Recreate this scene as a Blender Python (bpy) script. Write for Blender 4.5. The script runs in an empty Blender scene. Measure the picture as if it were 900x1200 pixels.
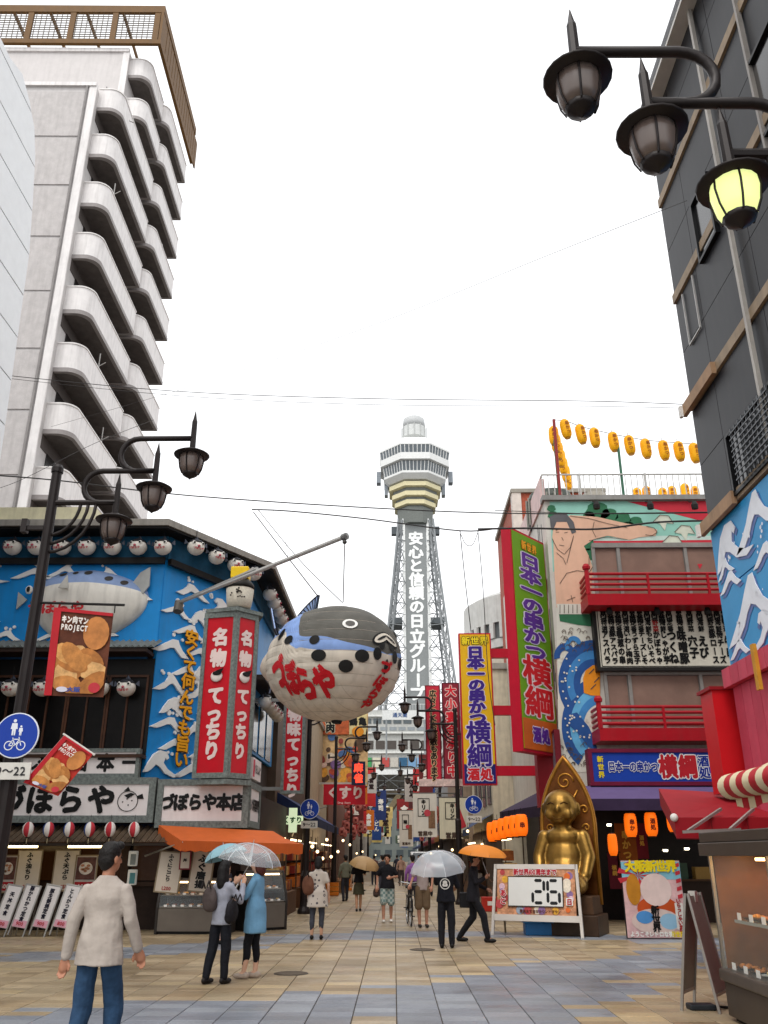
import bpy, bmesh, math, random
import numpy as np
from mathutils import Vector, Matrix, Euler
random.seed(7); np.random.seed(7)
R = math.radians
scene = bpy.context.scene
col = scene.collection
# ------------------------------------------------------------------ camera
F, CH, HY, VX = 1000.0, 1.65, 1002.0, 462.0          # focal length in photo pixels, eye height, horizon row, street vanishing column
TH = math.atan((HY-600)/F); YAW = math.atan((VX-450)/math.hypot(F, HY-600))
cam = bpy.data.cameras.new('camera'); cam.sensor_fit = 'VERTICAL'; cam.sensor_height = 24.0
cam.lens = F/1200*24; cam.clip_end = 3000; cam.clip_start = 0.05
camo = bpy.data.objects.new('camera', cam); col.objects.link(camo)
camo.location = (0, 0, CH); camo.rotation_euler = (R(90)+TH, 0, YAW); scene.camera = camo
# ------------------------------------------------------------------ world, sun, exposure
SUN_EL, SUN_ROT = R(58), R(200)
world = bpy.data.worlds.new('World'); scene.world = world; world.use_nodes = True
nt = world.node_tree; nt.nodes.clear()
wo = nt.nodes.new('ShaderNodeOutputWorld'); bg = nt.nodes.new('ShaderNodeBackground')
sk = nt.nodes.new('ShaderNodeTexSky'); sk.sky_type = 'NISHITA'; sk.sun_disc = False
sk.sun_elevation = SUN_EL; sk.sun_rotation = SUN_ROT; sk.dust_density = 6; sk.air_density = 1.2
hs = nt.nodes.new('ShaderNodeHueSaturation'); hs.inputs['Saturation'].default_value = 0.12
mx = nt.nodes.new('ShaderNodeMix'); mx.data_type = 'RGBA'; mx.inputs['Factor'].default_value = 0.82
mx.inputs[7].default_value = (10.6, 10.7, 10.9, 1)     # even cloud deck over the clear sky
nt.links.new(sk.outputs[0], hs.inputs['Color']); nt.links.new(hs.outputs[0], mx.inputs[6])
nt.links.new(mx.outputs[2], bg.inputs['Color']); bg.inputs['Strength'].default_value = 0.115
nt.links.new(bg.outputs[0], wo.inputs['Surface'])
sl = bpy.data.lights.new('sun', 'SUN'); sl.energy = 0.9; sl.angle = R(25); sl.color = (1, 0.96, 0.9)
so = bpy.data.objects.new('sun', sl); col.objects.link(so)
sd = Vector((math.sin(SUN_ROT)*math.cos(SUN_EL), math.cos(SUN_ROT)*math.cos(SUN_EL), math.sin(SUN_EL)))
so.rotation_euler = sd.to_track_quat('Z', 'Y').to_euler(); so.location = (0, 0, 60)
vs = scene.view_settings; vs.view_transform = 'Standard'; vs.look = 'None'; vs.gamma = 1; vs.use_curve_mapping = False
vs.exposure = 0.48
scene.cycles.use_denoising = True; scene.cycles.max_bounces = 6; scene.cycles.transparent_max_bounces = 12
scene.cycles.volume_bounces = 0
# ------------------------------------------------------------------ pixels of the photograph (900 x 1200) to points
def ray(x, y):
    a = x-450; b = -(y-600); ct, st = math.cos(TH), math.sin(TH)
    d = (a, F*ct-b*st, F*st+b*ct); c, s = math.cos(YAW), math.sin(YAW)
    return Vector((d[0]*c-d[1]*s, d[0]*s+d[1]*c, d[2]))
def G(x, y, z=0.0):
    d = ray(x, y); return Vector((0, 0, CH))+d*((z-CH)/d.z)
def PY(x, y, Y):
    d = ray(x, y); return Vector((0, 0, CH))+d*(Y/d.y)
def PX(x, y, X):
    d = ray(x, y); return Vector((0, 0, CH))+d*(X/d.x)
# ------------------------------------------------------------------ materials
def lin(h):
    h = h.lstrip('#'); v = [int(h[i:i+2], 16)/255 for i in (0, 2, 4)]
    return [c/12.92 if c <= .04045 else ((c+.055)/1.055)**2.4 for c in v]
MC = {}
def M(h, rough=.6, metal=0., var=.12, scale=3., bump=0., bscale=60., emit=0., alpha=1., trans=0., dirt=0., spec=.25, ehex=None):
    """a procedural material: base colour h (sRGB hex), noise variation, fine bump, streaky dirt"""
    key = (h, rough, metal, var, scale, bump, bscale, emit, alpha, trans, dirt, spec, ehex)
    if key in MC: return MC[key]
    m = bpy.data.materials.new('m_'+h.lstrip('#')); m.use_nodes = True; n = m.node_tree.nodes; L = m.node_tree.links
    b = n['Principled BSDF']; c = lin(h)
    b.inputs['Roughness'].default_value = rough; b.inputs['Metallic'].default_value = metal
    b.inputs['Specular IOR Level'].default_value = spec
    if trans: b.inputs['Transmission Weight'].default_value = trans; b.inputs['IOR'].default_value = 1.05
    b.inputs['Alpha'].default_value = alpha
    tc = n.new('ShaderNodeTexCoord')
    out = None
    if var > 0:
        no = n.new('ShaderNodeTexNoise'); no.inputs['Scale'].default_value = scale; no.inputs['Detail'].default_value = 6
        no.inputs['Roughness'].default_value = .62
        L.new(tc.outputs['Object'], no.inputs['Vector'])
        rp = n.new('ShaderNodeValToRGB'); rp.color_ramp.elements[0].position = .3; rp.color_ramp.elements[1].position = .7
        rp.color_ramp.elements[0].color = [max(0, x*(1-var)) for x in c]+[1]
        rp.color_ramp.elements[1].color = [min(1, x*(1+var)+var*.01) for x in c]+[1]
        L.new(no.outputs['Fac'], rp.inputs['Fac']); out = rp.outputs['Color']
    if dirt > 0:
        mp = n.new('ShaderNodeMapping'); mp.inputs['Scale'].default_value = (5, 5, .55); L.new(tc.outputs['Object'], mp.inputs['Vector'])
        n2 = n.new('ShaderNodeTexNoise'); n2.inputs['Scale'].default_value = 1.3; n2.inputs['Detail'].default_value = 8
        L.new(mp.outputs[0], n2.inputs['Vector'])
        r2 = n.new('ShaderNodeValToRGB'); r2.color_ramp.elements[0].position = .45; r2.color_ramp.elements[1].position = .75
        r2.color_ramp.elements[0].color = (0, 0, 0, 1); r2.color_ramp.elements[1].color = (dirt, dirt, dirt, 1)
        L.new(n2.outputs['Fac'], r2.inputs['Fac'])
        mm = n.new('ShaderNodeMix'); mm.data_type = 'RGBA'; L.new(r2.outputs[0], mm.inputs['Factor'])
        if out: L.new(out, mm.inputs[6])
        else: mm.inputs[6].default_value = c+[1]
        mm.inputs[7].default_value = (.07, .06, .05, 1); out = mm.outputs[2]
    if out: L.new(out, b.inputs['Base Color'])
    else: b.inputs['Base Color'].default_value = c+[1]
    if emit > 0:
        b.inputs['Emission Color'].default_value = (lin(ehex) if ehex else c)+[1]; b.inputs['Emission Strength'].default_value = emit
    if bump > 0:
        nb = n.new('ShaderNodeTexNoise'); nb.inputs['Scale'].default_value = bscale; nb.inputs['Detail'].default_value = 3
        L.new(tc.outputs['Object'], nb.inputs['Vector'])
        bp = n.new('ShaderNodeBump'); bp.inputs['Strength'].default_value = bump; bp.inputs['Distance'].default_value = .02
        L.new(nb.outputs['Fac'], bp.inputs['Height']); L.new(bp.outputs[0], b.inputs['Normal'])
    MC[key] = m; return m
def glass(h='dfe8ea', alpha=.18, rough=.03):
    key = ('glass', h, alpha, rough)
    if key in MC: return MC[key]
    m = bpy.data.materials.new('glass'); m.use_nodes = True; n = m.node_tree.nodes; L = m.node_tree.links
    b = n['Principled BSDF']; b.inputs['Base Color'].default_value = lin(h)+[1]; b.inputs['Roughness'].default_value = rough
    b.inputs['Specular IOR Level'].default_value = .8
    t = n.new('ShaderNodeBsdfTransparent'); mx = n.new('ShaderNodeMixShader'); mx.inputs[0].default_value = alpha
    L.new(t.outputs[0], mx.inputs[1]); L.new(b.outputs[0], mx.inputs[2]); L.new(mx.outputs[0], n['Material Output'].inputs[0])
    MC[key] = m; return m
# ------------------------------------------------------------------ mesh builder
class MB:
    def __init__(s): s.v = []; s.f = []; s.mi = []; s.cur = 0
    def add(s, vs, fs):
        k = len(s.v); s.v += [tuple(v) for v in vs]; s.f += [tuple(i+k for i in f) for f in fs]; s.mi += [s.cur]*len(fs); return s
    def bx(s, x0, x1, y0, y1, z0, z1, m=None):
        vs = [(x, y, z) for z in (z0, z1) for y in (y0, y1) for x in (x0, x1)]
        if m is not None: vs = [m @ Vector(v) for v in vs]
        return s.add(vs, [(0, 2, 3, 1), (4, 5, 7, 6), (0, 1, 5, 4), (2, 6, 7, 3), (0, 4, 6, 2), (1, 3, 7, 5)])
    def bar(s, p, q, w, h=None):
        """a rectangular bar from p to q"""
        p = Vector(p); q = Vector(q); h = h or w; d = q-p; l = d.length
        if l < 1e-6: return s
        m = Matrix.Translation(p) @ d.to_track_quat('Z', 'Y').to_matrix().to_4x4()
        return s.bx(-w/2, w/2, -h/2, h/2, 0, l, m)
    def tube(s, pts, r, n=8, caps=True):
        pts = [Vector(p) for p in pts]; k = len(pts); rr = r if hasattr(r, '__len__') else [r]*k
        vs = []; up = None
        for i, p in enumerate(pts):
            t = (pts[min(i+1, k-1)]-pts[max(i-1, 0)]).normalized()
            if up is None:
                a = Vector((0, 0, 1)) if abs(t.z) < .9 else Vector((1, 0, 0)); up = (a-t*a.dot(t)).normalized()
            else:
                up = (up-t*up.dot(t)); up = up.normalized() if up.length > 1e-6 else t.orthogonal().normalized()
            w = t.cross(up)
            for j in range(n):
                a = 2*math.pi*j/n; vs.append(p+(up*math.cos(a)+w*math.sin(a))*rr[i])
        fs = [(i*n+j, i*n+(j+1) % n, (i+1)*n+(j+1) % n, (i+1)*n+j) for i in range(k-1) for j in range(n)]
        if caps: fs += [tuple(range(n))[::-1], tuple((k-1)*n+j for j in range(n))]
        return s.add(vs, fs)
    def lathe(s, prof, n=16, c=(0, 0, 0), m=None, sx=1, sy=1):
        vs = []
        for r, z in prof:
            for j in range(n):
                a = 2*math.pi*j/n; v = Vector((r*math.cos(a)*sx, r*math.sin(a)*sy, z))
                if m is not None: v = m @ v
                vs.append(v+Vector(c))
        k = len(prof)
        fs = [(i*n+j, i*n+(j+1) % n, (i+1)*n+(j+1) % n, (i+1)*n+j) for i in range(k-1) for j in range(n)]
        if prof[0][0] > 1e-5: fs.append(tuple(range(n))[::-1])
        if prof[-1][0] > 1e-5: fs.append(tuple((k-1)*n+j for j in range(n)))
        return s.add(vs, fs)
    def ball(s, c, rx, ry=None, rz=None, n=14, k=9, m=None):
        ry = ry or rx; rz = rz or rx; vs = []; c = Vector(c)
        for i in range(k+1):
            p = math.pi*i/k
            for j in range(n):
                a = 2*math.pi*j/n; v = Vector((rx*math.sin(p)*math.cos(a), ry*math.sin(p)*math.sin(a), -rz*math.cos(p)))
                if m is not None: v = m @ v
                vs.append(c+v)
        fs = [(i*n+j, i*n+(j+1) % n, (i+1)*n+(j+1) % n, (i+1)*n+j) for i in range(k) for j in range(n)]
        return s.add(vs, fs)
    def poly(s, pts, d=None):
        """flat polygon, thickened by the vector d"""
        k = len(pts); pts = [Vector(p) for p in pts]
        if d is None: return s.add(pts, [tuple(range(k))])
        d = Vector(d)
        return s.add(pts+[p+d for p in pts], [tuple(range(k)), tuple(range(2*k-1, k-1, -1))]+[(i, i+k, (i+1) % k+k, (i+1) % k) for i in range(k)])
    def disc(s, c, r, y, n=20, rx=None, rot=0):
        """flat disc in a plane facing -y"""
        rx = rx or r; cr, sr = math.cos(rot), math.sin(rot)
        p = []
        for j in range(n):
            a = 2*math.pi*j/n; u = rx*math.cos(a); w = r*math.sin(a); p.append((c[0]+u*cr-w*sr, y, c[1]+u*sr+w*cr))
        return s.add(p, [tuple(range(n))])
    def mat(s, i): s.cur = i; return s
    def build(s, name, m, parent=None, loc=(0, 0, 0), rz=0, smooth=False, kind=None):
        me = bpy.data.meshes.new(name); me.from_pydata(s.v, [], s.f)
        ms = m if isinstance(m, (list, tuple)) else [m]
        for x in ms: me.materials.append(x)
        if len(ms) > 1: me.polygons.foreach_set('material_index', s.mi)
        if smooth: me.polygons.foreach_set('use_smooth', [True]*len(me.polygons))
        bm = bmesh.new(); bm.from_mesh(me); bmesh.ops.recalc_face_normals(bm, faces=bm.faces); bm.to_mesh(me); bm.free()
        return link(name, me, parent, loc, rz, kind)
def link(name, me, parent=None, loc=(0, 0, 0), rz=0, kind=None):
    o = bpy.data.objects.new(name, me); col.objects.link(o); o.location = loc; o.rotation_euler = (0, 0, rz)
    if parent: o.parent = parent
    if kind: o['kind'] = kind
    return o
def smooth_by_angle(o, ang=40):
    me = o.data; me.polygons.foreach_set('use_smooth', [True]*len(me.polygons))
    bm = bmesh.new(); bm.from_mesh(me)
    for e in bm.edges:
        e.smooth = not (len(e.link_faces) == 2 and e.calc_face_angle(0) > R(ang))
    bm.to_mesh(me); bm.free(); return o
def bevel(o, w, seg=2):
    bm = bmesh.new(); bm.from_mesh(o.data); bmesh.ops.remove_doubles(bm, verts=bm.verts, dist=1e-5)
    bmesh.ops.bevel(bm, geom=list(bm.edges), offset=w, segments=seg, affect='EDGES', profile=.5, clamp_overlap=True)
    bm.to_mesh(o.data); bm.free(); return o
def tag(o, label=None, cat=None, group=None, kind=None):
    if label: o['label'] = label
    if cat: o['category'] = cat
    if group: o['group'] = group
    if kind: o['kind'] = kind
    return o
def thing(name, label, cat, loc=(0, 0, 0), rz=0, group=None):
    o = bpy.data.objects.new(name, None); col.objects.link(o); o.empty_display_size = .2
    o.location = loc; o.rotation_euler = (0, 0, rz); return tag(o, label, cat, group)
def struct(o): o['kind'] = 'structure'; return o
KIDS = {}
def copy_tree(o, loc=None, rz=None, label=None, parent=None):
    c = o.copy(); col.objects.link(c); c.parent = parent
    if loc is not None: c.location = loc
    if rz is not None: c.rotation_euler = (c.rotation_euler[0], c.rotation_euler[1], rz)
    if label: c['label'] = label
    for ch in [x for x in o.children]: copy_tree(ch, parent=c)
    return c
# ------------------------------------------------------------------ lettering
TMP = bpy.data.scenes.new('workbench'); TVL = TMP.view_layers[0]      # scratch scene for evaluating curves and modifiers
GC = {}
def glyph(ch):
    if ch in GC: return GC[ch]
    cu = bpy.data.curves.new('glyph', 'FONT'); cu.body = ch; cu.size = 1; cu.align_x = 'CENTER'; cu.resolution_u = 2
    o = bpy.data.objects.new('glyph', cu); TMP.collection.objects.link(o); TVL.update()
    me = bpy.data.meshes.new_from_object(o.evaluated_get(TVL.depsgraph))
    v = np.empty(len(me.vertices)*3); me.vertices.foreach_get('co', v); v = v.reshape(-1, 3)[:, :2]
    fs = [tuple(p.vertices) for p in me.polygons]
    bpy.data.objects.remove(o); bpy.data.curves.remove(cu); bpy.data.meshes.remove(me)
    if len(v):
        x0, x1 = v[:, 0].min(), v[:, 0].max()
        v = v - np.array([(x0+x1)/2, .36]); w = x1-x0
    else: w = .4
    GC[ch] = (v, fs, w); return GC[ch]
NARROW = 'ー'
def text(s, size, m, parent, x=0, z=0, y=-.01, vert=False, off=.02, step=None, sx=1., slant=0., name='lettering', thick=0., mb=None, brk=1.0):
    """lettering in the local XZ plane facing -y, centred on x, z"""
    b = mb or MB(); n = len(s)
    wide = all(ord(c) > 0x2000 for c in s)
    if vert: st = step or size*1.08; pos = [(0, ((n-1)/2-i)*st) for i in range(n)]
    elif wide: st = step or size*1.02*sx; pos = [((i-(n-1)/2)*st, 0) for i in range(n)]
    else:
        ws = [(glyph(c)[2]+.1)*size*sx if ord(c) < 0x2000 else size*1.0*sx for c in s]; tot = sum(ws); a = -tot/2; pos = []
        for w in ws: pos.append((a+w/2, 0)); a += w
    for c, (px, pz) in zip(s, pos):
        if c in ' 　': continue
        v, fs, w = glyph(c)
        if vert and c in 'ー〜': v = np.stack([v[:, 1], -v[:, 0]], 1)
        if off <= .012: sh = [(0, 0)]
        else:
            nd = 4 if off < .03 else (6 if off < .06 else 9); sh = [(off*math.cos(2*math.pi*(i+.5)/nd), off*math.sin(2*math.pi*(i+.5)/nd)) for i in range(nd)]
            if off > .045: sh.append((0, 0))
        for i, (ox, oz) in enumerate(sh):       # bold strokes: the glyph laid a few times, each sheet a hair proud of the last
            b.add([(x+px+((a+ox)*sx+slant*q)*size, y-i*.0005, z+pz+(q+oz)*size*brk) for a, q in v], fs)
    if mb: return b
    o = b.build(name, m, parent)
    return o
def outlined(s, size, m, mo, parent, x=0, z=0, y=-.01, vert=False, off=.02, oo=.05, **k):
    text(s, size, mo, parent, x, z, y, vert, oo, name='lettering_outline', **k)
    return text(s, size, m, parent, x, z, y-.006, vert, off, **k)
def board(parent, w, h, t, m, x=0, z=0, y=0, name='board'):
    return MB().bx(x-w/2, x+w/2, y, y+t, z-h/2, z+h/2).build(name, m, parent)
def frame(parent, w, h, fw, t, m, x=0, z=0, y=0, name='frame'):
    b = MB(); b.bx(x-w/2, x+w/2, y, y+t, z+h/2-fw, z+h/2); b.bx(x-w/2, x+w/2, y, y+t, z-h/2, z-h/2+fw)
    b.bx(x-w/2, x-w/2+fw, y, y+t, z-h/2+fw, z+h/2-fw); b.bx(x+w/2-fw, x+w/2, y, y+t, z-h/2+fw, z+h/2-fw)
    return b.build(name, m, parent)
def plane_uv(x, y, o, rz):
    """pixel -> (u, z) on the vertical plane through o whose local x axis is turned by rz"""
    d = ray(x, y); n = Vector((math.sin(rz), -math.cos(rz), 0)); c = Vector((0, 0, CH)); o = Vector(o)
    t = (o-c).dot(n)/d.dot(n); p = c+d*t
    return (p-o).dot(Vector((math.cos(rz), math.sin(rz), 0))), p.z
def shift(mb, o):
    o = Vector(o); mb.v = [tuple(Vector(v)-o) for v in mb.v]; return mb
def W(mb, name, m, root, **k):
    """build world-space geometry under an unrotated root"""
    return shift(mb, root.location).build(name, m, root, **k)
# ================================================================== GROUND
struct(MB().bx(-900, 900, -60, 1500, -.6, -.04).build('ground', M('55534f', .9, var=.2, scale=.4, bump=.3)))
SLW, SLL = .487, .27
BANDS = [([(-20, 14.6), (-9.6, 15.0), (-6.5, 16.4), (-4.2, 18.0), (-2.2, 20.3), (0.6, 21.6), (3, 21.2), (8, 19.0)], .75),
         ([(-9, 9.2), (-3.2, 10.4), (-1.2, 11.2), (.4, 12.1), (1.6, 13.2), (3.3, 15.4), (5.2, 17.0), (8, 17.5)], .95),
         ([(-3, 7.2), (-.4, 8.6), (.9, 10.2), (2.6, 13.2)], .8), ([(-14, 4.6), (-2, 5.2), (3, 6.4), (9, 9.0)], .7)]
def blue_at(x, y):
    best = 9
    for pl, hw in BANDS:
        for (ax, ay), (bx_, by_) in zip(pl, pl[1:]):
            dx, dy = bx_-ax, by_-ay; t = max(0, min(1, ((x-ax)*dx+(y-ay)*dy)/(dx*dx+dy*dy)))
            best = min(best, math.hypot(x-ax-dx*t, y-ay-dy*t)/hw)
    return best
def stone(h):
    """paving stone: per-slab tone, fine grain, broad stains and damp patches, all in world space"""
    m = bpy.data.materials.new('stone_'+h); m.use_nodes = True; n = m.node_tree.nodes; L = m.node_tree.links; b = n['Principled BSDF']; c = lin(h)
    ge = n.new('ShaderNodeNewGeometry')
    ad = n.new('ShaderNodeVectorMath'); ad.operation = 'ADD'; ad.inputs[1].default_value = (-.02, 0, 50); L.new(ge.outputs['Position'], ad.inputs[0])
    sn = n.new('ShaderNodeVectorMath'); sn.operation = 'SNAP'; sn.inputs[1].default_value = (SLW, SLL, 100); L.new(ad.outputs[0], sn.inputs[0])
    wn = n.new('ShaderNodeTexWhiteNoise'); L.new(sn.outputs[0], wn.inputs['Vector'])
    def noise(sc, det=6, ro=.6):
        q = n.new('ShaderNodeTexNoise'); q.inputs['Scale'].default_value = sc; q.inputs['Detail'].default_value = det; q.inputs['Roughness'].default_value = ro; L.new(ge.outputs['Position'], q.inputs['Vector']); return q
    def rng(src, a, b_, lo, hi):
        q = n.new('ShaderNodeMapRange'); q.inputs[1].default_value = a; q.inputs[2].default_value = b_; q.inputs[3].default_value = lo; q.inputs[4].default_value = hi; L.new(src, q.inputs[0]); return q.outputs[0]
    def mul(x, y): q = n.new('ShaderNodeMath'); q.operation = 'MULTIPLY'; L.new(x, q.inputs[0]); L.new(y, q.inputs[1]); return q.outputs[0]
    stain = noise(.55, 7, .65); grain = noise(28, 5, .7); spot = noise(4.5, 4, .6); damp = noise(.9, 5, .6)
    f = mul(mul(rng(wn.outputs['Value'], 0, 1, .82, 1.12), rng(stain.outputs['Fac'], .35, .65, .8, 1.1)), mul(rng(grain.outputs['Fac'], .3, .7, .84, 1.14), rng(spot.outputs['Fac'], .58, .74, 1, .78)))
    mx_ = n.new('ShaderNodeMix'); mx_.data_type = 'RGBA'; mx_.blend_type = 'MULTIPLY'; mx_.inputs['Factor'].default_value = 1; mx_.inputs[6].default_value = c+[1]
    cb = n.new('ShaderNodeCombineColor'); [L.new(f, cb.inputs[i]) for i in range(3)]; L.new(cb.outputs[0], mx_.inputs[7]); L.new(mx_.outputs[2], b.inputs['Base Color'])
    L.new(rng(damp.outputs['Fac'], .42, .6, .56, .3), b.inputs['Roughness']); b.inputs['Specular IOR Level'].default_value = .45
    bp = n.new('ShaderNodeBump'); bp.inputs['Strength'].default_value = .3; bp.inputs['Distance'].default_value = .006; L.new(grain.outputs['Fac'], bp.inputs['Height']); L.new(bp.outputs[0], b.inputs['Normal'])
    return m
SM = [stone('9c896c'), stone('a69477'), stone('917d60'), stone('7a7e86'), stone('85898f'), stone('ae9a76')]
def slab_proto(i):
    b = MB(); w, l = SLW/2-.005, SLL/2-.0015; e = .004
    vs = [(-w, -l, -.03), (w, -l, -.03), (w, l, -.03), (-w, l, -.03), (-w, -l, -e), (w, -l, -e), (w, l, -e), (-w, l, -e),
          (-w+e, -l+e, 0), (w-e, -l+e, 0), (w-e, l-e, 0), (-w+e, l-e, 0)]
    fs = [(0, 1, 5, 4), (1, 2, 6, 5), (2, 3, 7, 6), (3, 0, 4, 7), (4, 5, 9, 8), (5, 6, 10, 9), (6, 7, 11, 10), (7, 4, 8, 11), (8, 9, 10, 11)]
    return vs, fs
pave = struct(MB().bx(-13.5, 9.5, .5, 62, -.036, -.012).build('pavement', M('4a4236', .9, var=.2)))
sv, sf = slab_proto(0); slabs = []
rs = random.Random(3)
for i in range(-28, 20):
    for j in range(4, 228):
        x = (i+.5)*SLW+.02; y = (j+.5)*SLL
        if y > 27 and (x < -4.2 or x > 4.6): continue
        if y > 22.5 and (x < -7 or x > 9): continue
        q = blue_at(x, y)+rs.uniform(-.42, .42)
        if q < 1: k = rs.choice([3, 3, 3, 4])
        elif q < 1.35 and rs.random() < .3: k = rs.choice([5, 2, 4])
        else: k = rs.choices([0, 1, 2, 5], [5, 4, 2, .5])[0]
        # how large the slab shows: the nearer the larger
        d = ray(x, y); v = Vector((x, y, -CH)); xx = abs(x)/y
        slabs.append((y if (xx < .44 and y > 9.6) else 1e3+y, x, y, k))
slabs.sort()
sm = []
for k in range(6):
    b = MB().add(sv, sf); me = bpy.data.meshes.new('paving_slab'); me.from_pydata(b.v, [], b.f); me.materials.append(SM[k]); sm.append(me)
for q, x, y, k in slabs[:300]:
    o = link('paving_slab', sm[k], pave, (x, y, rs.uniform(-.0015, .0015)))
bb = MB()
for q, x, y, k in slabs[300:]:
    dz = rs.uniform(-.0015, .0015); bb.cur = k; bb.add([(a+x, b_+y, c+dz) for a, b_, c in sv], sf)
bb.build('paving_slabs_beyond', SM, pave, kind='stuff')
struct(MB().bx(-4.4, 4.4, 62, 420, -.036, -.004).build('street', M('7d6c55', .7, var=.25, scale=.5)))
# manhole cover
for (px, py, r, lb) in ((341, 1141, .26, 'round iron manhole cover in the tan slabs beside the two women'), (495, 1113, .24, 'round iron manhole cover behind the person with the crest shirt')):
    p = G(px, py); t = thing('manhole_cover', lb, 'manhole cover', (p.x, p.y, 0))
    MB().lathe([(r, .0), (r, .006), (r-.02, .008), (0, .008)], 24).build('rim', M('4a443c', .6, .4), t)
    MB().lathe([(r-.03, .008), (r-.03, .012), (0, .012)], 24).build('plate', M('5d5245', .7, .3, bump=.6, bscale=40), t)
# ================================================================== LEFT RESTAURANT (blue wave walls)
BLUE = M('1488d0', .45, var=.1, scale=1.2, dirt=.15); BLK = M('14110f', .6, var=.3); WOOD = M('2a1a12', .6, var=.3, scale=4)
GRST = M('6f7672', .7, var=.45, scale=14, bump=.4, bscale=30); WHT = M('e2ded6', .5, var=.05, dirt=.12); INK = M('0d0c0c', .5, var=0)
CREAM = M('e9e4da', .5, var=.05)
Y0 = 22.0; A = Vector((-6.2, 22.0, 0)); B = Vector((-4.45, 25.3, 0)); C = Vector((-4.45, 32.0, 0)); RZ = math.atan2(B.y-A.y, B.x-A.x)
ZT = 9.76
rest = thing('restaurant_building', 'corner restaurant with blue wave-covered walls and a dark eave of pufferfish lanterns', 'building', (-8, 24, 0))
foot = [(-13, Y0), (A.x, A.y), (B.x, B.y), (C.x, C.y), (-13, 32.2)]
zw0 = PY(80, 884, Y0).z; zw1 = PY(80, 772, Y0).z; zl = PY(80, 752, Y0).z
# upper body: behind the cladding
W(MB().poly([(x+(.12 if 0 < i < 4 else 0)*-1, y+.12, 3.2) for i, (x, y) in enumerate(foot)], (0, 0, ZT-3.2)), 'wall', WOOD, rest)
W(MB().poly([(-13, 22.5, 0), (-3.75, 22.5, 0), (-3.75, 32, 0), (-13, 32, 0)], (0, 0, 3.2)), 'ground_floor_wall', M('2b1b12', .6, var=.35, scale=3), rest)
front = W(MB().bx(-13, A.x, Y0-.02, Y0+.1, zl-.05, 9.12), 'wave_panel', BLUE, rest)
CL = (B-A).length
zc0 = plane_uv(172, 906, A, RZ)[1]-.25
def onchamfer(b, name, m, parent=rest):
    return b.build(name, m, parent, A-Vector(rest.location), RZ)
onchamfer(MB().bx(0, CL, -.02, .1, zc0, 9.12), 'wave_panel', BLUE)
W(MB().bx(C.x-.1, C.x+.02, B.y, C.y, 4.6, 9.12), 'wave_panel', BLUE, rest)
WAVES = [[(-.5, -.12), (-.36, .0), (-.2, .14), (-.06, .32), (.03, .42), (.1, .42), (.13, .3), (.2, .16), (.34, .04), (.5, -.1), (.34, -.09), (.2, -.02), (.08, .12), (.0, .16), (-.08, .1), (-.16, .0), (-.3, -.1)],
         [(-.5, -.05), (-.34, .06), (-.16, .2), (.02, .33), (.16, .34), (.2, .24), (.3, .1), (.5, -.06), (.3, -.08), (.18, .02), (.08, .12), (-.04, .1), (-.16, .02), (-.32, -.06)],
         [(-.5, -.14), (-.4, .1), (-.28, .32), (-.12, .44), (.06, .42), (.14, .28), (.08, .22), (.04, .28), (.0, .14), (.12, .0), (.3, -.1), (.5, -.14), (.3, -.2), (.06, -.12), (-.08, .02), (-.2, .08), (-.3, -.04), (-.4, -.12)]]
WV = M('eceae6', .5, var=.05); WSH = M('24456e', .6, var=.1)
wr = random.Random(5)
def wave(parent, u, z, w, loc, rz, kind=0, flip=1, thick=.05, hs=.8):
    pts = [(u+flip*a*w, -.03, z+b*w*hs) for a, b in WAVES[kind]]
    if flip < 0: pts = pts[::-1]
    b = MB().poly(pts, (0, -thick, 0)).build('wave', WV, parent, loc, rz)
    for k in range(3):
        a = wr.uniform(.0, .3)*flip; r = wr.uniform(.02, .045)*w*1.2
        MB().lathe([(r, 0), (r, .04), (0, .04)], 10, m=Matrix.Rotation(R(90), 4, 'X')).build('spray_drop', WV, parent, Vector(loc)+Matrix.Rotation(rz, 3, 'Z') @ Vector((u+a*w, -.025, z+(.38+wr.uniform(0, .16))*w*hs)), rz)
fl = Vector((0, Y0, 0))-Vector(rest.location)
zz0 = zc0+.35; row = 0
while zz0 < 8.75:
    u = .55+(.5 if row % 2 else 0)
    while u < CL-.5:
        wave(rest, u+wr.uniform(-.12, .12), zz0+wr.uniform(-.1, .1), wr.uniform(1.0, 1.45), A-Vector(rest.location), RZ, wr.choice([0, 0, 1, 1, 2]), wr.choice([1, 1, -1]), hs=wr.uniform(.6, .75)); u += wr.uniform(1.0, 1.2)
    zz0 += .52; row += 1
zz0 = zl+.12; row = 0
while zz0 < 8.75:
    x = -12.4+(.55 if row % 2 else 0)
    while x < A.x-.5:
        if not (-10.35 < x < -7.1 and zl+.3 < zz0 < 8.5): wave(rest, x+wr.uniform(-.12, .12), zz0+wr.uniform(-.08, .08), wr.uniform(.85, 1.2), fl, 0, wr.choice([0, 0, 1, 1, 2]), wr.choice([1, 1, -1]), hs=wr.uniform(.6, .75))
        x += wr.uniform(1.0, 1.25)
    zz0 += .55; row += 1
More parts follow.
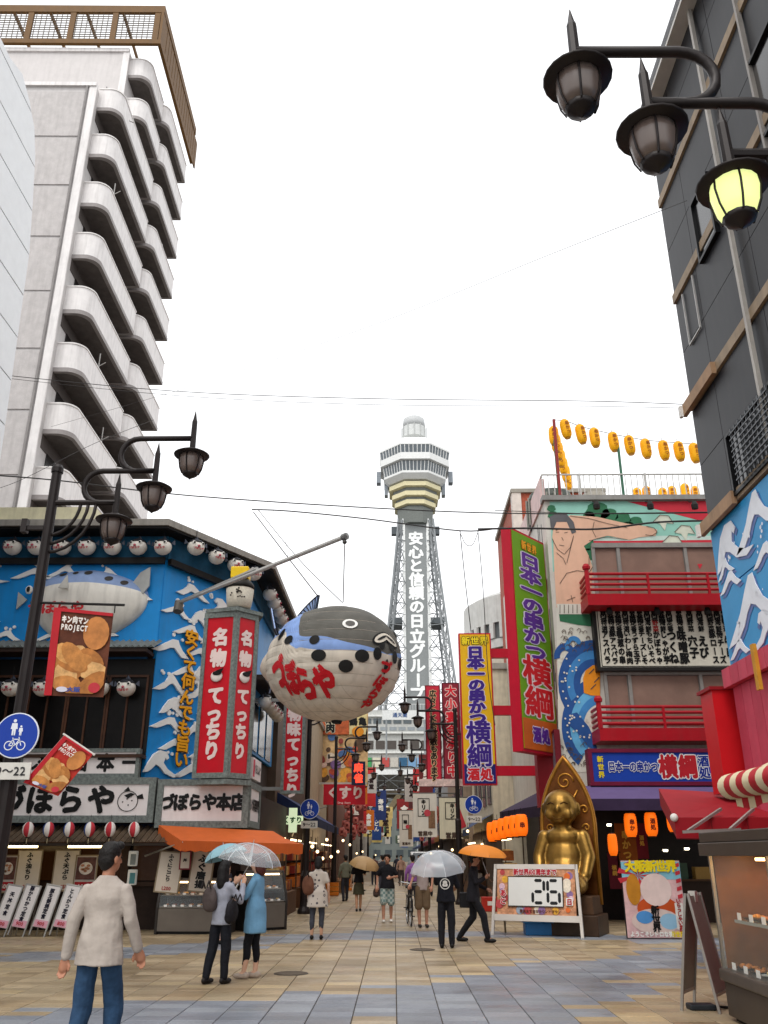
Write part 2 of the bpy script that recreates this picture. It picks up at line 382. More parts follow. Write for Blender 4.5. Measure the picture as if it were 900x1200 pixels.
# gold lettering down the chamfer
GOLD = M('f0a412', .45, var=.05); u0, z0 = plane_uv(221, 748, A, RZ); u1, z1 = plane_uv(205, 890, A, RZ)
st = '安くて何んでも旨い'
gl = MB(); 
for i, c in enumerate(st):
    t = i/(len(st)-1); text(c, .44, None, None, x=(u0+u1)/2+.05, z=z0+(z1-z0)*t, y=-.13, off=.035, mb=gl, sx=1.3)
g2 = MB()
for i, c in enumerate(st):
    t = i/(len(st)-1); text(c, .44, None, None, x=(u0+u1)/2+.08, z=z0+(z1-z0)*t-.02, y=-.1, off=.06, mb=g2, sx=1.3)
onchamfer(g2, 'lettering_shadow', M('6b430a', .6)); onchamfer(gl, 'lettering', GOLD)
# eave and parapet
def offset_foot(d):
    return [(-13, Y0-d), (A.x+d*.25, A.y-d), (B.x+d, B.y-d*.35), (C.x+d, C.y), (-13, C.y)]
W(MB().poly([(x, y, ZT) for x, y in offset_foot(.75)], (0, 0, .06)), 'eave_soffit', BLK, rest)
W(MB().poly([(x, y, ZT+.06) for x, y in offset_foot(.82)], (0, 0, .17)), 'eave_fascia', M('8d8880', .6, dirt=.4), rest)
W(MB().poly([(x, y, ZT+.23) for x, y in offset_foot(.72)], (0, 0, .05)), 'roof', M('a8a39a', .6, dirt=.3), rest)
W(MB().bx(-13, -8.2, Y0-.3, Y0+.3, ZT+.28, ZT+.8), 'parapet', M('cfc8a8', .6, dirt=.2), rest)
W(MB().bx(-13, A.x+.05, Y0-.1, Y0+.05, 9.12, ZT), 'frieze', M('10506f', .6, var=.3), rest)
onchamfer(MB().bx(0, CL, -.1, .05, 9.12, ZT), 'frieze', M('10506f', .6, var=.3))
W(MB().bx(C.x-.1, C.x+.1, B.y, C.y, 9.12, ZT), 'frieze', M('10506f', .6, var=.3), rest)
W(MB().bx(-13, A.x+.03, Y0-.22, Y0-.1, 8.95, 9.12), 'frieze_rail', BLK, rest)
onchamfer(MB().bx(.0, CL, -.22, -.1, 8.95, 9.12), 'frieze_rail', BLK)
# tiled ledge over the windows
ld = MB()
for i in range(44):
    x = -13+i*.158; ld.add([(x, Y0-.75, zl-.32), (x+.14, Y0-.75, zl-.32), (x+.14, Y0+.0, zl), (x, Y0, zl), (x+.07, Y0-.77, zl-.26), (x+.07, Y0, zl+.06)], [(0, 4, 5, 3), (4, 1, 2, 5), (0, 1, 4)])
W(ld, 'ledge_tiles', M('6d7270', .6, var=.25, dirt=.3), rest)
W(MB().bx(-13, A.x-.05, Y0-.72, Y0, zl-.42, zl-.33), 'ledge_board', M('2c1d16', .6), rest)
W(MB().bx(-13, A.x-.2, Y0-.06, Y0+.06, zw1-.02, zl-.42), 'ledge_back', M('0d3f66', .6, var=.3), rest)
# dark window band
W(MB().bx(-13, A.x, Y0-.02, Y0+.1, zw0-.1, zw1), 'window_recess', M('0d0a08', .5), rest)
wx = [-12.4+i*1.02 for i in range(7)]
for x in wx[:-1]:
    w = W(MB().bx(x+.04, x+.98, Y0-.06, Y0-.02, zw0+.1, zw1-.55), 'window', M('0c0908', .3, var=.2, spec=.15), rest)
    f = MB()
    for a in (x+.02, x+.5, x+.98): f.bx(a-.025, a+.025, Y0-.1, Y0-.06, zw0+.05, zw1-.5)
    f.bx(x-.0, x+1.0, Y0-.09, Y0-.06, zw1-.5, zw1-.44); f.bx(x, x+1.0, Y0-.09, Y0-.06, zw0+.02, zw0+.08)
    shift(f, Vector(rest.location)); f.build('window_frame', M('4a2c1a', .5, var=.3), w)
W(MB().bx(-13, A.x+.02, Y0-.45, Y0-.02, zw0-.12, zw0-.04), 'sill_board', M('3a2416', .6, var=.3), rest)
# street side: windows, ledge
for y in (27, 28.6, 30.2):
    W(MB().bx(C.x+.0, C.x+.05, y, y+1.2, 4.7, 6.3), 'window', M('14100d', .15, spec=.6), rest)
W(MB().bx(C.x-.1, C.x+.55, 25.9, 32, 6.6, 6.75), 'ledge_board', M('2c1d16', .6), rest)
# half-round pufferfish relief on the front wall
fish = thing('pufferfish_relief', 'large white half-round pufferfish fixed to the blue wave wall', 'fish figure', PY(107, 705, Y0-.02))
s = 1/46.
def fz(px, py): p = plane_uv(px, py, (0, Y0, 0), 0); return p[0]-fish.location.x, p[1]-fish.location.z
L_ = 1.55; Hh = 1.22
b = MB(); n, k = 40, 16; vs = []; fs = []; mi = []
for i in range(n+1):
    t = -1+2*i/n
    hh = (1-abs(t)**2.4)**.5*(1 if t < 0 else (1-.28*t))
    for j in range(k+1):
        a = math.pi*j/k; up = math.cos(a)
        vs.append((t*L_, -math.sin(a)*hh*.55, up*hh*(.62 if up > 0 else 1.0)*Hh+.1))
for i in range(n):
    for j in range(k):
        fs.append((i*(k+1)+j, i*(k+1)+j+1, (i+1)*(k+1)+j+1, (i+1)*(k+1)+j))
        mi.append(0 if j > 5 else 1)
b.add(vs, fs); b.mi = mi
b.build('body', [M('d9d4ca', .6, var=.1, scale=2, dirt=.25), M('7f93b8', .6, var=.15)], fish, smooth=True)
def relief_y(u, z):
    t_ = max(-.98, min(.98, u/L_)); hh = (1-abs(t_)**2.4)**.5*(1 if t_ < 0 else (1-.28*t_)); c_ = (z-.1)/(hh*(.62 if z > .1 else 1)*Hh); return -math.sqrt(max(0, 1-min(1, c_*c_)))*hh*.55
for px, py, r in ((79, 676, .11), (94, 675, .08), (109, 675, .11), (133, 682, .11), (150, 686, .1)):
    u, z = fz(px, py); z -= .02; q = [(u+r*math.cos(2*math.pi*i/16), z+r*.7*math.sin(2*math.pi*i/16)) for i in range(16)]
    MB().add([(u, relief_y(u, z)-.012, z)]+[(a_, relief_y(a_, c_)-.012, c_) for a_, c_ in q], [(0, 1+i, 1+(i+1) % 16) for i in range(16)]).build('spot', M('34302e', .6), fish)
for px, py in ((56, 692), (38, 694)):
    u, z = fz(px, py); e = MB().ball((u, -.42 if px > 50 else -.2, z), .1, .07, .12, 12, 6).build('eye', WHT, fish); MB().ball((u, -.47 if px > 50 else -.25, z), .05, .05, .08, 10, 6).build('pupil', INK, e)
u, z = fz(165, 685); MB().poly([(u-.2, -.1, z-.05), (u+.02, -.12, z+.28), (u+.28, -.16, z+.42), (u+.3, -.16, z-.1), (u+.15, -.14, z-.32), (u-.05, -.12, z-.2)], (0, -.06, 0)).build('tail', M('a8a9a6', .6), fish)
u, z = fz(86, 692); MB().poly([(u-.16, -.6, z-.12), (u+.05, -.62, z+.22), (u+.12, -.62, z-.14)], (0, -.05, 0)).build('side_fin', M('bdbab2', .6), fish)
u, z = fz(28, 705); MB().poly([(u-.12, -.1, z+.22), (u+.16, -.12, z), (u-.1, -.1, z-.25)], (0, -.05, 0)).build('side_fin', M('a8a9a6', .6), fish)
text('づぼらや', .36, M('b3262c', .6), fish, x=fz(72, 720)[0]+.1, z=fz(72, 720)[1], y=-.66, off=.05)
# small pufferfish lanterns along the eave and ledge
def puffer_lantern():
    r = thing('pufferfish_lantern', 'small round pufferfish paper lantern hanging in a row under the front eave', 'lantern', (0, 0, 0), 0, 'pufferfish lanterns on the restaurant')
    o = MB().ball((0, 0, 0), .27, .26, .25, 14, 10).build('body', M('d8d2c8', .6, var=.12), r, smooth=True)
    c = MB(); prof = [(.285*math.sin(a), .26*math.cos(a)) for a in [i*R(62)/6 for i in range(7)]]; c.lathe(prof[::-1], 14); c.build('back', M('26262c', .5), r, smooth=True)
    for s_ in (-1, 1):
        e = MB().ball((s_*.14, -.2, .08), .06, .04, .06, 8, 6).build('eye', WHT, r); MB().ball((s_*.14, -.235, .08), .035, .03, .035, 8, 5).build('pupil', INK, e)
        MB().poly([(s_*.25, 0, .1), (s_*.36, 0, .2), (s_*.38, 0, .04)], (0, .03, 0)).build('fin', M('4a4e5a', .6), r)
    MB().ball((0, -.27, -.02), .045, .04, .035, 8, 6).build('mouth', M('b0485a', .5), r)
    text('づぼらや', .085, M('a52a35', .6), r, 0, -.1, -.262, off=.05)
    MB().poly([(-.06, .0, .25), (.02, 0, .36), (.1, 0, .24)], (0, .03, 0)).build('top_fin', M('4a4e5a', .6), r)
    MB().tube([(0, 0, .24), (0, 0, .62)], .008, 5).build('hanger', BLK, r)
    return r
pl = puffer_lantern(); first = True
def put_puffer(p, rz, lb, s=.88):
    global first
    o = pl if first else copy_tree(pl); first = False
    o.location = p; o.rotation_euler = (0, 0, rz); o['label'] = lb; o.scale = (s, s, s); return o
for px in (15, 43, 73, 102, 132, 162, 191): put_puffer(PY(px, 641, Y0-.42), R(-8), 'small pufferfish lantern in the row under the straight front eave')
for t in (.13, .37, .6, .84):
    q = A+(B-A)*t+Vector((.55, -.35, 9.5)); put_puffer(q, R(35), 'small pufferfish lantern under the slanted corner eave')
for i in range(6): put_puffer((C.x+.5, 26.3+i*1.0, 9.4), R(85), 'small pufferfish lantern under the eave along the side street')
for px in (13, 50, 117, 148): put_puffer(PY(px, 806, Y0-.4), R(-5), 'small pufferfish lantern hung over the dark upper windows')
for i in range(5): put_puffer((C.x+.4, 27.2+i*.75, 6.15), R(85), 'small pufferfish lantern under the side street ledge')
# ---- sign boards over the shopfront
YS = 21.55
def sign_board(name, label, x0, x1, y0, y1, Y, fw, mf, mb_, rz=0, t=.18, o=None):
    a = PY(x0, (y0+y1)/2, Y); b_ = PY(x1, (y0+y1)/2, Y); zt = PY((x0+x1)/2, y0, Y).z; zb = PY((x0+x1)/2, y1, Y).z
    w, h = b_.x-a.x, zt-zb
    r = thing(name, label, 'sign', ((a.x+b_.x)/2, Y, (zt+zb)/2), rz)
    board(r, w-fw*2, h-fw*2, t*.7, mb_, y=.03); 
    if fw: frame(r, w, h, fw, t, mf)
    return r, w, h
PINKW = M('e6dedb', .45, var=.05, dirt=.1)
r, w, h = sign_board('shop_sign', 'long white sign with black brush lettering above the wider white shop sign', 22, 163, 877, 911, YS+.05, .09, GRST, PINKW)
text('日本一', .44, INK, r, w*.22, 0, .02, off=.05, step=.62); text('ふぐ', .44, INK, r, -w*.22, 0, .02, off=.05, step=.6)
r, w, h = sign_board('shop_sign', 'wide white sign with big black lettering and a small fish drawing, grey patterned frame', -70, 181, 911, 964, YS-.05, .16, GRST, PINKW, t=.25)
text('づぼらや', .68, INK, r, w*.04, 0, .015, off=.055, step=.72)
# little fish drawing on the sign
ux = w*.375; fd = MB()
def ring(b, cx, cz, rx, rz_, y, th=.018, n=24, a0=0, a1=2*math.pi):
    for i in range(n):
        p = a0+(a1-a0)*i/n; q = a0+(a1-a0)*(i+1)/n
        b.add([(cx+(rx-th)*math.cos(p), y, cz+(rz_-th)*math.sin(p)), (cx+rx*math.cos(p), y, cz+rz_*math.sin(p)), (cx+rx*math.cos(q), y, cz+rz_*math.sin(q)), (cx+(rx-th)*math.cos(q), y, cz+(rz_-th)*math.sin(q))], [(0, 1, 2, 3)])
ring(fd, ux, -.03, .25, .24, .012); fd.poly([(ux+.2, .012, .08), (ux+.34, .012, .14), (ux+.38, .012, .02), (ux+.24, .012, .02)]); fd.poly([(ux-.1, .012, .1), (ux+.05, .012, .16), (ux+.16, .012, .13), (ux+.0, .012, .03)])
for a, c in ((-.12, -.05), (.02, -.12), (.1, -.02), (-.02, .02)): fd.disc((ux+a, c), .018, .012, 8)
fd.poly([(ux-.12, .012, .2), (ux-.02, .012, .3), (ux+.04, .012, .21)])
fd.build('fish_drawing', INK, r)
r, w, h = sign_board('shop_sign', 'white sign with short black lettering at the corner over the orange awning', 183, 291, 913, 970, YS-.05, .15, GRST, PINKW, t=.25)
text('づぼらや本店', .4, INK, r, 0, .02, .015, off=.06, step=.34, sx=.9)
o = PY(291, 940, YS-.05); o2x = o.x+.02; zt, zb = PY(291, 915, YS).z, PY(291, 969, YS).z
LS = 1.75
r = thing('shop_sign', 'white sign in a grey frame facing the side street, round the corner of the restaurant', 'sign', (o2x, YS+.07+LS/2, (zt+zb)/2), R(90))
board(r, LS-.3, zt-zb-.3, .14, PINKW, y=.03); frame(r, LS, zt-zb, .15, .25, GRST); text('ふぐ料理専門', .3, INK, r, 0, 0, .015, off=.05, step=.25, sx=.85)
W(MB().bx(-13, -3.75, YS+.28, 22.5, 2.35, 3.3), 'sign_bulkhead', M('241a15', .7), rest)
W(MB().bx(-4.1, -3.72, 22.5, 25.3, 2.35, 3.3), 'sign_bulkhead', M('241a15', .7), rest)
r = thing('shop_sign', 'small white and pink side sign under the red corner sign', 'sign', (o2x+.02, YS+.8, zt+.32), R(90))
board(r, 1.3, .5, .1, PINKW); text('くらしふぐ', .24, INK, r, .05, 0, -.01, off=.04, sx=.8); MB().bx(-.62, -.45, -.012, .0, -.2, .2).build('pink_panel', M('c8455a'), r)
# ---- red V-shaped corner sign
REDS = M('c20d20', .42, var=.07, dirt=.1)
pc = PY(266, 905, 20.9); pt = PY(272, 722, 20.9)
zb, zt = pc.z, pt.z
vs_ = thing('corner_sign', 'red two-faced vertical sign with white brush lettering at the restaurant corner', 'sign', (pc.x, 20.9, zb))
wl = 1.0; H_ = zt-zb; al = R(-14); ar = R(48)
for (rz, wdt, side) in ((al, .9, -1), (ar, .7, 1)):
    ox = 0; d = Vector((math.cos(rz), math.sin(rz), 0)); cx = d*(side*wdt/2)
    f = link('face_frame', None, vs_) if False else None
    b = MB(); fw = .1
    b.bx(-wdt/2, wdt/2, 0, .12, -.12, 0); b.bx(-wdt/2, wdt/2, 0, .12, H_, H_+.14)
    b.bx(-wdt/2, -wdt/2+fw, 0, .12, 0, H_); b.bx(wdt/2-fw, wdt/2, 0, .12, 0, H_)
    fo = b.build('face_frame', GRST, vs_, cx, rz)
    fo2 = MB().bx(-wdt/2+fw, wdt/2-fw, .03, .1, 0, H_).build('face', REDS, vs_, cx, rz)
    sz = .46 if side < 0 else .4
    lt = MB()
    for c, q in zip('名物てっちり', (.135, .275, .52, .635, .745, .865)): text(c, sz, None, None, 0, H_*(1-q), .02, off=.06, mb=lt, sx=.95)
    lt.build('lettering', M('e6cfc9', .5, var=.05), vs_, cx, rz)
    fe = MB(); fe.ball((0, .0, H_*.605), .16, .03, .14, 12, 8); fe.build('fish_emblem', M('e2d5cf', .5), vs_, cx, rz, smooth=True)
    fe = MB(); fe.disc((0.02, H_*.605+.07), .06, -.034, 12, .12); fe.poly([(-.02, -.034, H_*.605+.13), (.2, -.034, H_*.605+.2), (.14, -.034, H_*.605+.08)]); fe.build('fish_back', INK, vs_, cx, rz)
MB().poly([(-.8, .24, -.14), (0, .02, -.14), (.5, .58, -.14), (.4, 1.1, -.14), (-.7, 1.1, -.14)], (0, 0, -.12)).build('base', GRST, vs_)
MB().poly([(-.84, .2, H_+.14), (0, -.06, H_+.14), (.56, .58, H_+.14), (.4, 1.1, H_+.14), (-.8, 1.1, H_+.14)], (0, 0, .1)).build('cap', GRST, vs_)
MB().poly([(-.74, .34, -.1), (0, .14, -.1), (.42, .6, -.1), (.4, 1.05, -.1), (-.75, 1.05, -.1)], (0, 0, H_+.2)).build('core', M('4b4f4d'), vs_)
# figure on top of the corner sign
fg = thing('rooftop_figure', 'barrel-shaped speckled fish figure with a yellow block on its head, on the red corner sign', 'fish figure', PY(280, 713, 21.2))
MB().lathe([(.3, 0), (.34, .2), (.36, .5), (.33, .62), (.22, .7), (0, .72)], 16).build('body', M('d8d0bf', .6, var=.15, scale=20), fg, smooth=True)
MB().lathe([(.37, .5), (.36, .6), (.25, .74), (0, .77)], 16).build('hair', M('17140f'), fg, smooth=True)
bevel(MB().bx(-.24, .22, -.2, .2, .76, 1.08).build('yellow_block', M('e8c010', .45), fg), .03)
fm = MB(); 
for i in range(14): fm.disc((wr.uniform(-.2, .2), wr.uniform(.2, .46)), .025, -.365, 8)
fm.build('speckle', M('3a332c'), fg)
# ---- ground floor front
gf = 22.45
for i, x in enumerate([-11.6, -10.3, -9.0, -7.75, -6.55, -5.5]):
    W(MB().bx(x-.09, x+.09, gf-.1, gf+.02, 0, 2.4), 'post', M('3a2415', .55, var=.3), rest)
W(MB().bx(-13, -5.5, gf-.06, gf+.02, .95, 1.05), 'rail', M('3a2415', .55, var=.3), rest)
for i in range(5):
    x = -11.5+i*1.28
    d_ = W(MB().bx(x, x+1.1, gf-.04, gf-.01, 1.08, 2.2), 'window', M('2a1c12', .2, var=.4, scale=2, emit=.05, ehex='6b3a14'), rest)
W(MB().bx(-5.3, -4.4, gf-.05, gf, 0.02, 2.1), 'door', M('33251c', .3, var=.2), rest)
# tile strip roof over the shopfront
tr = MB()
za, zb_ = PY(90, 968, 21.3).z, PY(90, 987, 21.0).z
for i in range(52):
    x = -13+i*.155; tr.add([(x, 20.95, zb_), (x+.14, 20.95, zb_), (x+.14, 21.9, za), (x, 21.9, za), (x+.07, 20.94, zb_+.05), (x+.07, 21.9, za+.05)], [(0, 4, 5, 3), (4, 1, 2, 5), (0, 1, 4)])
W(tr, 'strip_roof', M('5a4a3a', .7, var=.3, dirt=.4), rest)
W(MB().bx(-13, -4.95, 20.96, 21.85, zb_-.07, zb_-.02), 'strip_soffit', M('2a2018'), rest)
W(MB().bx(-13, -5.1, 21.9, 22.2, za-.1, za+.3), 'navy_curtain', M('16243a', .8, var=.3), rest)
for (x, lb) in ((23, 'warm lit fluorescent tube over the pork menu stands'), (101, 'warm lit fluorescent tube over the menu posters beside the post')):
    p = PY(x, 992, 21.2); t = thing('tube_lamp', lb, 'lamp', p)
    MB().tube([(-.42, 0, 0), (.42, 0, 0)], .03, 8).build('tube', M('ffe2a0', .4, var=0, emit=5.), t); MB().bx(-.45, .45, -.04, .06, .035, .09).build('holder', M('4a4238'), t)
# balloon lanterns red/white and blue/white
LR, LB_, LW = M('b5303a', .6), M('2b4a86', .6), M('d9d3cc', .6)
for i, (px, cc) in enumerate(((2, 'b'), (33, 'r'), (57, 'b'), (81, 'b'), (105, 'b'), (129, 'r'), (157, 'r'))):
    p = PY(px, 972, 20.9); t = thing('balloon_lantern', ('red' if cc == 'r' else 'blue, red') + ' and white striped balloon lantern in the row under the wide shop sign', 'lantern', p, 0, 'striped balloon lanterns')
    b = MB(); n = 12; kk = 8; vv = []; 
    for a in range(kk+1):
        ph = math.pi*a/kk
        for j in range(n): vv.append((.13*math.sin(ph)*math.cos(2*math.pi*j/n), .13*math.sin(ph)*math.sin(2*math.pi*j/n), -.17*math.cos(ph)))
    fs = []; mi = []
    for a in range(kk):
        for j in range(n): fs.append((a*n+j, a*n+(j+1) % n, (a+1)*n+(j+1) % n, (a+1)*n+j)); mi.append((j//2) % 2 if cc == 'r' else ((j//2) % 3))
    b.add(vv, fs); b.mi = mi
    b.build('globe', [LR, LW] if cc == 'r' else [LB_, LW, LR], t, smooth=True)
    MB().lathe([(.04, -.19), (.04, -.165), (0, -.16)], 8).build('base_ring', BLK, t); MB().tube([(0, 0, -.19), (0, 0, -.3)], [.012, .004], 5).build('tassel', M('d8c8a0'), t)
    MB().tube([(0, 0, .165), (0, 0, .32)], .005, 4).build('cord', BLK, t)
def fish_plate_art(parent, w, h, x, z, y):
    """printed food photograph: a dish with slices"""
    MB().bx(x-w/2, x+w/2, y, y+.01, z-h/2, z+h/2).build('photo', M('5a3a34', .4, var=.6, scale=5), parent)
    b = MB(); b.disc((x, z), h*.28, y-.004, 18, w*.36); b.build('dish', M('cfc6bd', .4, var=.25, scale=12), parent)
    b = MB()
    for i in range(7): b.disc((x+wr.uniform(-.22, .22)*w, z+wr.uniform(-.14, .14)*h), h*.06, y-.008, 8, w*.1)
    b.build('food', M('a87458', .4, var=.4, scale=20), parent)
def menu_poster(label, px, py, wpx, hpx, Y, s1, price=None, tilt=0, photo=False, red=False):
    p = PY(px, py, Y); k = Y/1045.; w, h = wpx*k, hpx*k
    r = thing('menu_poster', label, 'poster', p); r.rotation_euler = (0, R(tilt), 0)
    board(r, w, h, .03, M('cfc3b2', .5, var=.06) if not photo else M('b8b0a8'), y=0); frame(r, w+.04, h+.04, .03, .04, M('7c2f36') if red else M('8a7a62'), y=-.005)
    if photo:
        fish_plate_art(r, w*.9, h*.62, 0, h*.15, -.012); MB().bx(-w*.45, w*.45, -.012, -.002, -h*.46, -h*.22).build('price_band', M('a02028'), r); text(price, h*.16, WHT, r, 0, -h*.34, -.018, off=.03)
    else:
        n1 = len(s1); st1 = h*(.7 if price else .86)/max(n1, 4); text(s1, st1*.98, INK, r, 0, h*.11 if price else 0, -.008, vert=True, off=.05, step=st1, sx=1.25)
        if price: text(price, h*.12, M('a01c22'), r, 0, -h*.4, -.008, off=.03)
    return r
menu_poster('framed white menu poster reading fish stew, price 840, between two posts', 33, 1020, 27, 42, 21.9, 'ふぐ油ちり', '840')
menu_poster('framed white menu poster beside the white-shirted man, price 950', 77, 1020, 27, 42, 21.9, 'ふぐ天ぷら', '950')
menu_poster('dark red food photo poster at the far edge of the shopfront', 8, 1024, 20, 38, 21.88, '', '500', photo=True)
menu_poster('food photo poster with red price band beside the tempura menu', 100, 1024, 24, 38, 21.88, '', '1,000', photo=True)
menu_poster('tilted white menu board standing on the food cabinet, price 1,200', 198, 1022, 26, 42, 21.3, 'ふぐにこごり', '1,200', tilt=5)
menu_poster('tilted white menu board with red lettering behind the women umbrellas', 236, 1021, 24, 42, 21.35, 'ふぐ唐揚', None, tilt=5)
r = menu_poster('small orange menu card hanging beneath the awning corner', 217, 1008, 11, 18, 21.1, '丼', None, red=True)
# shelf boxes with blue-white posters near the door
for (px, py, cc, lb) in ((156, 1006, '9aa4a6', 'white lantern box on the door post of the restaurant'), (155, 1028, '5f9aa0', 'teal and white sticker box beneath the white box on the door post')):
    p = PY(px, py, 22.2); t = thing('wall_box', lb, 'box', p); bevel(MB().bx(-.1, .1, -.08, .08, -.17, .17).build('case', M('d5d2c8', .4, emit=.15), t), .02); MB().bx(-.04, .09, -.087, -.082, -.14, .1).build('label_panel', M(cc), t)
# leaning menu stands
names = ['天丼定食', '豚かれかつ定食', '豚生姜焼き定食', 'とんかつ定食']
for i, (px, s1, pr) in enumerate(((-4, '天丼定食', '700'), (18, '豚かれかつ定食', '900'), (43, '豚生姜焼定食', '900'), (67, 'とんかつ定食', '800'))):
    g = G(px, 1098); lb = ['narrow leaning menu stand at the outer end of the stand row', 'narrow leaning menu stand listing a pork curry set meal', 'narrow leaning menu stand listing a ginger pork set meal', 'narrow leaning menu stand nearest the white-shirted man, price 800'][i]
    t = thing('menu_stand', lb, 'menu stand', (g.x, 20.5, 0), 0, 'leaning menu stands'); t.rotation_euler = (R(-14), R(9), 0)
    board(t, .3, .85, .03, M('dad4d0', .45, var=.05), z=.62); text(s1, .105, M('1d1a2a'), t, 0, .68, -.008, vert=True, off=.05, step=.105 if len(s1) > 5 else .13)
    MB().bx(-.145, .145, -.006, -.001, .2, .34).build('price_panel', M('d39aa8'), t); text(pr, .1, M('b3262c'), t, 0, .27, -.012, off=.03)
    fr = MB()
    for sx_ in (-1, 1): fr.bx(sx_*.165-.015, sx_*.165+.015, -.005, .035, .02, 1.08)
    fr.bx(-.15, .15, -.005, .035, 1.05, 1.08); fr.build('frame', M('a7a39c', .35, .7), t)
    for sx_ in (-1, 1): MB().bar((sx_*.15, .02, 1.0), (sx_*.15, .42, .05), .025).build('rear_leg', M('a7a39c', .35, .7), t)
# orange awning
aw = thing('orange_awning', 'plain orange fabric awning over the corner food cabinets', 'awning', (-4, 21, 0))
bl, br_ = PY(186, 967, 21.45), PY(320, 974, 21.45); fl_, fr_ = PY(212, 985, 20.3), PY(355, 989, 20.3)
ORG = M('c45e28', .7, var=.08, bump=.15, bscale=12)
nx, ny = 16, 6; b = MB(); vv = []
for j in range(ny+1):
    for i in range(nx+1):
        p = (bl.lerp(br_, i/nx)).lerp(fl_.lerp(fr_, i/nx), j/ny); p.z -= .03*math.sin(math.pi*j/ny)*(1+.4*math.sin(i*2.1)); vv.append(p)
b.add(vv, [(j*(nx+1)+i, j*(nx+1)+i+1, (j+1)*(nx+1)+i+1, (j+1)*(nx+1)+i) for j in range(ny) for i in range(nx)])
W(b, 'canopy', ORG, aw, smooth=True)
b = MB(); vv = []
for i in range(25):
    p = fl_.lerp(fr_, i/24); p = p+Vector((0, -.01+.015*math.sin(i*1.7), 0)); vv += [p, p+Vector((0, .01, -.2-.03*(i % 2)))]
b.add(vv, [(2*i, 2*i+2, 2*i+3, 2*i+1) for i in range(24)]); W(b, 'valance', M('b4521e', .7, var=.08), aw)
W(MB().poly([bl, fl_, fl_-Vector((0, 0, .22)), bl-Vector((0, 0, .3))], (.02, 0, 0)), 'side_curtain', ORG, aw)
W(MB().tube([fl_+Vector((.05, 0, -.03)), PY(170, 1003, 21.8)], .02, 6), 'arm', M('b8b4aa', .4, .6), aw); W(MB().tube([fr_, fr_+Vector((-.5, 1.1, -.1))], .02, 6), 'arm', M('b8b4aa', .4, .6), aw)
# food display cabinets
def food_case(label, loc, w, d, h, rz, body='6d655c', shelf2=True, glow=1.2):
    t = thing('food_cabinet', label, 'display cabinet', loc, rz)
    mb_ = M(body, .45, .15, var=.1)
    pr = [(-d/2, 0), (d/2, 0), (d/2, h), (-d/2+.25, h), (-d/2+.05, h*.62), (-d/2, h*.48)]
    for s_ in (-1, 1):
        bevel(MB().poly([(s_*(w/2)-(.06 if s_ > 0 else 0), y, z) for y, z in pr], (.06, 0, 0)).build('side_panel', M('2e2925', .4), t), .01, 1)
    MB().bx(-w/2+.06, w/2-.06, -d/2+.02, d/2, .06, h*.46).build('base', mb_, t); MB().bx(-w/2+.06, w/2-.06, -d/2+.06, d/2, 0.0, .06).build('plinth', BLK, t)
    MB().bx(-w/2+.06, w/2-.06, d/2-.04, d/2, h*.46, h).build('back', M('4d4238'), t); MB().bx(-w/2+.06, w/2-.06, -d/2+.26, d/2, h-.06, h).build('top', mb_, t)
    MB().bx(-w/2+.1, w/2-.1, -d/2+.3, -d/2+.34, h-.1, h-.065).build('lamp_tube', M('ffd9a0', emit=glow*4, var=0), t)
    for lev, z in enumerate((h*.47, h*.68)):
        sh = MB().bx(-w/2+.06, w/2-.06, -d/2+.08+lev*.16, d/2-.05, z, z+.02).build('shelf', M('8f8578', .4), t)
        n_ = int(w/.2)
        for i in range(n_):
            x = -w/2+.18+i*(w-.36)/max(1, n_-1); y = -d/2+.24+lev*.14
            q = MB().lathe([(.045, .02), (.085, .045), (.075, .04), (0, .03)], 12, (x, y, z)).build('plate', M('d9d4ca', .3), t)
            f = MB()
            for m_ in range(5): f.ball((x+wr.uniform(-.04, .04), y+wr.uniform(-.03, .03), z+.06), wr.uniform(.018, .03), None, .018, 7, 5)
            f.build('food', M(wr.choice(['c58a2a', 'b8741c', '9c5a22', 'd0a040', '7a3a1c']), .5, var=.3, scale=30), t)
            MB().bx(x-.035, x+.035, y-.11, y-.105, z+.015, z+.06).build('price_card', M('e8e4dc', emit=.1), t)
    MB().add([(-w/2+.06, -d/2+.02, h*.48), (w/2-.06, -d/2+.02, h*.48), (w/2-.06, -d/2+.07, h*.62), (-w/2+.06, -d/2+.07, h*.62)], [(0, 1, 2, 3)]).add([(-w/2+.06, -d/2+.07, h*.62), (w/2-.06, -d/2+.07, h*.62), (w/2-.06, -d/2+.27, h-.06), (-w/2+.06, -d/2+.27, h-.06)], [(0, 1, 2, 3)]).build('glass_front', glass(alpha=.12), t)
    return t
food_case('low grey food cabinet with trays of fried dishes beneath tilted menu boards', (-4.55, 21.6, 0), 1.7, .8, 1.15, 0)
food_case('grey food cabinet at the awning end beside the clear umbrella', (-3.25, 22.6, 0), 1.1, .8, 1.3, R(35))
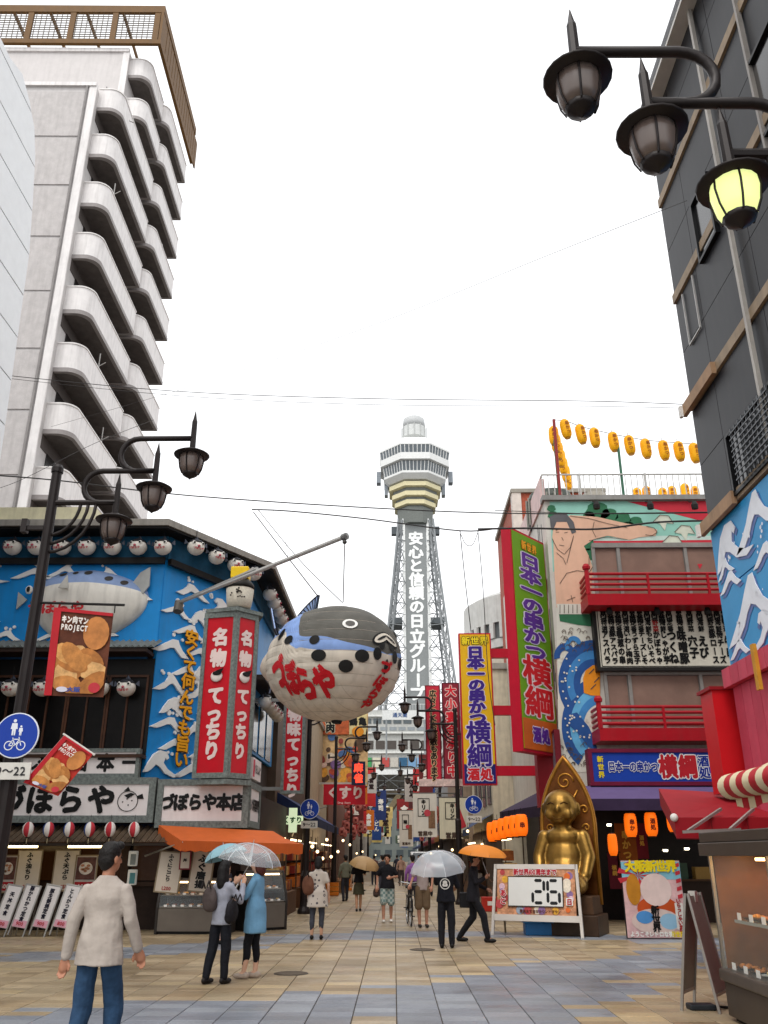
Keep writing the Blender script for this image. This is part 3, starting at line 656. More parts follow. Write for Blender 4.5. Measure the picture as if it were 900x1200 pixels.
# ================================================================== GIANT PUFFERFISH LANTERN
FC = PY(393, 769, 18.6)
puf = thing('giant_pufferfish_lantern', 'giant paper pufferfish lantern hanging over the street mouth, cream belly and dark back', 'lantern', FC, R(-44))
puf.rotation_euler = (0, R(3), R(-44))
LEN, RAD, LENF = 1.85, 1.28, 1.6
def psurf(t, a, k=1.0):
    """t -1 tail .. 1 head, a angle from the top (0) round the side; right flank (a>0) faces the plaza"""
    w = math.sqrt(max(0, 1-t*t)) if t > 0 else (max(0, 1-abs(t)**2.2))**.56
    r = RAD*w*k; z = r*math.cos(a)*(1.0 if math.cos(a) < 0 else .95)
    q = (z/.23) % 1; r *= 1-.012*(4*q*(1-q)) if False else 1+.014*(4*q*(1-q)-.7)      # paper bands bulge between level hoops
    return Vector((t*(LENF if t > 0 else LEN)*k, -r*math.sin(a), -.12+r*math.cos(a)*(1.0 if math.cos(a) < 0 else .95)))
nt_ = 96
def bounds(t):
    dk = .62 if t < -.2 else (.62+(t+.2)/.32*.62 if t < .12 else 1.24+.1*math.sin((t-.12)*3))
    sm_ = lambda x: max(0, min(1, x)); q = sm_((t+.1)/.3)
    return dk+.04*math.sin(t*9), dk+.5-.26*q*q*(3-2*q)
half = [(0, i/20) for i in range(20)]+[(1, i/8) for i in range(8)]+[(2, i/32) for i in range(32)]
cols = half+[(3, 0)]+[(-1-k, f) for k, f in half[:0:-1]]; na = len(cols); vv = []; fs = []; mi = []
def ang(t, c):
    dk, bl = bounds(t); k, f = c
    if k == 3: return math.pi
    n_ = k < 0; k = -1-k if n_ else k
    a = (dk*f, dk+(bl-dk)*f, bl+(math.pi-bl)*f)[k]
    return -a if n_ else a
for i in range(nt_+1):
    t = math.sin((-1+2*i/nt_)*math.pi/2)
    for c in cols: vv.append(psurf(t, ang(t, c)))
for i in range(nt_):
    for j in range(na):
        c, d = cols[j], cols[(j+1) % na]; kc = c[0] if c[0] >= 0 else -1-d[0]
        if c[0] == 3: kc = 2
        mi.append(min(2, max(0, kc))); fs.append((i*na+j, i*na+(j+1) % na, (i+1)*na+(j+1) % na, (i+1)*na+j))
b = MB().add(vv, fs); b.mi = mi
b.build('body', [M('57554f', .7, var=.2, scale=2, dirt=.2), M('7d99cc', .7, var=.14, scale=3), M('cfc5b6', .7, var=.08, scale=1.5, dirt=.25)], puf)
# seams between the paper panels
sb = MB()
for zz_h in [-1.15+.23*i for i in range(11)]:
    for sgn in (1, -1):
        pts = []
        for i in range(-30, 31):
            t = i/30.5; w = math.sqrt(max(0, 1-t*t)) if t > 0 else (max(0, 1-abs(t)**2.2))**.56; c = zz_h/(RAD*w*(1 if zz_h < 0 else .95)) if w > .01 else 9
            if abs(c) < .995: pts.append(psurf(t, sgn*math.acos(c), 1.002))
        if len(pts) > 2: sb.tube(pts, .005, 4, False)
for i in range(-4, 5): sb.tube([psurf(i*.16, math.pi+a_*.12, 1.001) for a_ in range(-7, 8)], .004, 4, False)
sb.build('hoop_seams', M('a09688', .7), puf)
def pw(t): return math.sqrt(max(0, 1-t*t)) if t > 0 else (max(0, 1-abs(t)**2.2))**.56
def onto(q, k=1.012):
    """push a point radially onto the paper skin"""
    c = Vector((0, 0, -.12)); d = q-c; lo, hi = .2, 3.0
    for _ in range(26):
        m = (lo+hi)/2; p = d*m; t = p.x/(LENF if p.x > 0 else LEN)
        ins = abs(t) < 1 and math.hypot(p.y, p.z/(.95 if p.z > 0 else 1)) < RAD*pw(t)
        if ins: lo = m
        else: hi = m
    return c+d*lo*k
def tangent(c):
    n = Vector((c.x/(LENF if c.x > 0 else LEN)**2, c.y/RAD**2, (c.z+.12)/RAD**2)).normalized(); up = Vector((0, 0, 1)); up = (up-n*up.dot(n)).normalized(); return up.cross(n), up
def pspot(c, ru, rv, m, name='spot', k=1.012, n=18, parent=puf, rot=0):
    r_, u_ = tangent(c); pts = []
    for i in range(n):
        a = 2*math.pi*i/n; x, y = ru*math.cos(a), rv*math.sin(a); x, y = x*math.cos(rot)-y*math.sin(rot), x*math.sin(rot)+y*math.cos(rot); pts.append(onto(c+r_*x+u_*y, k))
    return MB().add([onto(c, k)]+pts, [(0, 1+i, 1+(i+1) % n) for i in range(n)]).build(name, m, parent)
def ptext(ch, c, su, sv, off=.07, slant=0., rot=0.):
    r_, u_ = tangent(c); v, f, w = glyph(ch); b = MB()
    for kx, (ox, oz) in enumerate([(off*math.cos(x), off*math.sin(x)) for x in (0.4, 1.6, 2.7, 3.8, 5.2)]):
        pts = []
        for gx, gz in v:
            x, y = (gx+ox)*su+slant*(gz+oz)*sv, (gz+oz)*sv; x, y = x*math.cos(rot)-y*math.sin(rot), x*math.sin(rot)+y*math.cos(rot); pts.append(onto(c+r_*x+u_*y, 1.012+kx*.0006))
        b.add(pts, f)
    return b.build('lettering', REDL, puf)
REDL = M('c01622', .55, var=.06)
SP = M('171615', .6)
PMW = Matrix.Translation(FC) @ Euler((0, R(3), R(-44))).to_matrix().to_4x4()
def pfind(px, py):
    """surface parameters of the lantern seen at a pixel"""
    d = ray(px, py).normalized(); best = (9, 0, 1.5); c0 = V0 = Vector((0, 0, CH))
    for i in range(-48, 49):
        t = i/49
        for j in range(0, 90):
            a = -.6+j*.042; p = PMW @ psurf(t, a); v = (p-c0).normalized(); e = (v-d).length
            if e < best[0]:
                nrm = (p-PMW @ Vector((t*LEN*.5, 0, -.1)))
                if nrm.dot(v) < 0: best = (e, t, a)
    return psurf(best[1], best[2])
def flip(c): return Vector((c.x, -c.y, c.z))
for px, py, ru, rv in ((331, 743, .09, .15), (339, 750, .14, .1), (368, 750, .12, .1), (374, 767, .17, .12), (404, 781, .15, .13), (426, 769, .15, .13), (450, 766, .1, .13), (461, 770, .08, .13), (472, 783, .05, .16)):
    c = pfind(px, py); pspot(c, ru, rv, SP); pspot(flip(c), ru, rv, SP)
ce = pfind(411, 731); cm = pfind(457, 749)
for fl_e in (lambda c: c, flip):
    e = pspot(fl_e(ce), .16, .13, M('e8e6e0'), 'eye', 1.015); pspot(fl_e(ce), .1, .075, M('55524e'), 'iris', 1.022, parent=e)
    sg_ = -1 if fl_e is not flip else 1
    e = pspot(fl_e(cm), .27, .12, SP, 'lip_outline', 1.013, rot=.5*sg_); pspot(fl_e(cm), .22, .085, M('d8cfbf', .6), 'lip', 1.02, parent=e, rot=.5*sg_); pspot(fl_e(cm), .15, .025, SP, 'mouth_line', 1.026, parent=e, rot=.5*sg_)
FINB = M('93a9d2', .6, var=.1); FIND = M('1b1f2c', .6)
def fin(c, d1, d2, n=7, name='fin', w=.03):
    """fan fin from base point c spanning d1 to d2 with dark ribs"""
    o = None; b = MB(); c = Vector(c); d1 = Vector(d1); d2 = Vector(d2); pts = [c+d1*.25, c+d2*.25]
    outer = [c+d1.lerp(d2, i/n)*(1+.06*math.sin(math.pi*i/n)) for i in range(n+1)]; inner = [c+d1.lerp(d2, i/n)*.3 for i in range(n+1)]
    nn = d1.cross(d2).normalized()*w
    b.poly(inner+outer[::-1], nn); o = b.build(name, FINB, puf)
    r_ = MB()
    for i in range(n+1): r_.tube([inner[i]-nn*.15, outer[i]-nn*.15], .016, 4); r_.tube([inner[i]+nn*1.15, outer[i]+nn*1.15], .016, 4)
    for i in range(n): r_.tube([outer[i]-nn*.15, outer[i+1]-nn*.15], .016, 4)
    r_.build('fin_rib', FIND, o); return o
fin(psurf(-.42, 1.15, .98), Vector((-.05, -.22, .62)), Vector((.5, -.5, .05)), name='side_fin')
fin(psurf(-.42, -1.15, .98), Vector((-.05, .22, .62)), Vector((.5, .5, .05)), name='side_fin')
fin(psurf(-.45, 0, .97), Vector((-.6, 0, .15)), Vector((.1, .0, .55)), name='top_fin')
# tail stalk and tail
b = MB(); pr = [psurf(-.9, 0)]; 
b.lathe([(.62, 0), (.5, .3), (.36, .6), (.2, .85)], 16, m=Matrix.Translation((-LEN*.86, 0, -.05)) @ Matrix.Rotation(R(-90), 4, 'Y'))
b.build('tail_stalk', M('c9beae', .7, var=.1), puf, smooth=True)
fin((-LEN*1.1, 0, -.05), Vector((-.5, .25, .55)), Vector((-.5, .25, -.55)), 9, 'tail', .05)
for (px, py), ch in zip(((327, 790), (341, 797), (358, 803), (380, 801)), 'づぼらや'):
    c = pfind(px, py); ptext(ch, c, .52, .8, .07, -.12)
for (px, py), ch in zip(((380, 801), (358, 803), (341, 797), (327, 790)), 'づぼらや'): ptext(ch, flip(pfind(px, py)), .52, .8, .07)
for (px, py), ch in zip(((454, 784), (449, 801), (443, 817), (436, 831)), 'づぼらや'): ptext(ch, pfind(px, py), .32, .32, .07, 0, -.3)
MB().lathe([(.1, -.06), (.12, 0), (.04, .03), (0, .03)], 10, psurf(.1, math.pi)-Vector((0, 0, .0))).build('bottom_cap', BLK, puf)
hook = [puf.matrix_world]
# boom pole and wires
bp0, bp1 = PY(210, 706, 21.9), PY(404, 629, 17.4)
t = thing('boom_pole', 'long grey steel pole angled out from the blue wall above the giant pufferfish', 'pole', bp0)
dv = bp1-bp0
MB().tube([(0, 0, 0), dv], [.05, .05], 10).build('pole', M('b4b2ae', .4, .2), t); MB().tube([dv*0, dv*.52+Vector((0, 0, .07))], [.05, .05], 10).build('pole_sleeve', M('a3a19c', .35, .6), t)
MB().lathe([(.08, -.06), (.08, .06), (0, .08)], 10, dv, m=dv.to_track_quat('Z', 'Y').to_matrix().to_4x4()).build('end_cap', M('7a7a78', .4, .6), t)
b = MB().ball((0, 0, -.2), .14, .14, .1); b.tube([(0, 0, 0), (0, -.1, -.28)], .12, 10); b.build('wall_bracket', M('55504a', .5), t)
ptop = PY(402, 706, 18.55)
t = thing('hanging_chain', 'thin chain from the boom tip down to the back of the giant pufferfish', 'chain', bp1)
MB().tube([(0, 0, -.05), (0, 0, -.2), (ptop-bp1)], .012, 5).build('chain', M('7a7874', .5, .6), t)
MB().ball((0, 0, -.12), .05).build('shackle', M('55534f', .4, .7), t)
# ================================================================== WHITE PANEL BUILDING (left edge)
wp = thing('white_panel_building', 'tall white metal panel building with a rounded upper corner beside the plaza', 'building', (-9.5, 14, 0))
XW = -9.5
prof = [PX(x, y, XW) for x, y in ((0, 46), (10, 67), (25, 87), (33, 117), (39, 150), (40, 183), (37, 240), (33, 297), (20, 390), (3, 510))]
pts = [(XW, p.y, p.z) for p in prof]
pts = [(XW, 6.0, pts[0][2]+.4)]+[(XW, 11, pts[0][2]+.4)]+pts+[(XW, pts[-1][1]+.4, 4.0), (XW, pts[-1][1]+.4, 0), (XW, 6.0, 0)]
W(MB().poly(pts, (-6, 0, 0)), 'wall', M('6f7276', .5, var=.1), wp)
# cladding panels, each its own
def clip_poly(pl, z0, z1):
    def cl(p, f):
        out = []
        for i in range(len(p)):
            a, b_ = p[i], p[(i+1) % len(p)]; fa, fb = f(a), f(b_)
            if fa >= 0: out.append(a)
            if fa*fb < 0: t_ = fa/(fa-fb); out.append(tuple(a[k]+(b_[k]-a[k])*t_ for k in range(3)))
        return out
    return cl(cl(pl, lambda p: p[2]-z0), lambda p: z1-p[2])
zz = 3.0
while zz < pts[0][2]:
    q = clip_poly(pts, zz+.012, zz+1.18)
    if len(q) >= 3: W(MB().poly(q, (.03, 0, 0)), 'cladding_panel', M('d9dbdc', .35, .1, var=.04), wp)
    zz += 1.2
# ================================================================== APARTMENT TOWER (balconies)
HA = Vector((-14.0, 30.0, 0)); hrz = R(91)                       # street facade runs along local x
apt = thing('apartment_tower', 'tall pale tiled apartment block with rounded balconies and a brown rooftop lattice', 'building', HA, 0)
TILE = M('bebab8', .5, var=.1, scale=2, bump=.3, bscale=25, dirt=.1); TILW = M('deDad8', .5, var=.06, dirt=.22); DRK = M('25211f', .6, var=.2)
FLD = Vector((math.cos(hrz), math.sin(hrz), 0)); FN = Vector((math.sin(hrz), -math.cos(hrz), 0))   # FN outward (+x)
fz_ = 2.86
def fy(px, py): return plane_uv(px, py, HA, hrz)
ztop1 = plane_uv(115, 106, HA, hrz)[1]
LA = 6.4; LB2 = 11.2        # end of near bay, end of far bay
def ab(b, name, m, parent=apt): return b.build(name, m, parent, (0, 0, 0), hrz)
# local frame: x along the facade (away), -y outward over the street side
ab(MB().bx(.0, LA, .0, 14, 0, ztop1), 'near_wing', TILE)
ztop2 = ztop1+6.1
ab(MB().bx(LA-3.2, LB2, .0, 13.6, 0, ztop2), 'rear_wing', M('c4bfbd', .5, var=.05, dirt=.1))
# end wall panels facing the plaza with joints
nfl = int(ztop1/fz_)
for i in range(3, nfl+1):
    z1 = ztop1-.35-(nfl-i)*fz_; z0 = z1-fz_+.14
    ab(MB().bx(-.05, .0, .5, 6.5, z0, z1), 'end_panel', M('b6b1af', .55, var=.1, scale=3, bump=.35, bscale=22, dirt=.15))
ab(MB().bx(-.06, .02, -.03, .32, 0, ztop1+.02), 'corner_pilaster', TILW); ab(MB().bx(-.12, .14, .0, 14, ztop1, ztop1+.22), 'coping', TILW); ab(MB().bx(LA-3.3, LA-3.1, .0, 13.6, ztop2, ztop2+.25), 'coping', TILW)
ab(MB().bx(LA-3.24, LA-3.2, -.04, .3, ztop1, ztop2), 'corner_pilaster', TILW)
# downpipe
ab(MB().tube([(-.09, .42, 3), (-.09, .42, ztop1)], .05, 6), 'downpipe', M('8a8684', .5))
def balcony(x0, x1, z, d, parent):
    """balcony with rounded near corner: parapet, slab, band"""
    r = .6; out = []
    for i in range(9):
        a = math.pi/2*i/8; out.append((x0+r-r*math.cos(a), -d+r-r*math.sin(a)))
    out = [(x0, .0)]+out+[(x1, -d), (x1, 0.0)]
    def extr(o_, z0, z1, th, name, m, p):
        b = MB(); n = len(o_); vs = []
        for (x, y) in o_: vs += [(x, y, z0), (x, y, z1)]
        cx = (x0+x1)/2
        for (x, y) in o_:
            vx = x+(th if x < x0+r*.9 else (-th if x > x1-.01 else 0)); vy = min(0, y+th); vs += [(vx, vy, z0), (vx, vy, z1)]
        k = 2*n; fs = []
        for i in range(n-1):
            fs += [(2*i, 2*i+2, 2*i+3, 2*i+1), (k+2*i, k+2*i+1, k+2*i+3, k+2*i+2), (2*i+1, 2*i+3, k+2*i+3, k+2*i+1), (2*i, k+2*i, k+2*i+2, 2*i+2)]
        b.add(vs, fs); return b.build(name, m, p, (0, 0, 0), hrz)
    bal = extr(out, z+.12, z+1.36, .12, 'balcony', TILW, parent)
    lw = .03; o2 = [(x-(lw if x < x0+r*.9 else 0), y-(lw if y < -.01 else 0)) for x, y in out]
    def sub(o):  # sub-part: keep the parent frame
        o.parent = bal; o.rotation_euler = (0, 0, 0); return o
    sub(extr(o2, z+.0, z+.2, .16, 'balcony_band', M('8f8987', .55), parent)); sub(extr(o2, z+1.36, z+1.42, .18, 'balcony_rail', M('dcd8d5', .4), parent))
    sub(MB().poly([(x, y, z+.02) for x, y in out], (0, 0, .1)).build('balcony_slab', M('5c5653', .8, var=.2), parent))  # slab colour darkened to paint in the shade of the balcony recess
    return bal
rb = random.Random(2)
for i in range(12):
    z = ztop1-1.12-i*fz_
    if z < 6: break
    balcony(.35, LA-.1, z, 1.1, apt); 
    balcony(LA+.1, LB2, z, 1.4, apt)
    if i == 0: balcony(LA+.1, LB2, z+2*fz_, 1.4, apt); balcony(LA-2.9, LA+.0, z+2*fz_, 1.1, apt); balcony(LA+.1, LB2, z+fz_, 1.4, apt); balcony(LA-2.9, LA+.0, z+fz_, 1.15, apt)
    for (a, c) in ((1.0, 2.8), (3.3, 5.0), (6.8, 8.4), (8.9, 10.6)):
        w_ = ab(MB().bx(a, c, -.04, .0, z+.25, z+2.3), 'balcony_door', M('1d1a1a', .2, spec=.6)); f_ = MB().bx((a+c)/2-.03, (a+c)/2+.03, -.07, -.04, z+.25, z+2.3); f_.build('door_frame', M('9a9694', .4, .5), w_)
    if i in (0, 2, 6):
        pass
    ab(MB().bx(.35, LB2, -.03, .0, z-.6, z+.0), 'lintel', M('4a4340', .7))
# satellite dishes and poles on balconies
def dish(p, lb, s=.3):
    t = thing('satellite_dish', lb, 'satellite dish', p, R(-70)); m = Matrix.Rotation(R(65), 4, 'X')
    MB().lathe([(0, .0), (s*.6, .04), (s, .12), (s, .14), (s*.6, .06), (0, .02)], 16, m=m).build('reflector', M('d8d5d2', .4), t, smooth=True)
    MB().tube([(0, 0.05, -.1), (0, .1, -.45), (0, .3, -.5)], .02, 5).build('mount', M('77736f', .5), t); MB().tube([(0, 0, -.1), (0, -.35, .05)], .012, 5).build('feed_arm', M('55524f'), t); return t
def apt_pt(x, z, y=-1.0): return HA+FLD*x+FN*(-y)+Vector((0, 0, z))
z9 = ztop1-1.12-7*fz_
dish(apt_pt(.9, ztop1-1.12-8*fz_+fz_*.62), 'round satellite dish on the lowest near balcony of the tower')
dish(apt_pt(1.7, ztop1-1.12+.1+1.2-fz_*.0), 'round satellite dish on the top near balcony of the tower', .26)
dish(apt_pt(9.6, ztop1-1.12-fz_*.2), 'round satellite dish on a high far balcony under the lattice', .26)
for (x, i) in ((2.6, 5), (1.4, 2), (4.2, 6)):
    p = apt_pt(x, ztop1-1.12-i*fz_+1.4); t = thing('laundry_pole', 'thin laundry pole bracket standing on a tower balcony rail', 'pole', p, 0, 'laundry brackets on the apartment tower')
    MB().tube([(0, 0, 0), (0, 0, .9)], .03, 6).build('upright', M('a8a4a0', .4, .5), t); MB().tube([(0, 0, .25), (.3, 0, .45)], .02, 5).build('arm', M('a8a4a0', .4, .5), t)
# brown rooftop lattice
BRN = M('664619', .6, var=.12, dirt=.2); lz0, lz1 = ztop2+.35, ztop2+3.2
lat = MB()
lx0, lx1, ly0, ly1 = LA-3.5, LB2+.3, -1.7, 12.5
ab(MB().bx(lx0, lx1, ly0, ly0+.18, lz1-.5, lz1), 'lattice_beam', BRN); ab(MB().bx(lx0, lx0+.18, ly0+.18, ly1, lz1-.5, lz1), 'lattice_beam', BRN)
ab(MB().bx(lx0, lx1, ly0, ly0+.18, lz0, lz0+.3), 'lattice_beam', BRN); ab(MB().bx(lx0, lx0+.18, ly0+.18, ly1, lz0, lz0+.3), 'lattice_beam', BRN)
for i in range(6): ab(MB().bx(lx0+.02, lx0+.16, ly0+.2+i*2.3, ly0+.5+i*2.3, lz0+.3, lz1-.5), 'lattice_post', BRN)
ab(MB().bx(lx0, lx0+.5, ly0+.02, ly0+.16, lz0+.3, lz1-.5), 'lattice_post', BRN)
sl_ = MB()
for i in range(11): sl_.bx(lx0+.06, lx0+.1, ly0+.5, ly1, lz0+.38+i*.17, lz0+.41+i*.17)
for i in range(50): sl_.bx(lx0+.05, lx0+.08, ly0+.5+i*.28, ly0+.53+i*.28, lz0+.3, lz1-.5)
ab(sl_, 'lattice_mesh', M('4a3d2c', .6)).update_tag()
for i in range(17):
    x = lx0+.55+i*.52
    ab(MB().bx(x, x+.44, ly0+.04, ly0+.12, lz0+.3, lz1-.5), 'screen_slat', BRN)
ab(MB().bx(lx0+.4, lx1, .05, ly1, ztop2+.02, ztop2+.3), 'roof_slab', TILW)
for i in range(7): ab(MB().bx(lx0+.2, lx1-.2, ly0+.3+i*2.0, ly0+.42+i*2.0, lz1-.3, lz1-.1), 'pergola_beam', BRN)
# antenna on the coping
t = thing('rooftop_antenna', 'small white bracket lamp on the upper end wall of the apartment tower', 'lamp', HA+FLD*(LA-3.25)+FN*(-.9)+Vector((0, 0, ztop1+.9)))
MB().tube([(0, 0, -.5), (0, 0, .8), (-.5, -.1, .85)], .035, 6).build('bracket', M('c8c4c2'), t); MB().ball((-.5, -.1, .8), .1, .1, .08).build('head', M('b0acaa'), t)
# ================================================================== OBSERVATION TOWER
TY = 187.0; tcx = PY(487, 640, TY).x
tow = thing('observation_tower', 'tall steel observation tower with octagonal deck at the end of the street', 'tower', (tcx, TY, 0))
def tz(y): return PY(487, y, TY-8).z
TS = M('84888a', .6, var=.12); TW_ = M('d9dad8', .5, var=.06); TGL = M('4a545a', .15, var=.2, spec=.7); TYL = M('d6cda6', .6, var=.08); TDK = M('6f736f', .6)
def octa(prof, name, m, rot=22.5, n=8):
    b = MB(); b.lathe(prof, n, m=Matrix.Rotation(R(rot), 4, 'Z')); return b.build(name, m, tow)
px2m = 187*1.115/1000.
rO = lambda wpx: wpx/2*px2m/math.cos(R(22.5))
octa([(rO(58), tz(508)), (rO(80), tz(519)), (rO(80), tz(521)), (0, tz(521)+.01)][::-1], 'deck_roof', TW_)
octa([(rO(76), tz(530)), (rO(79), tz(520))], 'deck_window_band', TGL)
octa([(rO(73), tz(538)), (rO(78), tz(537.5)), (rO(78), tz(530)), (rO(74), tz(529.5))], 'deck_band', TW_)
octa([(rO(67), tz(550)), (rO(71), tz(538.5))], 'deck_window_band', TGL)
octa([(rO(58), tz(557)), (rO(70), tz(552)), (rO(70), tz(549.5)), (rO(60), tz(549))], 'deck_band', TW_)
for i, (y, w_) in enumerate(((561, 56), (571, 50), (580, 44))):
    octa([(rO(w_-3), tz(y+4)), (rO(w_+2), tz(y+3.5)), (rO(w_+2), tz(y-1.5)), (rO(w_-3), tz(y-2))], 'yellow_band', TYL); octa([(rO(w_-8), tz(y+8)), (rO(w_-5), tz(y-3))], 'deck_core', TDK)
octa([(rO(38), tz(604)), (rO(40), tz(586)), (0, tz(586)+.1)], 'neck', TDK)
mu = MB()      # window mullions
for (y0, y1, w0, w1) in ((530, 520, 76.5, 79.5), (550, 538.5, 67.5, 71.5)):
    for k in range(8):
        a0 = R(22.5+45*k); a1 = R(22.5+45*(k+1))
        for j in range(7):
            q = j/7
            def pp(w_, y): 
                p0 = Vector((rO(w_)*math.cos(a0), rO(w_)*math.sin(a0), 0)); p1 = Vector((rO(w_)*math.cos(a1), rO(w_)*math.sin(a1), 0)); p = p0.lerp(p1, q); p.z = tz(y); return p
            mu.bar(pp(w0, y0), pp(w1, y1), .15)
mu.build('mullions', TW_, tow, kind='stuff')
tzc = lambda y: PY(487, y, TY-2.5).z
MB().lathe([(2.9, tzc(509)), (2.9, tzc(497)), (2.7, tzc(497)), (0, tzc(497))], 12).build('roof_cabin', M('c8cac8', .5), tow)
cg = MB()
for k in range(12):
    a = R(30*k); cg.bar((3.1*math.cos(a), 3.1*math.sin(a), tzc(510)), (3.1*math.cos(a), 3.1*math.sin(a), tzc(496)), .18)
cg.build('cabin_frame', M('a8aaa8'), tow)
MB().lathe([(2.6, tzc(496)), (2.75, tzc(492)), (2.6, tzc(487)), (1.8, tzc(484.5)), (0, tzc(484))], 14).build('weather_lamp', M('b4b6b6', .5), tow, smooth=True)
for s_ in (-1, 1):      # side equipment
    MB().bx(s_*8.6-.5, s_*8.6+.5, -1, 1, tz(551), tz(538)).build('side_equipment', M('8a9198'), tow); MB().bx(s_*6.8-.4, s_*6.8+.4, -1, 1, tz(566), tz(553)).build('side_equipment', M('8a9198'), tow)
    MB().bx(s_*4.6-1.0, s_*4.6+1.0, -1, .5, tz(613), tz(604)).build('side_equipment', M('565c60'), tow)
b = MB(); b.bx(2.9, 3.8, -1, 0, tz(509), tz(502)); b.build('camera_box', M('4f5456'), tow)
# central shaft with sign panel
zb_t = 14.0
MB().bx(-2.4, 2.4, -2.6, 2.4, zb_t, tz(600)).build('lift_shaft', M('8e9292', .6, var=.15), tow)
for s_ in (-1, 1): MB().bx(s_*2.75-.3, s_*2.75+.3, -2.9, -2.2, zb_t, tz(598)).build('shaft_edge', M('e4e6e4', .5), tow)
MB().bx(-2.4, 2.4, -2.72, -2.62, zb_t, tz(605)).build('sign_panel', M('868a8a', .6, var=.1), tow)
lt = MB()
ys = [631, 647, 663, 679, 695, 711, 728, 746, 763, 780, 797, 813]
for c, y in zip('安心と信頼の日立グループ', ys): text(c, 3.3, None, None, 0, PY(487, y, TY-2.8).z, -2.8, vert=True, off=.05, mb=lt, sx=1.05)
lt.build('lettering', M('eef0ee', .5), tow)
# lattice legs
leg = [(1.0, tz(596)), (1.0, tz(596))]
def legx(z):      # half spread of the legs at height z
    zt_ = tz(600); q = (zt_-z)/(zt_-PY(487, 800, TY).z); return 4.0+3.6*q**1.15
zs = [tz(600)-i*(tz(600)-13)/12 for i in range(13)]
for sx_ in (-1, 1):
    for sy_ in (-1, 1):
        b = MB()
        for d_ in (0, 1.3):
            b.tube([(sx_*(legx(z)-d_*(.6+.4*(i/12))), sy_*(legx(z)-d_*.6)*.95, z) for i, z in enumerate(zs)], .26, 5)
        for i in range(12):
            za, zc = zs[i], zs[i+1]
            p = lambda z, d_: Vector((sx_*(legx(z)-d_*.85), sy_*(legx(z)-d_*.6)*.95, z))
            b.bar(p(za, 0), p(zc, 1.3), .16); b.bar(p(za, 1.3), p(zc, 0), .16)
        b.build('leg', TS, tow)
for sy_ in (-1, 1):
    for s_ in (-1, 1):
        b = MB()
        for i in range(12):
            za, zc = zs[i], zs[i+1]; xa, xc = legx(za), legx(zc); y = sy_*legx(za)*.95; y2 = sy_*legx(zc)*.95
            b.bar((s_*xa, y, za), (s_*2.5, y2*.6, zc), .14); b.bar((s_*2.5, y*.6, za), (s_*xc, y2, zc), .14); b.bar((s_*xc, y2, zc), (s_*2.5, y2*.7, zc), .16)
            zm = (za+zc)/2; b.bar((s_*legx(zm), (y+y2)/2, zm), (s_*2.5, (y+y2)/2*.65, zm), .1)
        b.build('bracing', TS, tow)
for s_ in (-1, 1):
    b = MB()
    for i in range(12):
        za, zc = zs[i], zs[i+1]; xa, xc = s_*legx(za), s_*legx(zc)
        b.bar((xa, -legx(za)*.95, za), (xc, legx(zc)*.95, zc), .14); b.bar((xa, legx(za)*.95, za), (xc, -legx(zc)*.95, zc), .14)
    b.build('bracing', TS, tow)
zp = PY(487, 727, TY).z
for s_ in (-1, 1): MB().bx(min(s_*3.2, s_*6.2), max(s_*3.2, s_*6.2), -1.5, 5, zp-1.0, zp+.3).build('mid_platform', M('5f6568'), tow)
# foot: horizontal beams, arch struts spanning the street
FTM = M('6d6354', .65, var=.25, dirt=.3)
b = MB(); zf = PY(480, 926, TY-6).z
for k in range(4): b.bx(-17, 17, -6.4+k*3.6, -5.8+k*3.6, zf-.9, zf)
for k in range(9): b.bx(-16+k*4-.3, -16+k*4+.3, -6.4, 6, zf-1.2, zf-.9)
b.build('base_beam', FTM, tow)
b = MB(); zf2 = PY(480, 900, TY-6).z
b.bx(-14, 14, -6.6, 6, zf2-.4, zf2+.2); b.bx(-14, 14, -6.5, -6.1, zf+.1, zf2)
b.build('base_deck', M('4d4a44', .7, var=.3), tow)
for s_ in (-1, 1):
    for yy in (-6.2, 6):
        MB().bar((s_*4.2, yy, zf-.9), (s_*13.5, yy, .2), 1.0, 1.0).build('arch_strut', M('8a7c62', .65, var=.2), tow)
        MB().bar((s_*16, yy, zf-.9), (s_*15, yy, .0), 1.3, 1.3).build('foot_column', FTM, tow)
# apartment block in front of / under the tower
bd = thing('grey_street_end_building', 'pale grey building with rows of windows below the observation tower', 'building', (0, 168, 0))
x0, x1 = PY(426, 860, 168).x, PY(508, 860, 168).x
def zz_(y): return PY(465, y, 168).z
W(MB().bx(x0-8, x1+6, 168, 170, zz_(905), zz_(832)), 'wall', M('b5b6b2', .6, var=.12, dirt=.2), bd)
for (ya, yb, n, mm) in ((842, 848, 9, '5c6468'), (868, 878, 8, '4d4742'), (852, 856, 10, '8c9296')):
    for i in range(n):
        xa = x0-2+(x1-x0+4)*i/n; W(MB().bx(xa, xa+(x1-x0+4)/n*.8, 167.9, 168, zz_(yb), zz_(ya)), 'window', M(mm, .3), bd)
for i, c in enumerate(('3f8f55', 'c9c4b0', 'b04a45', 'b9b4aa', '2f5a7a', '6f95b8', '7fa2c2', '7fa2c2')):
    xa = x0+(x1-x0)*i/8; W(MB().bx(xa+.1, xa+(x1-x0)/8-.1, 167.6, 167.95, zz_(899), zz_(888)), 'shop_panel', M(c, .5, var=.1), bd)
for y in (838, 858, 881): W(MB().bx(x0-6, x1+6, 167.5, 168, zz_(y+2), zz_(y)), 'ledge', M('d5d6d2', .5), bd)
W(MB().bx(x0-2, x1+2, 167.4, 167.6, zz_(908), zz_(902)), 'canopy', M('d8dad8'), bd)
ru = MB()
for i in range(40): ru.bx(x0-6+i*.5, x0-5.94+i*.5, 167.5, 167.56, zz_(832), zz_(826))
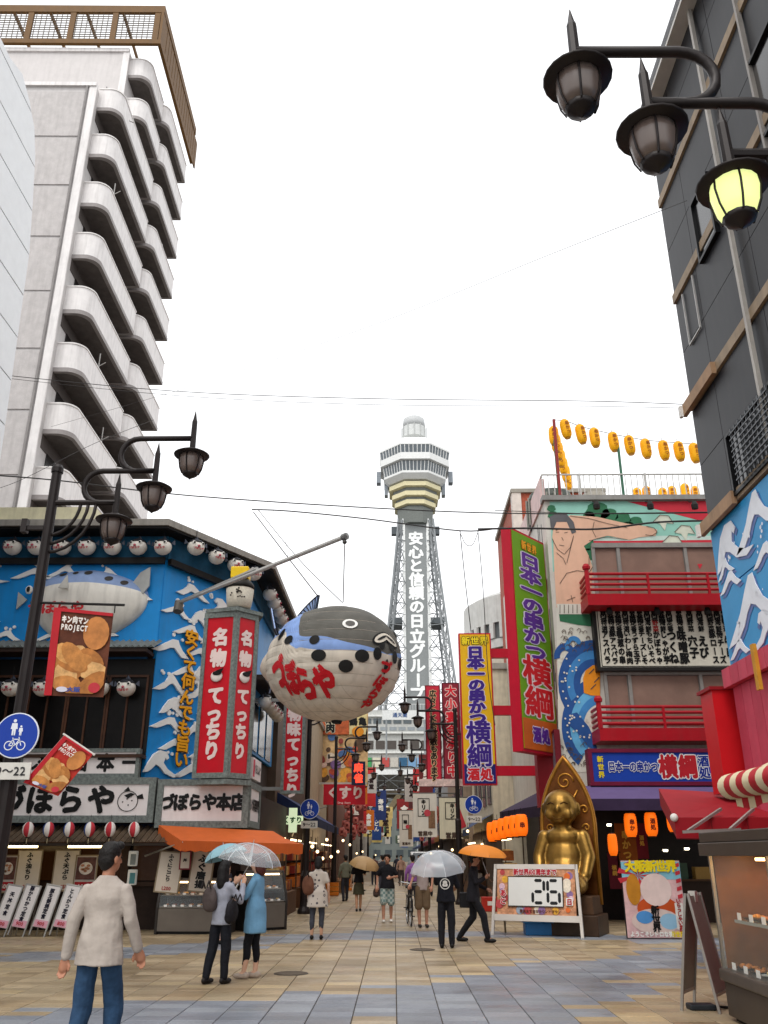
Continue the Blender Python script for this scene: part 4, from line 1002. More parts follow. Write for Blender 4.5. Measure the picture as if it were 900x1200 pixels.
ru.bx(x0-6, x1+6, 167.5, 167.56, zz_(826), zz_(825.4)); W(ru, 'roof_rail', M('c5c7c5'), bd)
t = thing('roof_sign', 'white horizontal roof sign with small lettering under the tower', 'sign', PY(475, 838, 160)); board(t, 8.5, 1.7, .3, M('cfd1cf')); text('通天閣', .9, M('2c4a7a'), t, -1, 0, -.02, off=.03); MB().bar((-3.5, .1, -.8), (-3.5, .1, -8), .3).build('post', TS, t); MB().bar((3.5, .1, -.8), (3.5, .1, -8), .3).build('post', TS, t)

# far end of the street
for (x0, x1, Y, z, c, lb) in ((-40, -9, 232, 15, '8f9488', 'grey green low building beyond the tower foot on the lantern side'), (-9, 6, 240, 15, '747b78', 'grey far building closing the end of the street'), (6, 40, 230, 14, '8a8a84', 'grey far building beyond the tower foot on the banner side')):
    t = thing('far_building', lb, 'building', ((x0+x1)/2, Y, 0)); W(MB().bx(x0, x1, Y, Y+8, 0, z), 'wall', M(c, .7, var=.2, scale=.3), t); W(MB().bx(x0-.3, x1+.3, Y-.3, Y+8, z, z+.5), 'roof', M('6f736f'), t)
    for i in range(int((x1-x0)/3)):
        for k_ in range(int(z/3.4)): W(MB().bx(x0+.6+i*3, x0+2.4+i*3, Y-.06, Y, 1.2+k_*3.2, 2.9+k_*3.2), 'window', M('4f585c', .2), t)
# ================================================================== DARK PANEL BUILDING (right edge)
XD = 6.0; DRZ = R(-90); DO = (XD, 0, 0)
def du(px, py):
    p = PX(px, py, XD); return -p.y, p.z
ye = PX(812, 490, XD).y
dk = thing('dark_panel_building', 'dark grey metal panel building with tan trims and a blue wave mural above pink boards', 'building', (XD, ye, 0), 0)
def dd(b, name, m, parent=dk):      # geometry in facade coordinates: x = -Y world, -y = out towards the plaza
    b.v = [tuple(Vector(v)+Vector((ye, 0, 0))) for v in b.v]
    return b.build(name, m, parent, (0, 0, 0), DRZ)
DKM = M('25262a', .45, .2, var=.12, scale=1.5, dirt=.12)
ztd = PX(766, 138, XD).z
dd(MB().bx(-ye+.01, -1.5, .05, 9, 0, ztd), 'wall', M('232427', .6))
# cladding panels between joints
zt_ = [PX(830, 620, XD).z, PX(809, 480, XD).z, PX(789, 356, XD).z, PX(775, 240, XD).z]
fh = (zt_[3]-zt_[0])/3
levels = []; z = zt_[0]
while z < ztd: levels.append(z); z += fh
zlow = zt_[0]
WINS = []
for z in levels:
    for h0, h1 in ((0.06, .5), (.5, .97)):
        if z+fh*h0 > ztd-.2: continue
        h1 = min(h1, (ztd-.05-z)/fh)
        x = -ye
        for k, w in enumerate((1.25, 2.3, 2.3, 2.3, 2.3, 2.3)):
            if x+w > -1.6: break
            dd(MB().bx(x+.008, x+w-.008, -.0, .05, z+fh*h0+.008, z+fh*h1-.008), 'cladding_panel', DKM); x += w
    dd(MB().bx(-ye, -1.6, -.05, .05, z-.06, z+fh*.06-.004), 'trim_strip', M('8d7a63', .55, var=.2, dirt=.3))
for (pa, pb) in (((830, 620), (866, 580)), ((809, 480), (841, 425))):
    a, b_ = du(*pa), du(*pb); dd(MB().bx(a[0]-.1, b_[0], -.14, -.05, a[1]-.12, a[1]+.12), 'trim_board', M('9a7a5c', .6, var=.2, dirt=.2)); dd(MB().bx(a[0]-.12, a[0]-.02, -.2, -.14, a[1]-.14, a[1]+.1), 'trim_end', M('d8d5d0'))
# vertical conduit
p = du(850, 210); dd(MB().bx(p[0]-.04, p[0]+.04, -.12, -.05, zlow+.3, ztd-.1), 'conduit', M('a8a39c', .45, .3, dirt=.3))
dd(MB().bx(p[0]+1.6, p[0]+1.66, -.1, -.02, zlow+.3, ztd-.1), 'conduit', M('8a8580', .45, .3, dirt=.3))
# barred window and upper windows
def dwin(px0, py0, px1, py1, name='window', bars=True):
    a = du(px0, py0); b_ = du(px1, py1); x0, x1 = a[0], a[0]+max(1.0, b_[0]-a[0]); 
    return x0, x1
def window_on_dark(x0, x1, z0, z1, bars):
    w = dd(MB().bx(x0, x1, -.03, .02, z0, z1), 'window', M('0c0c0e', .15, spec=.6))
    f = MB(); f.bx(x0-.06, x0, -.09, .0, z0-.06, z1+.06); f.bx(x1, x1+.06, -.09, .0, z0-.06, z1+.06); f.bx(x0, x1, -.09, 0, z1, z1+.06); f.bx(x0, x1, -.09, 0, z0-.06, z0)
    f.v = [tuple(Vector(v)+Vector((ye, 0, 0))) for v in f.v]; f.build('window_frame', M('1b1c1e', .4, .5), w)
    if bars:
        g = MB(); n = 9
        for i in range(n+1): xx = x0+.35+(x1-x0-.4)*i/n; g.bx(xx-.012, xx+.012, -.14, -.11, z0, z1)
        for i in range(9): zz = z0+.1+(z1-z0-.2)*i/8; g.bx(x0+.3, x1, -.155, -.14, zz-.012, zz+.012)
        g.v = [tuple(Vector(v)+Vector((ye, 0, 0))) for v in g.v]; g.build('window_bars', M('55585c', .4, .5), w)
a = du(857, 520); zb, zt2 = du(862, 582)[1], du(857, 512)[1]
window_on_dark(a[0], a[0]+1.9, zb, zt2, True)
a = du(816, 250); z1 = du(816, 238)[1]; window_on_dark(a[0], a[0]+.8, z1-1.3, z1, False)
a = du(884, 85); z1 = du(884, 75)[1]; window_on_dark(a[0], a[0]+1.6, z1-1.5, z1, False)
# thin conduit rectangle
a, b_ = du(801, 345), du(828, 372); z0, z1 = du(810, 405)[1], du(801, 345)[1]
g = MB(); x0, x1 = a[0], a[0]+.62
for (p, q) in (((x0, z0), (x0, z1)), ((x1, z0), (x1, z1+.0)), ((x0, z0), (x1, z0))): g.bar((p[0], -.03, p[1]), (q[0], -.03, q[1]), .03)
dd(g, 'thin_frame', M('a9a7a4', .4, .4))
# horizontal louvre screen on the roof edge
zl0 = ztd; zl1 = PX(757, 106, XD-.3).z
n_l = 16
for i in range(n_l): dd(MB().bx(-ye-.02, -1.6, -.3, -.22, zl0+(zl1-zl0)*i/n_l, zl0+(zl1-zl0)*(i+.55)/n_l), 'louvre_slat', M('6f6f71', .4, .4))
for x in (-ye+.4, -ye+3, -ye+6, -ye+9): dd(MB().bx(x, x+.08, -.2, -.0, zl0, zl1), 'louvre_post', M('3a3a3c', .5))
dd(MB().bx(-ye, -1.6, .2, .3, zl0, zl1), 'louvre_backing', M('1c1c1e', .6)); dd(MB().bx(-ye, -1.6, -.3, .05, zl0-.1, zl0-.02), 'louvre_sill', M('b8b4ae', .4))
# blue mural panel
zm0, zm1 = du(848, 790)[1], zlow-.1
MUR = M('2f8fc6', .45, var=.08, scale=1.2); mm_ = (zm0+zm1)/2+.1
dd(MB().bx(-ye, -1.6, -.0, .05, zm0, mm_-.012), 'mural_panel', MUR); dd(MB().bx(-ye, -1.6, -.0, .05, mm_+.012, zm1), 'mural_panel', MUR)
for (px, py, w, k, f) in ((850, 655, 1.7, 2, 1), (888, 618, 1.9, 0, 1), (838, 702, 1.0, 1, 1), (872, 735, 2.4, 0, 1), (862, 772, .9, 1, 1), (897, 745, 1.2, 2, -1), (898, 655, 1.0, 1, 1), (850, 672, .8, 0, 1)):
    u, z = du(px, py); u = max(u, -ye+w*.52+.05); z = max(z, zm0+.2*w); pts = [(u+f*a_*w, -.01, z+b2*w*.75) for a_, b2 in WAVES[k]]
    if f < 0: pts = pts[::-1]
    dd(MB().poly(pts, (0, -.012, 0)), 'painted_wave', M('dfe3ea', .5, var=.08)); dd(MB().poly([(x+.06*f, -.004, z2-.07) for x, y2, z2 in pts], (0, -.004, 0)), 'painted_wave_shade', M('5a6fa5', .5))
    for q in range(5): dd(MB().disc((u+wr.uniform(-.1, .3)*w, z+wr.uniform(.38, .62)*w), wr.uniform(.015, .04), -.03, 8), 'painted_spray', M('dfe3ea', .5))
xx_ = -ye+3.4
while xx_ < -2.6:
    for z in (zm0+.5, zm0+1.5, zm0+2.5, zm0+3.4):
        if z > zm1-.5: continue
        k_ = wr.choice([0, 1, 2]); w = wr.uniform(.9, 1.7); f = wr.choice([1, -1]); ux = xx_+wr.uniform(-.3, .3); pts = [(ux+f*a_*w, -.01, z+b2*w*.75) for a_, b2 in WAVES[k_]]
        if f < 0: pts = pts[::-1]
        dd(MB().poly(pts, (0, -.012, 0)), 'painted_wave', M('dfe3ea', .5, var=.08)); dd(MB().poly([(x+.06*f, -.004, z2-.07) for x, y2, z2 in pts], (0, -.004, 0)), 'painted_wave_shade', M('5a6fa5', .5))
    xx_ += 1.5
# pink boards below: header and single planks
PNK = [M('c4485c', .6, var=.12, scale=2, dirt=.1), M('ba4054', .6, var=.12, scale=2, dirt=.1)]
zh = du(850, 812)[1]
x = -ye
for i in range(26):
    dd(MB().bx(x+.006, x+.36, -.18, -.0, zh, zm0-.01), 'header_plank', PNK[i % 2]); dd(MB().bx(x+.1+.006, x+.1+.36, -.06, .0, .0, zh-.01), 'plank', PNK[(i+1) % 2]); x += .37
    if x > -3: break
dd(MB().bx(-ye+1.5, -ye+1.62, -.24, -.18, zh-.3, zm0+.1), 'yellow_strip', M('c08a2a'))
# red box pillar at the far corner
p0 = PY(827, 812, ye+.45); z0, z1 = PY(838, 930, ye+.45).z, p0.z
t = thing('red_pillar_box', 'bright red box pillar fixed at the corner past the pink boards', 'pillar', (p0.x, ye+.45, 0))
MB().bx(0, .75, -.3, .3, z0, z1).build('box', M('c2141c', .4, var=.05), t); MB().bx(-.05, .8, -.34, .34, z1, z1+.06).build('cap', M('8a0f18', .5), t); MB().bx(.35, .55, -.1, .1, 0, z0).build('post', M('5a1016'), t)
# striped awning roll + red awning
sa = thing('striped_awning', 'red and cream striped awning with a rolled end above the glass food case', 'awning', (5.2, 11, 0))
q0 = PY(842, 922, 12.6); zq = q0.z; xs0 = q0.x
b = MB(); n = 16; yy = 12.6; Ls = 6.2; prof_ = []
for i in range(13):
    a = R(-100+i*230/12); prof_.append((xs0+.18-.19*math.cos(a)*1.0, zq+.0+.17*math.sin(a)))
st_n = 28
for k in range(st_n):
    b.cur = k % 2; ya = yy-k*Ls/st_n; yb = yy-(k+1)*Ls/st_n; vs = []
    for (x, z) in prof_: vs += [(x, ya, z), (x, yb, z)]
    b.add(vs, [(2*i, 2*i+2, 2*i+3, 2*i+1) for i in range(12)])
    b.add([(prof_[0][0], ya, prof_[0][1]), (prof_[0][0], yb, prof_[0][1]), (prof_[0][0]+.01, yb, prof_[0][1]-.12-.03*math.sin(k*1.3)), (prof_[0][0]+.01, ya, prof_[0][1]-.12-.03*math.sin(k*1.3-1.3))], [(0, 1, 2, 3)])
    b.add([(prof_[-1][0], ya, prof_[-1][1]), (prof_[-1][0], yb, prof_[-1][1]), (XD-.2, yb, zq+.55), (XD-.2, ya, zq+.55)], [(0, 1, 2, 3)])
W(b, 'canopy', [M('d9c9a6', .65, var=.06), M('b0202a', .65, var=.06)], sa, smooth=True)
W(MB().poly([(x, 12.6, z) for x, z in prof_]+[(XD-.25, 12.6, zq+.5), (XD-.25, 12.6, zq+.1)], (0, .02, 0)), 'end_panel', M('d5cab2', .6), sa)
W(MB().bar((XD-.3, 12.45, zq+.35), (xs0+.5, 12.45, zq-.05), .05), 'arm', M('9a9791', .4, .5), sa)
ra = thing('red_awning', 'plain dark red awning with steel arms under the striped awning', 'awning', (5.5, 15, 0))
t0, t1 = PY(790, 958, 13.9), PY(865, 930, 16.2)
b = MB(); RA = M('8f101c', .65, var=.1)
b.add([(t0.x, 13.9, t0.z), (t0.x+2.2, 13.9, t0.z), (t0.x+2.2, 16.4, t1.z), (t0.x+.55, 16.4, t1.z+.1)], [(0, 1, 2, 3)])
b.add([(t0.x, 13.9, t0.z), (t0.x+2.2, 13.9, t0.z), (t0.x+2.2, 13.9, t0.z-.32), (t0.x, 13.9, t0.z-.3)], [(0, 1, 2, 3)])
b.add([(t0.x, 13.9, t0.z), (t0.x, 13.9, t0.z-.3), (t0.x+.55, 16.4, t1.z-.2), (t0.x+.55, 16.4, t1.z+.1)], [(0, 1, 2, 3)])
W(b, 'canopy', RA, ra); W(MB().tube([(t0.x, 13.89, t0.z-.3), (t0.x+2.2, 13.89, t0.z-.32)], .012, 5), 'hem', M('6a0c14', .7), ra); [W(MB().bar((t0.x+.55*q, 13.88, t0.z+.004), (t0.x+.55*q, 13.88, t0.z-.3), .008), 'seam', M('6a0c14', .7), ra) for q in (1, 2, 3)]; W(MB().ball((t0.x, 13.9, t0.z), .06), 'knob', M('d5d2cc'), ra)
for k in (0, 1): W(MB().bar(PY(806, 974, 13.6)+Vector((k*.6, 0, 0)), PY(845, 948, 14.0)+Vector((k*.5, 0, 0)), .04), 'arm', M('a19e98', .4, .6), ra)
W(MB().bar(PY(800, 975, 13.5), PY(868, 972, 13.5), .04), 'arm_rail', M('a19e98', .4, .6), ra)
# ================================================================== GLASS FOOD CASE (right foreground)
gc = G(836, 1195); XC, YC = gc.x+.17, gc.y
ca = thing('glass_food_case', 'tall grey steel and glass case of plastic food samples in the right foreground', 'display case', (XC, YC, 0), R(-90))
LC, DC = 3.3, 1.0
zb, zt, zh = PX(834, 1130, XC).z, PX(828, 1003, XC).z, PX(823, 976, XC).z
STE = M('463c34', .45, .1, var=.12, scale=2, dirt=.25)
bevel(MB().bx(0, LC, 0, DC, .04, zb-.12).build('base', STE, ca), .015); bevel(MB().bx(-.03, LC, -.04, DC+.02, zb-.12, zb).build('counter_lip', M('5c524a', .4, .3, dirt=.2), ca), .02)
MB().bx(.05, LC, .06, DC, 0, .04).build('kick_plate', BLK, ca)
bevel(MB().bx(-.06, LC, -.08, DC, zt, zt+(zh-zt)*.55).build('header', STE, ca), .01); bevel(MB().bx(-.05, LC, -.06, DC, zt+(zh-zt)*.55+.004, zh).build('header_cap', STE, ca), .01)
for (x, y) in ((.0, .0), (.0, DC-.04), (1.62, 0), (LC-.04, 0)): MB().bx(x, x+.035, y, y+.035, zb, zt).build('corner_post', M('aaa49a', .3, .8), ca)
MB().bx(.04, LC-.04, DC-.05, DC, zb, zt).build('back_panel', M('3a2818', .5, var=.4, scale=3), ca)
for (x0, x1) in ((.04, 1.62), (1.66, LC-.04)): MB().bx(x0, x1, .008, .016, zb, zt).build('glass_pane', glass('cfd8d4', .07), ca)
MB().bx(.008, .016, .04, DC-.04, zb, zt).build('glass_pane', glass('cfd8d4', .07), ca)
MB().bx(.022, .03, .05, DC-.05, zb, zt).build('end_panel', M('7a4c26', .4, var=.35, scale=2.5), ca)
zs_ = zb+(zt-zb)*.42
MB().bx(.25, LC, .12, DC-.06, zs_, zs_+.015).build('glass_shelf', glass('a8c4bc', .4), ca); MB().bx(.25, LC, .115, .125, zs_-.012, zs_+.02).build('shelf_edge', M('b7bdb8', .2, .6), ca)
MB().bx(.3, LC, .42, .6, zt-.05, zt-.02).build('lamp_tube', M('ffc880', emit=9, var=0), ca); MB().bx(.5, .9, .45, .62, zs_+.5, zs_+.52).build('lamp_tube', M('ffe0b0', emit=3, var=0), ca)  # added glowing slabs, sized to brighten and warm the case interior
MB().bx(.05, LC-.05, .1, DC-.06, zt-.35, zt-.1).build('amber_valance', M('8a4a1c', .5, var=.3), ca) if False else None
fr = random.Random(9)
for lev, (z, n_, y) in enumerate(((zb, 9, .22), (zb+.02, 9, .55), (zs_+.015, 7, .3))):
    for i in range(n_):
        x = .22+(.14 if lev == 2 else 0)+i*.33; 
        MB().lathe([(.07, .0), (.14, .028), (.13, .024), (0, .012)], 16, (x, y, z)).build('plate', M(fr.choice(['e2ddd2', '3a3430', 'c9d0cc']), .25), ca, smooth=True)
        f = MB()
        for q in range(7): f.ball((x+fr.uniform(-.08, .08), y+fr.uniform(-.06, .06), z+.035), fr.uniform(.02, .045), None, fr.uniform(.015, .028), 8, 5)
        f.build('food', M(fr.choice(['b8702a', '9c5220', 'c98c3c', '8a3c1c', 'd8b070']), .4, var=.35, scale=40), ca, smooth=True)
        if lev != 1: MB().bx(x-.05, x+.05, y-.17, y-.165, z+.005, z+.075).build('price_card', M('ece8e0', var=.02), ca)
# ---- grey A-frame board
g0 = G(797, 1188); t = thing('a_frame_board', 'plain grey steel A-frame board beside the glass food case', 'sign stand', (g0.x+.4, g0.y+.3, 0), R(56))
t.scale = (.82, .82, 1); hb = PY(812, 1046, g0.y+.35).z
for s_ in (-1, 1):
    f = MB().bar((-.3, s_*.26, 0.0), (-.3, s_*.02, hb), .035); f.bar((.3, s_*.26, 0), (.3, s_*.02, hb), .035); f.bar((-.3, s_*.23, .18), (.3, s_*.23, .18), .03); f.build('leg_frame', M('8f8a84', .35, .6), t)
    MB().add([(-.285, s_*.235, .2), (.285, s_*.235, .2), (.285, s_*.03, hb-.03), (-.285, s_*.03, hb-.03), (-.285, s_*.22, .2), (.285, s_*.22, .2), (.285, s_*.015, hb-.03), (-.285, s_*.015, hb-.03)], [(0, 1, 2, 3), (4, 7, 6, 5), (0, 4, 5, 1), (1, 5, 6, 2), (2, 6, 7, 3), (3, 7, 4, 0)]).build('panel', M('7d756d', .45, .2, var=.12), t)
MB().bx(-.06, .06, -.05, .05, hb-.1, hb+.02).build('hinge_plate', M('b5b0a8', .4, .5), t)
t = thing('cable_box', 'small dark cable box lying by the foot of the A-frame board', 'box', G(822, 1183)); bevel(MB().bx(-.15, .15, -.1, .1, 0, .06).build('case', M('22252a', .5), t), .015); MB().tube([(.14, 0, .03), (.3, .05, .015), (.5, .02, .015)], .015, 6).build('cable', BLK, t)
# ================================================================== SKEWER RESTAURANT (right, mural)
YK = 25.0; KX = 4.8
yk = thing('mural_restaurant_building', 'restaurant building with wrestler and wave mural, red balconies and roof railing', 'building', (8, YK, 0))
def k(px, py, dy=0): p = PY(px, py, YK-dy); return p.x, p.z
zr = k(700, 587)[1]
KW = M('c9c4ba', .6, var=.08, dirt=.2)
W(MB().bx(KX, 14, YK, 36, 3.4, zr), 'wall', KW, yk)
W(MB().bx(KX+.4, 14, YK+.9, 36, 0, 3.4), 'ground_floor_wall', M('1a1310', .6, var=.3), yk)
def paint(pts, m, lay, name='painted_patch'):
    P_ = [(k(x, y)[0], YK-.003-lay*.004, k(x, y)[1]) for x, y in pts]
    return W(MB().poly(P_, (0, -.002, 0)), name, m, yk)
SKIN = M('dcb095', .6, var=.05, dirt=.08); PTEAL = M('8fc4b4', .6, var=.06); PRED = M('c22a3a', .55, var=.06); PGRN = M('2f6b4a', .6, var=.12); PWHT = M('d5d2c6', .6, var=.06, dirt=.1); PLINE = M('5c4c42', .6); PHAIR = M('5a595c', .6)
def k2(x0, y0, x1, y1): a = k(x0, y0); b_ = k(x1, y1); return a, b_
paint([(644, 588), (905, 586), (905, 670), (648, 670)], PTEAL, 0)
paint([(735, 588), (905, 586), (905, 628), (850, 618)], PRED, 1)
paint([(745, 628), (905, 628), (905, 670), (690, 670), (690, 632)], M('c0d4ca', .6), 1)
paint([(725, 634), (905, 632), (905, 645), (700, 646), (690, 634)], PRED, 2)
# foliage clouds
for (cx, cy, r) in ((700, 600, 14), (714, 604, 10), (730, 608, 9), (690, 606, 8), (745, 612, 8), (736, 618, 8), (688, 638, 9), (700, 642, 7), (646, 596, 5), (648, 604, 6), (690, 650, 9), (686, 660, 7)):
    paint([(cx+r*math.cos(a)*(1+.12*math.sin(5*a)), cy+r*.8*math.sin(a)) for a in [2*math.pi*i/18 for i in range(18)]], PGRN, 3)
# wrestler: torso, arm, head, hair (generic cartoon figure)
paint([(648, 615), (668, 604), (700, 606), (735, 614), (757, 617), (770, 621), (768, 628), (748, 630), (738, 633), (712, 628), (696, 632), (684, 640), (690, 652), (694, 664), (693, 700), (694, 712), (652, 712), (649, 660)], SKIN, 4)
paint([(644, 606), (652, 602), (664, 603), (672, 612), (675, 624), (670, 626), (664, 612), (652, 612), (648, 622), (645, 618)], PHAIR, 6)
paint([(649, 612), (664, 611), (669, 622), (670, 636), (662, 646), (652, 642), (647, 630)], SKIN, 5)
def pline(pts, lay=7, w=.018):
    b = MB(); P_ = [Vector((k(x, y)[0], YK-.006-lay*.004, k(x, y)[1])) for x, y in pts]
    for p, q in zip(P_, P_[1:]): b.bar(p, q, w, .004) if False else b.add([p+Vector((-(q-p).z, 0, (q-p).x)).normalized()*w/2, p-Vector((-(q-p).z, 0, (q-p).x)).normalized()*w/2, q-Vector((-(q-p).z, 0, (q-p).x)).normalized()*w/2, q+Vector((-(q-p).z, 0, (q-p).x)).normalized()*w/2], [(0, 1, 2, 3)])
    W(b, 'painted_line', PLINE, yk)
for pts in ([(651, 622), (656, 620)], [(661, 621), (666, 620)], [(658, 630), (660, 634)], [(655, 639), (661, 640)], [(651, 624), (655, 624)], [(661, 625), (665, 624)], [(647, 632), (653, 644), (661, 650), (668, 642), (671, 632)], [(652, 648), (660, 655), (663, 662)], [(672, 628), (664, 660)], [(656, 684), (664, 672), (676, 669), (690, 671), (695, 664)],
            [(668, 605), (690, 608), (712, 614), (735, 619)], [(696, 612), (694, 622), (698, 630)], [(757, 617), (766, 619), (770, 624), (764, 628), (756, 627)], [(690, 634), (710, 630), (735, 633)], [(664, 704), (674, 700)], [(669, 698), (671, 706)], [(690, 664), (690, 652)]): pline(pts)
paint([(652, 708), (694, 708), (694, 716), (690, 720), (655, 720)], PWHT, 5)
for x in range(656, 692, 5): pline([(x, 709), (x, 719)], 7, .02)
paint([(655, 720), (694, 716), (697, 735), (675, 732), (656, 728)], PGRN, 4)
# white lower field, generic curling waves and a fan
paint([(652, 712), (700, 712), (703, 905), (655, 905)], PWHT, 1)
WB1, WB2, WB3 = M('24508f', .55, var=.12), M('3d7fba', .55, var=.12), M('5fa6d0', .55)
def curl(cx, cy, r0, r1, a0, a1, m, lay):
    n_ = 14; o_ = [(cx+r1*math.cos(R(a0+(a1-a0)*i/n_)), cy-r1*1.25*math.sin(R(a0+(a1-a0)*i/n_))) for i in range(n_+1)]; i_ = [(cx+r0*math.cos(R(a0+(a1-a0)*i/n_)), cy-r0*1.25*math.sin(R(a0+(a1-a0)*i/n_))) for i in range(n_+1)]
    paint(o_+i_[::-1], m, lay)
for (r0, r1, m) in ((30, 40, WB1), (22, 30, WB2), (14, 22, WB1)): curl(694, 800, r0, r1, 62, 215, m, 3)
for (r0, r1, m) in ((36, 46, WB1), (28, 36, WB3), (20, 28, WB2)): curl(704, 850, r0, r1, 95, 235, m, 2)
curl(662, 770, 6, 13, 10, 190, WB1, 4); curl(672, 758, 5, 10, 20, 200, WB2, 5)
paint([(662, 838), (676, 835), (690, 852), (698, 870), (700, 880), (690, 876), (676, 858), (664, 848)], WB1, 5)
paint([(683, 795), (686, 786), (694, 780), (703, 778), (703, 816), (692, 815), (684, 812)], M('e08a1a', .55, var=.12), 6)
for (x, y) in ((690, 790), (696, 800), (692, 808)): pline([(x, y), (x+6, y-6)], 8, .03)
dts = MB(); 
for i in range(46):
    x, y = wr.choice([(wr.uniform(657, 680), wr.uniform(766, 830)), (wr.uniform(662, 692), wr.uniform(838, 866))]); q = k(x, y); dts.disc(q, .03, YK-.032, 6)
W(dts, 'painted_spray', PWHT, yk, kind='stuff')
for i in range(60):
    x = wr.uniform(655, 692); y = wr.choice([wr.uniform(735, 765), wr.uniform(872, 900)]); pline([(x, y), (x+2, y-2.5), (x+4.5, y-1.5), (x+4.5, y+.8)], 7, .016)
# pale bird shapes far right of the mural
for (cx, cy) in ((775, 610), (800, 622), (786, 634)): paint([(cx-10, cy+2), (cx-2, cy-6), (cx+8, cy-5), (cx+14, cy+4), (cx+6, cy+3), (cx+4, cy+12), (cx-2, cy+4)], M('cfd2c0', .6), 4); pline([(cx-10, cy+2), (cx-2, cy-6), (cx+8, cy-5), (cx+14, cy+4)], 8, .02)
# windows, balconies
GREYF = M('8f8b86', .5, .2, dirt=.2); CURT = M('86685a', .55, var=.18, scale=1.5, spec=.5)
def balcony_red(x0, x1, ytop, ybot, ywin0, ywin1, xs):
    (ax, zt2), (bx2, _) = k(x0, ytop, 1.0), k(x1, ytop, 1.0); zb2 = k(x0, ybot, 1.0)[1]; zw0, zw1 = k(x0, ywin1)[1], k(x0, ywin0)[1]
    ex = 13.5; wx0 = k(x0+7, ywin0)[0]
    W(MB().bx(wx0, ex, YK-.06, YK-.01, zw0, zw1), 'window_frame', GREYF, yk)
    cuts = [wx0]+[k(x, ywin0)[0] for x in xs]+[ex]
    for a, b_ in zip(cuts, cuts[1:]):
        pn = W(MB().bx(a+.06, b_-.06, YK-.08, YK-.06, zw0+.05, zw1-.12), 'window_pane', M('8a7064', .12, var=.15, scale=1.2, spec=.7), yk)
    for x in cuts: W(MB().bx(x-.04, x+.06, YK-.14, YK-.08, zw0, zw1), 'mullion', GREYF, yk)
    W(MB().bx(wx0-.02, ex, YK-.16, YK-.06, zw1-.1, zw1+.05), 'lintel', GREYF, yk)
    REDB = M('a5101e', .42, var=.08, dirt=.1)
    zs0 = zb2+.34
    W(MB().bx(ax, ex, YK-1.0, YK-.02, zb2, zs0), 'balcony_slab', REDB, yk)
    hr = (zt2-zs0)
    for i in range(4): W(MB().tube([(ax, YK-.95, zs0+hr*(.22+i*.26)), (ex, YK-.95, zs0+hr*(.22+i*.26))], .045, 8), 'balcony_rail', REDB, yk); W(MB().tube([(ax+.05, YK-.95, zs0+hr*(.22+i*.26)), (ax+.05, YK-.05, zs0+hr*(.22+i*.26))], .045, 8), 'balcony_rail', REDB, yk)
    x = ax
    while x < ex: W(MB().bx(x+.03, x+.1, YK-1.0, YK-.93, zs0, zs0+hr), 'balcony_post', REDB, yk); x += 1.75
    W(MB().lathe([(.07, 0), (.07, hr+.12), (.11, hr+.14), (.12, hr+.22), (.07, hr+.3), (0, hr+.31)], 10, (ax+.05, YK-.95, zs0)), 'newel_post', REDB, yk)
balcony_red(686, 836, 672, 709, 640, 700, (722, 800))
balcony_red(700, 840, 828, 868, 788, 850, (735, 818))
paint([(816, 662), (822, 662), (819, 668)], PRED, 22)
# menu board between the floors
a, zt2 = k(696, 712, .3); b_, zb2 = k(845, 783, .3); b_ = 11.6
mbd = thing('menu_board', 'white wall menu board with columns of black skewer names between the red balconies', 'menu board', ((a+b_)/2, YK-.3, (zt2+zb2)/2))
w, h = b_-a, zt2-zb2
board(mbd, w, h, .25, M('d5cfbf', .55, var=.05, dirt=.1)); frame(mbd, w+.14, h+.14, .1, .3, M('1d1a18', .5), y=-.03); frame(mbd, w-.14, h-.1, .02, .01, M('1d1a18'), y=-.012)
cols_ = ['アスパラ', '豚アスパラ', '鴨葱の串', 'いわし梅肉', 'うずら玉子', 'チーズしそ', 'もちいそべ', 'かぼちゃ', 'じゃが芋', 'つくね', '味噌豚', '穴子', 'えび', '豚ロース', '侍チーズ', '牛串', '海老', 'いか']
ux = -w/2+.25; lt = MB(); lt2 = MB()
for i, s_ in enumerate(cols_):
    big = 9 <= i <= 12; st_ = .215 if not big else .3; n_ = len(s_); sp = min(.34, 1.0/n_)
    text(s_, sp*1.0 if big else sp*.98, None, None, ux, -h*.16, -.016, vert=True, off=.055, step=sp, mb=lt, sx=min(1.3, (.2 if not big else .28)/sp))
    text(wr.choice(['野菜', '特選', '海鮮', '定番']), .19, None, None, ux, h*.19, -.016, vert=True, off=.04, step=.19, mb=(lt2 if i == 7 else lt), sx=.95)
    text(wr.choice(['壱百五拾円', '弐百円也']), .12, None, None, ux, h*.38, -.016, vert=True, off=.08, step=.1, mb=lt, sx=1.6)
    ux += st_
    if ux > w/2-.2: break
lt.build('lettering', INK, mbd); lt2.build('lettering', M('a02020'), mbd)
for px in (714, 770, 829):
    p = PY(px, 716, YK-.7); t = thing('spot_lamp', 'small black spot lamp over the skewer menu board', 'lamp', p, 0, 'spot lamps over the menu board')
    MB().lathe([(.05, .12), (.1, .0), (.09, -.1), (0, -.09)], 10).build('head', BLK, t); MB().tube([(0, 0, .1), (0, .35, .2)], .02, 5).build('arm', BLK, t)
for px in (699, 762, 814):
    p = PY(px, 592, YK-.5); t = thing('spot_lamp', 'small black spot lamp under the roof edge over the mural', 'lamp', p, 0, 'spot lamps over the mural')
    MB().lathe([(.05, .14), (.11, .0), (.1, -.12), (0, -.1)], 10).build('head', BLK, t); MB().tube([(0, 0, .1), (0, .45, .3)], .02, 5).build('arm', BLK, t)
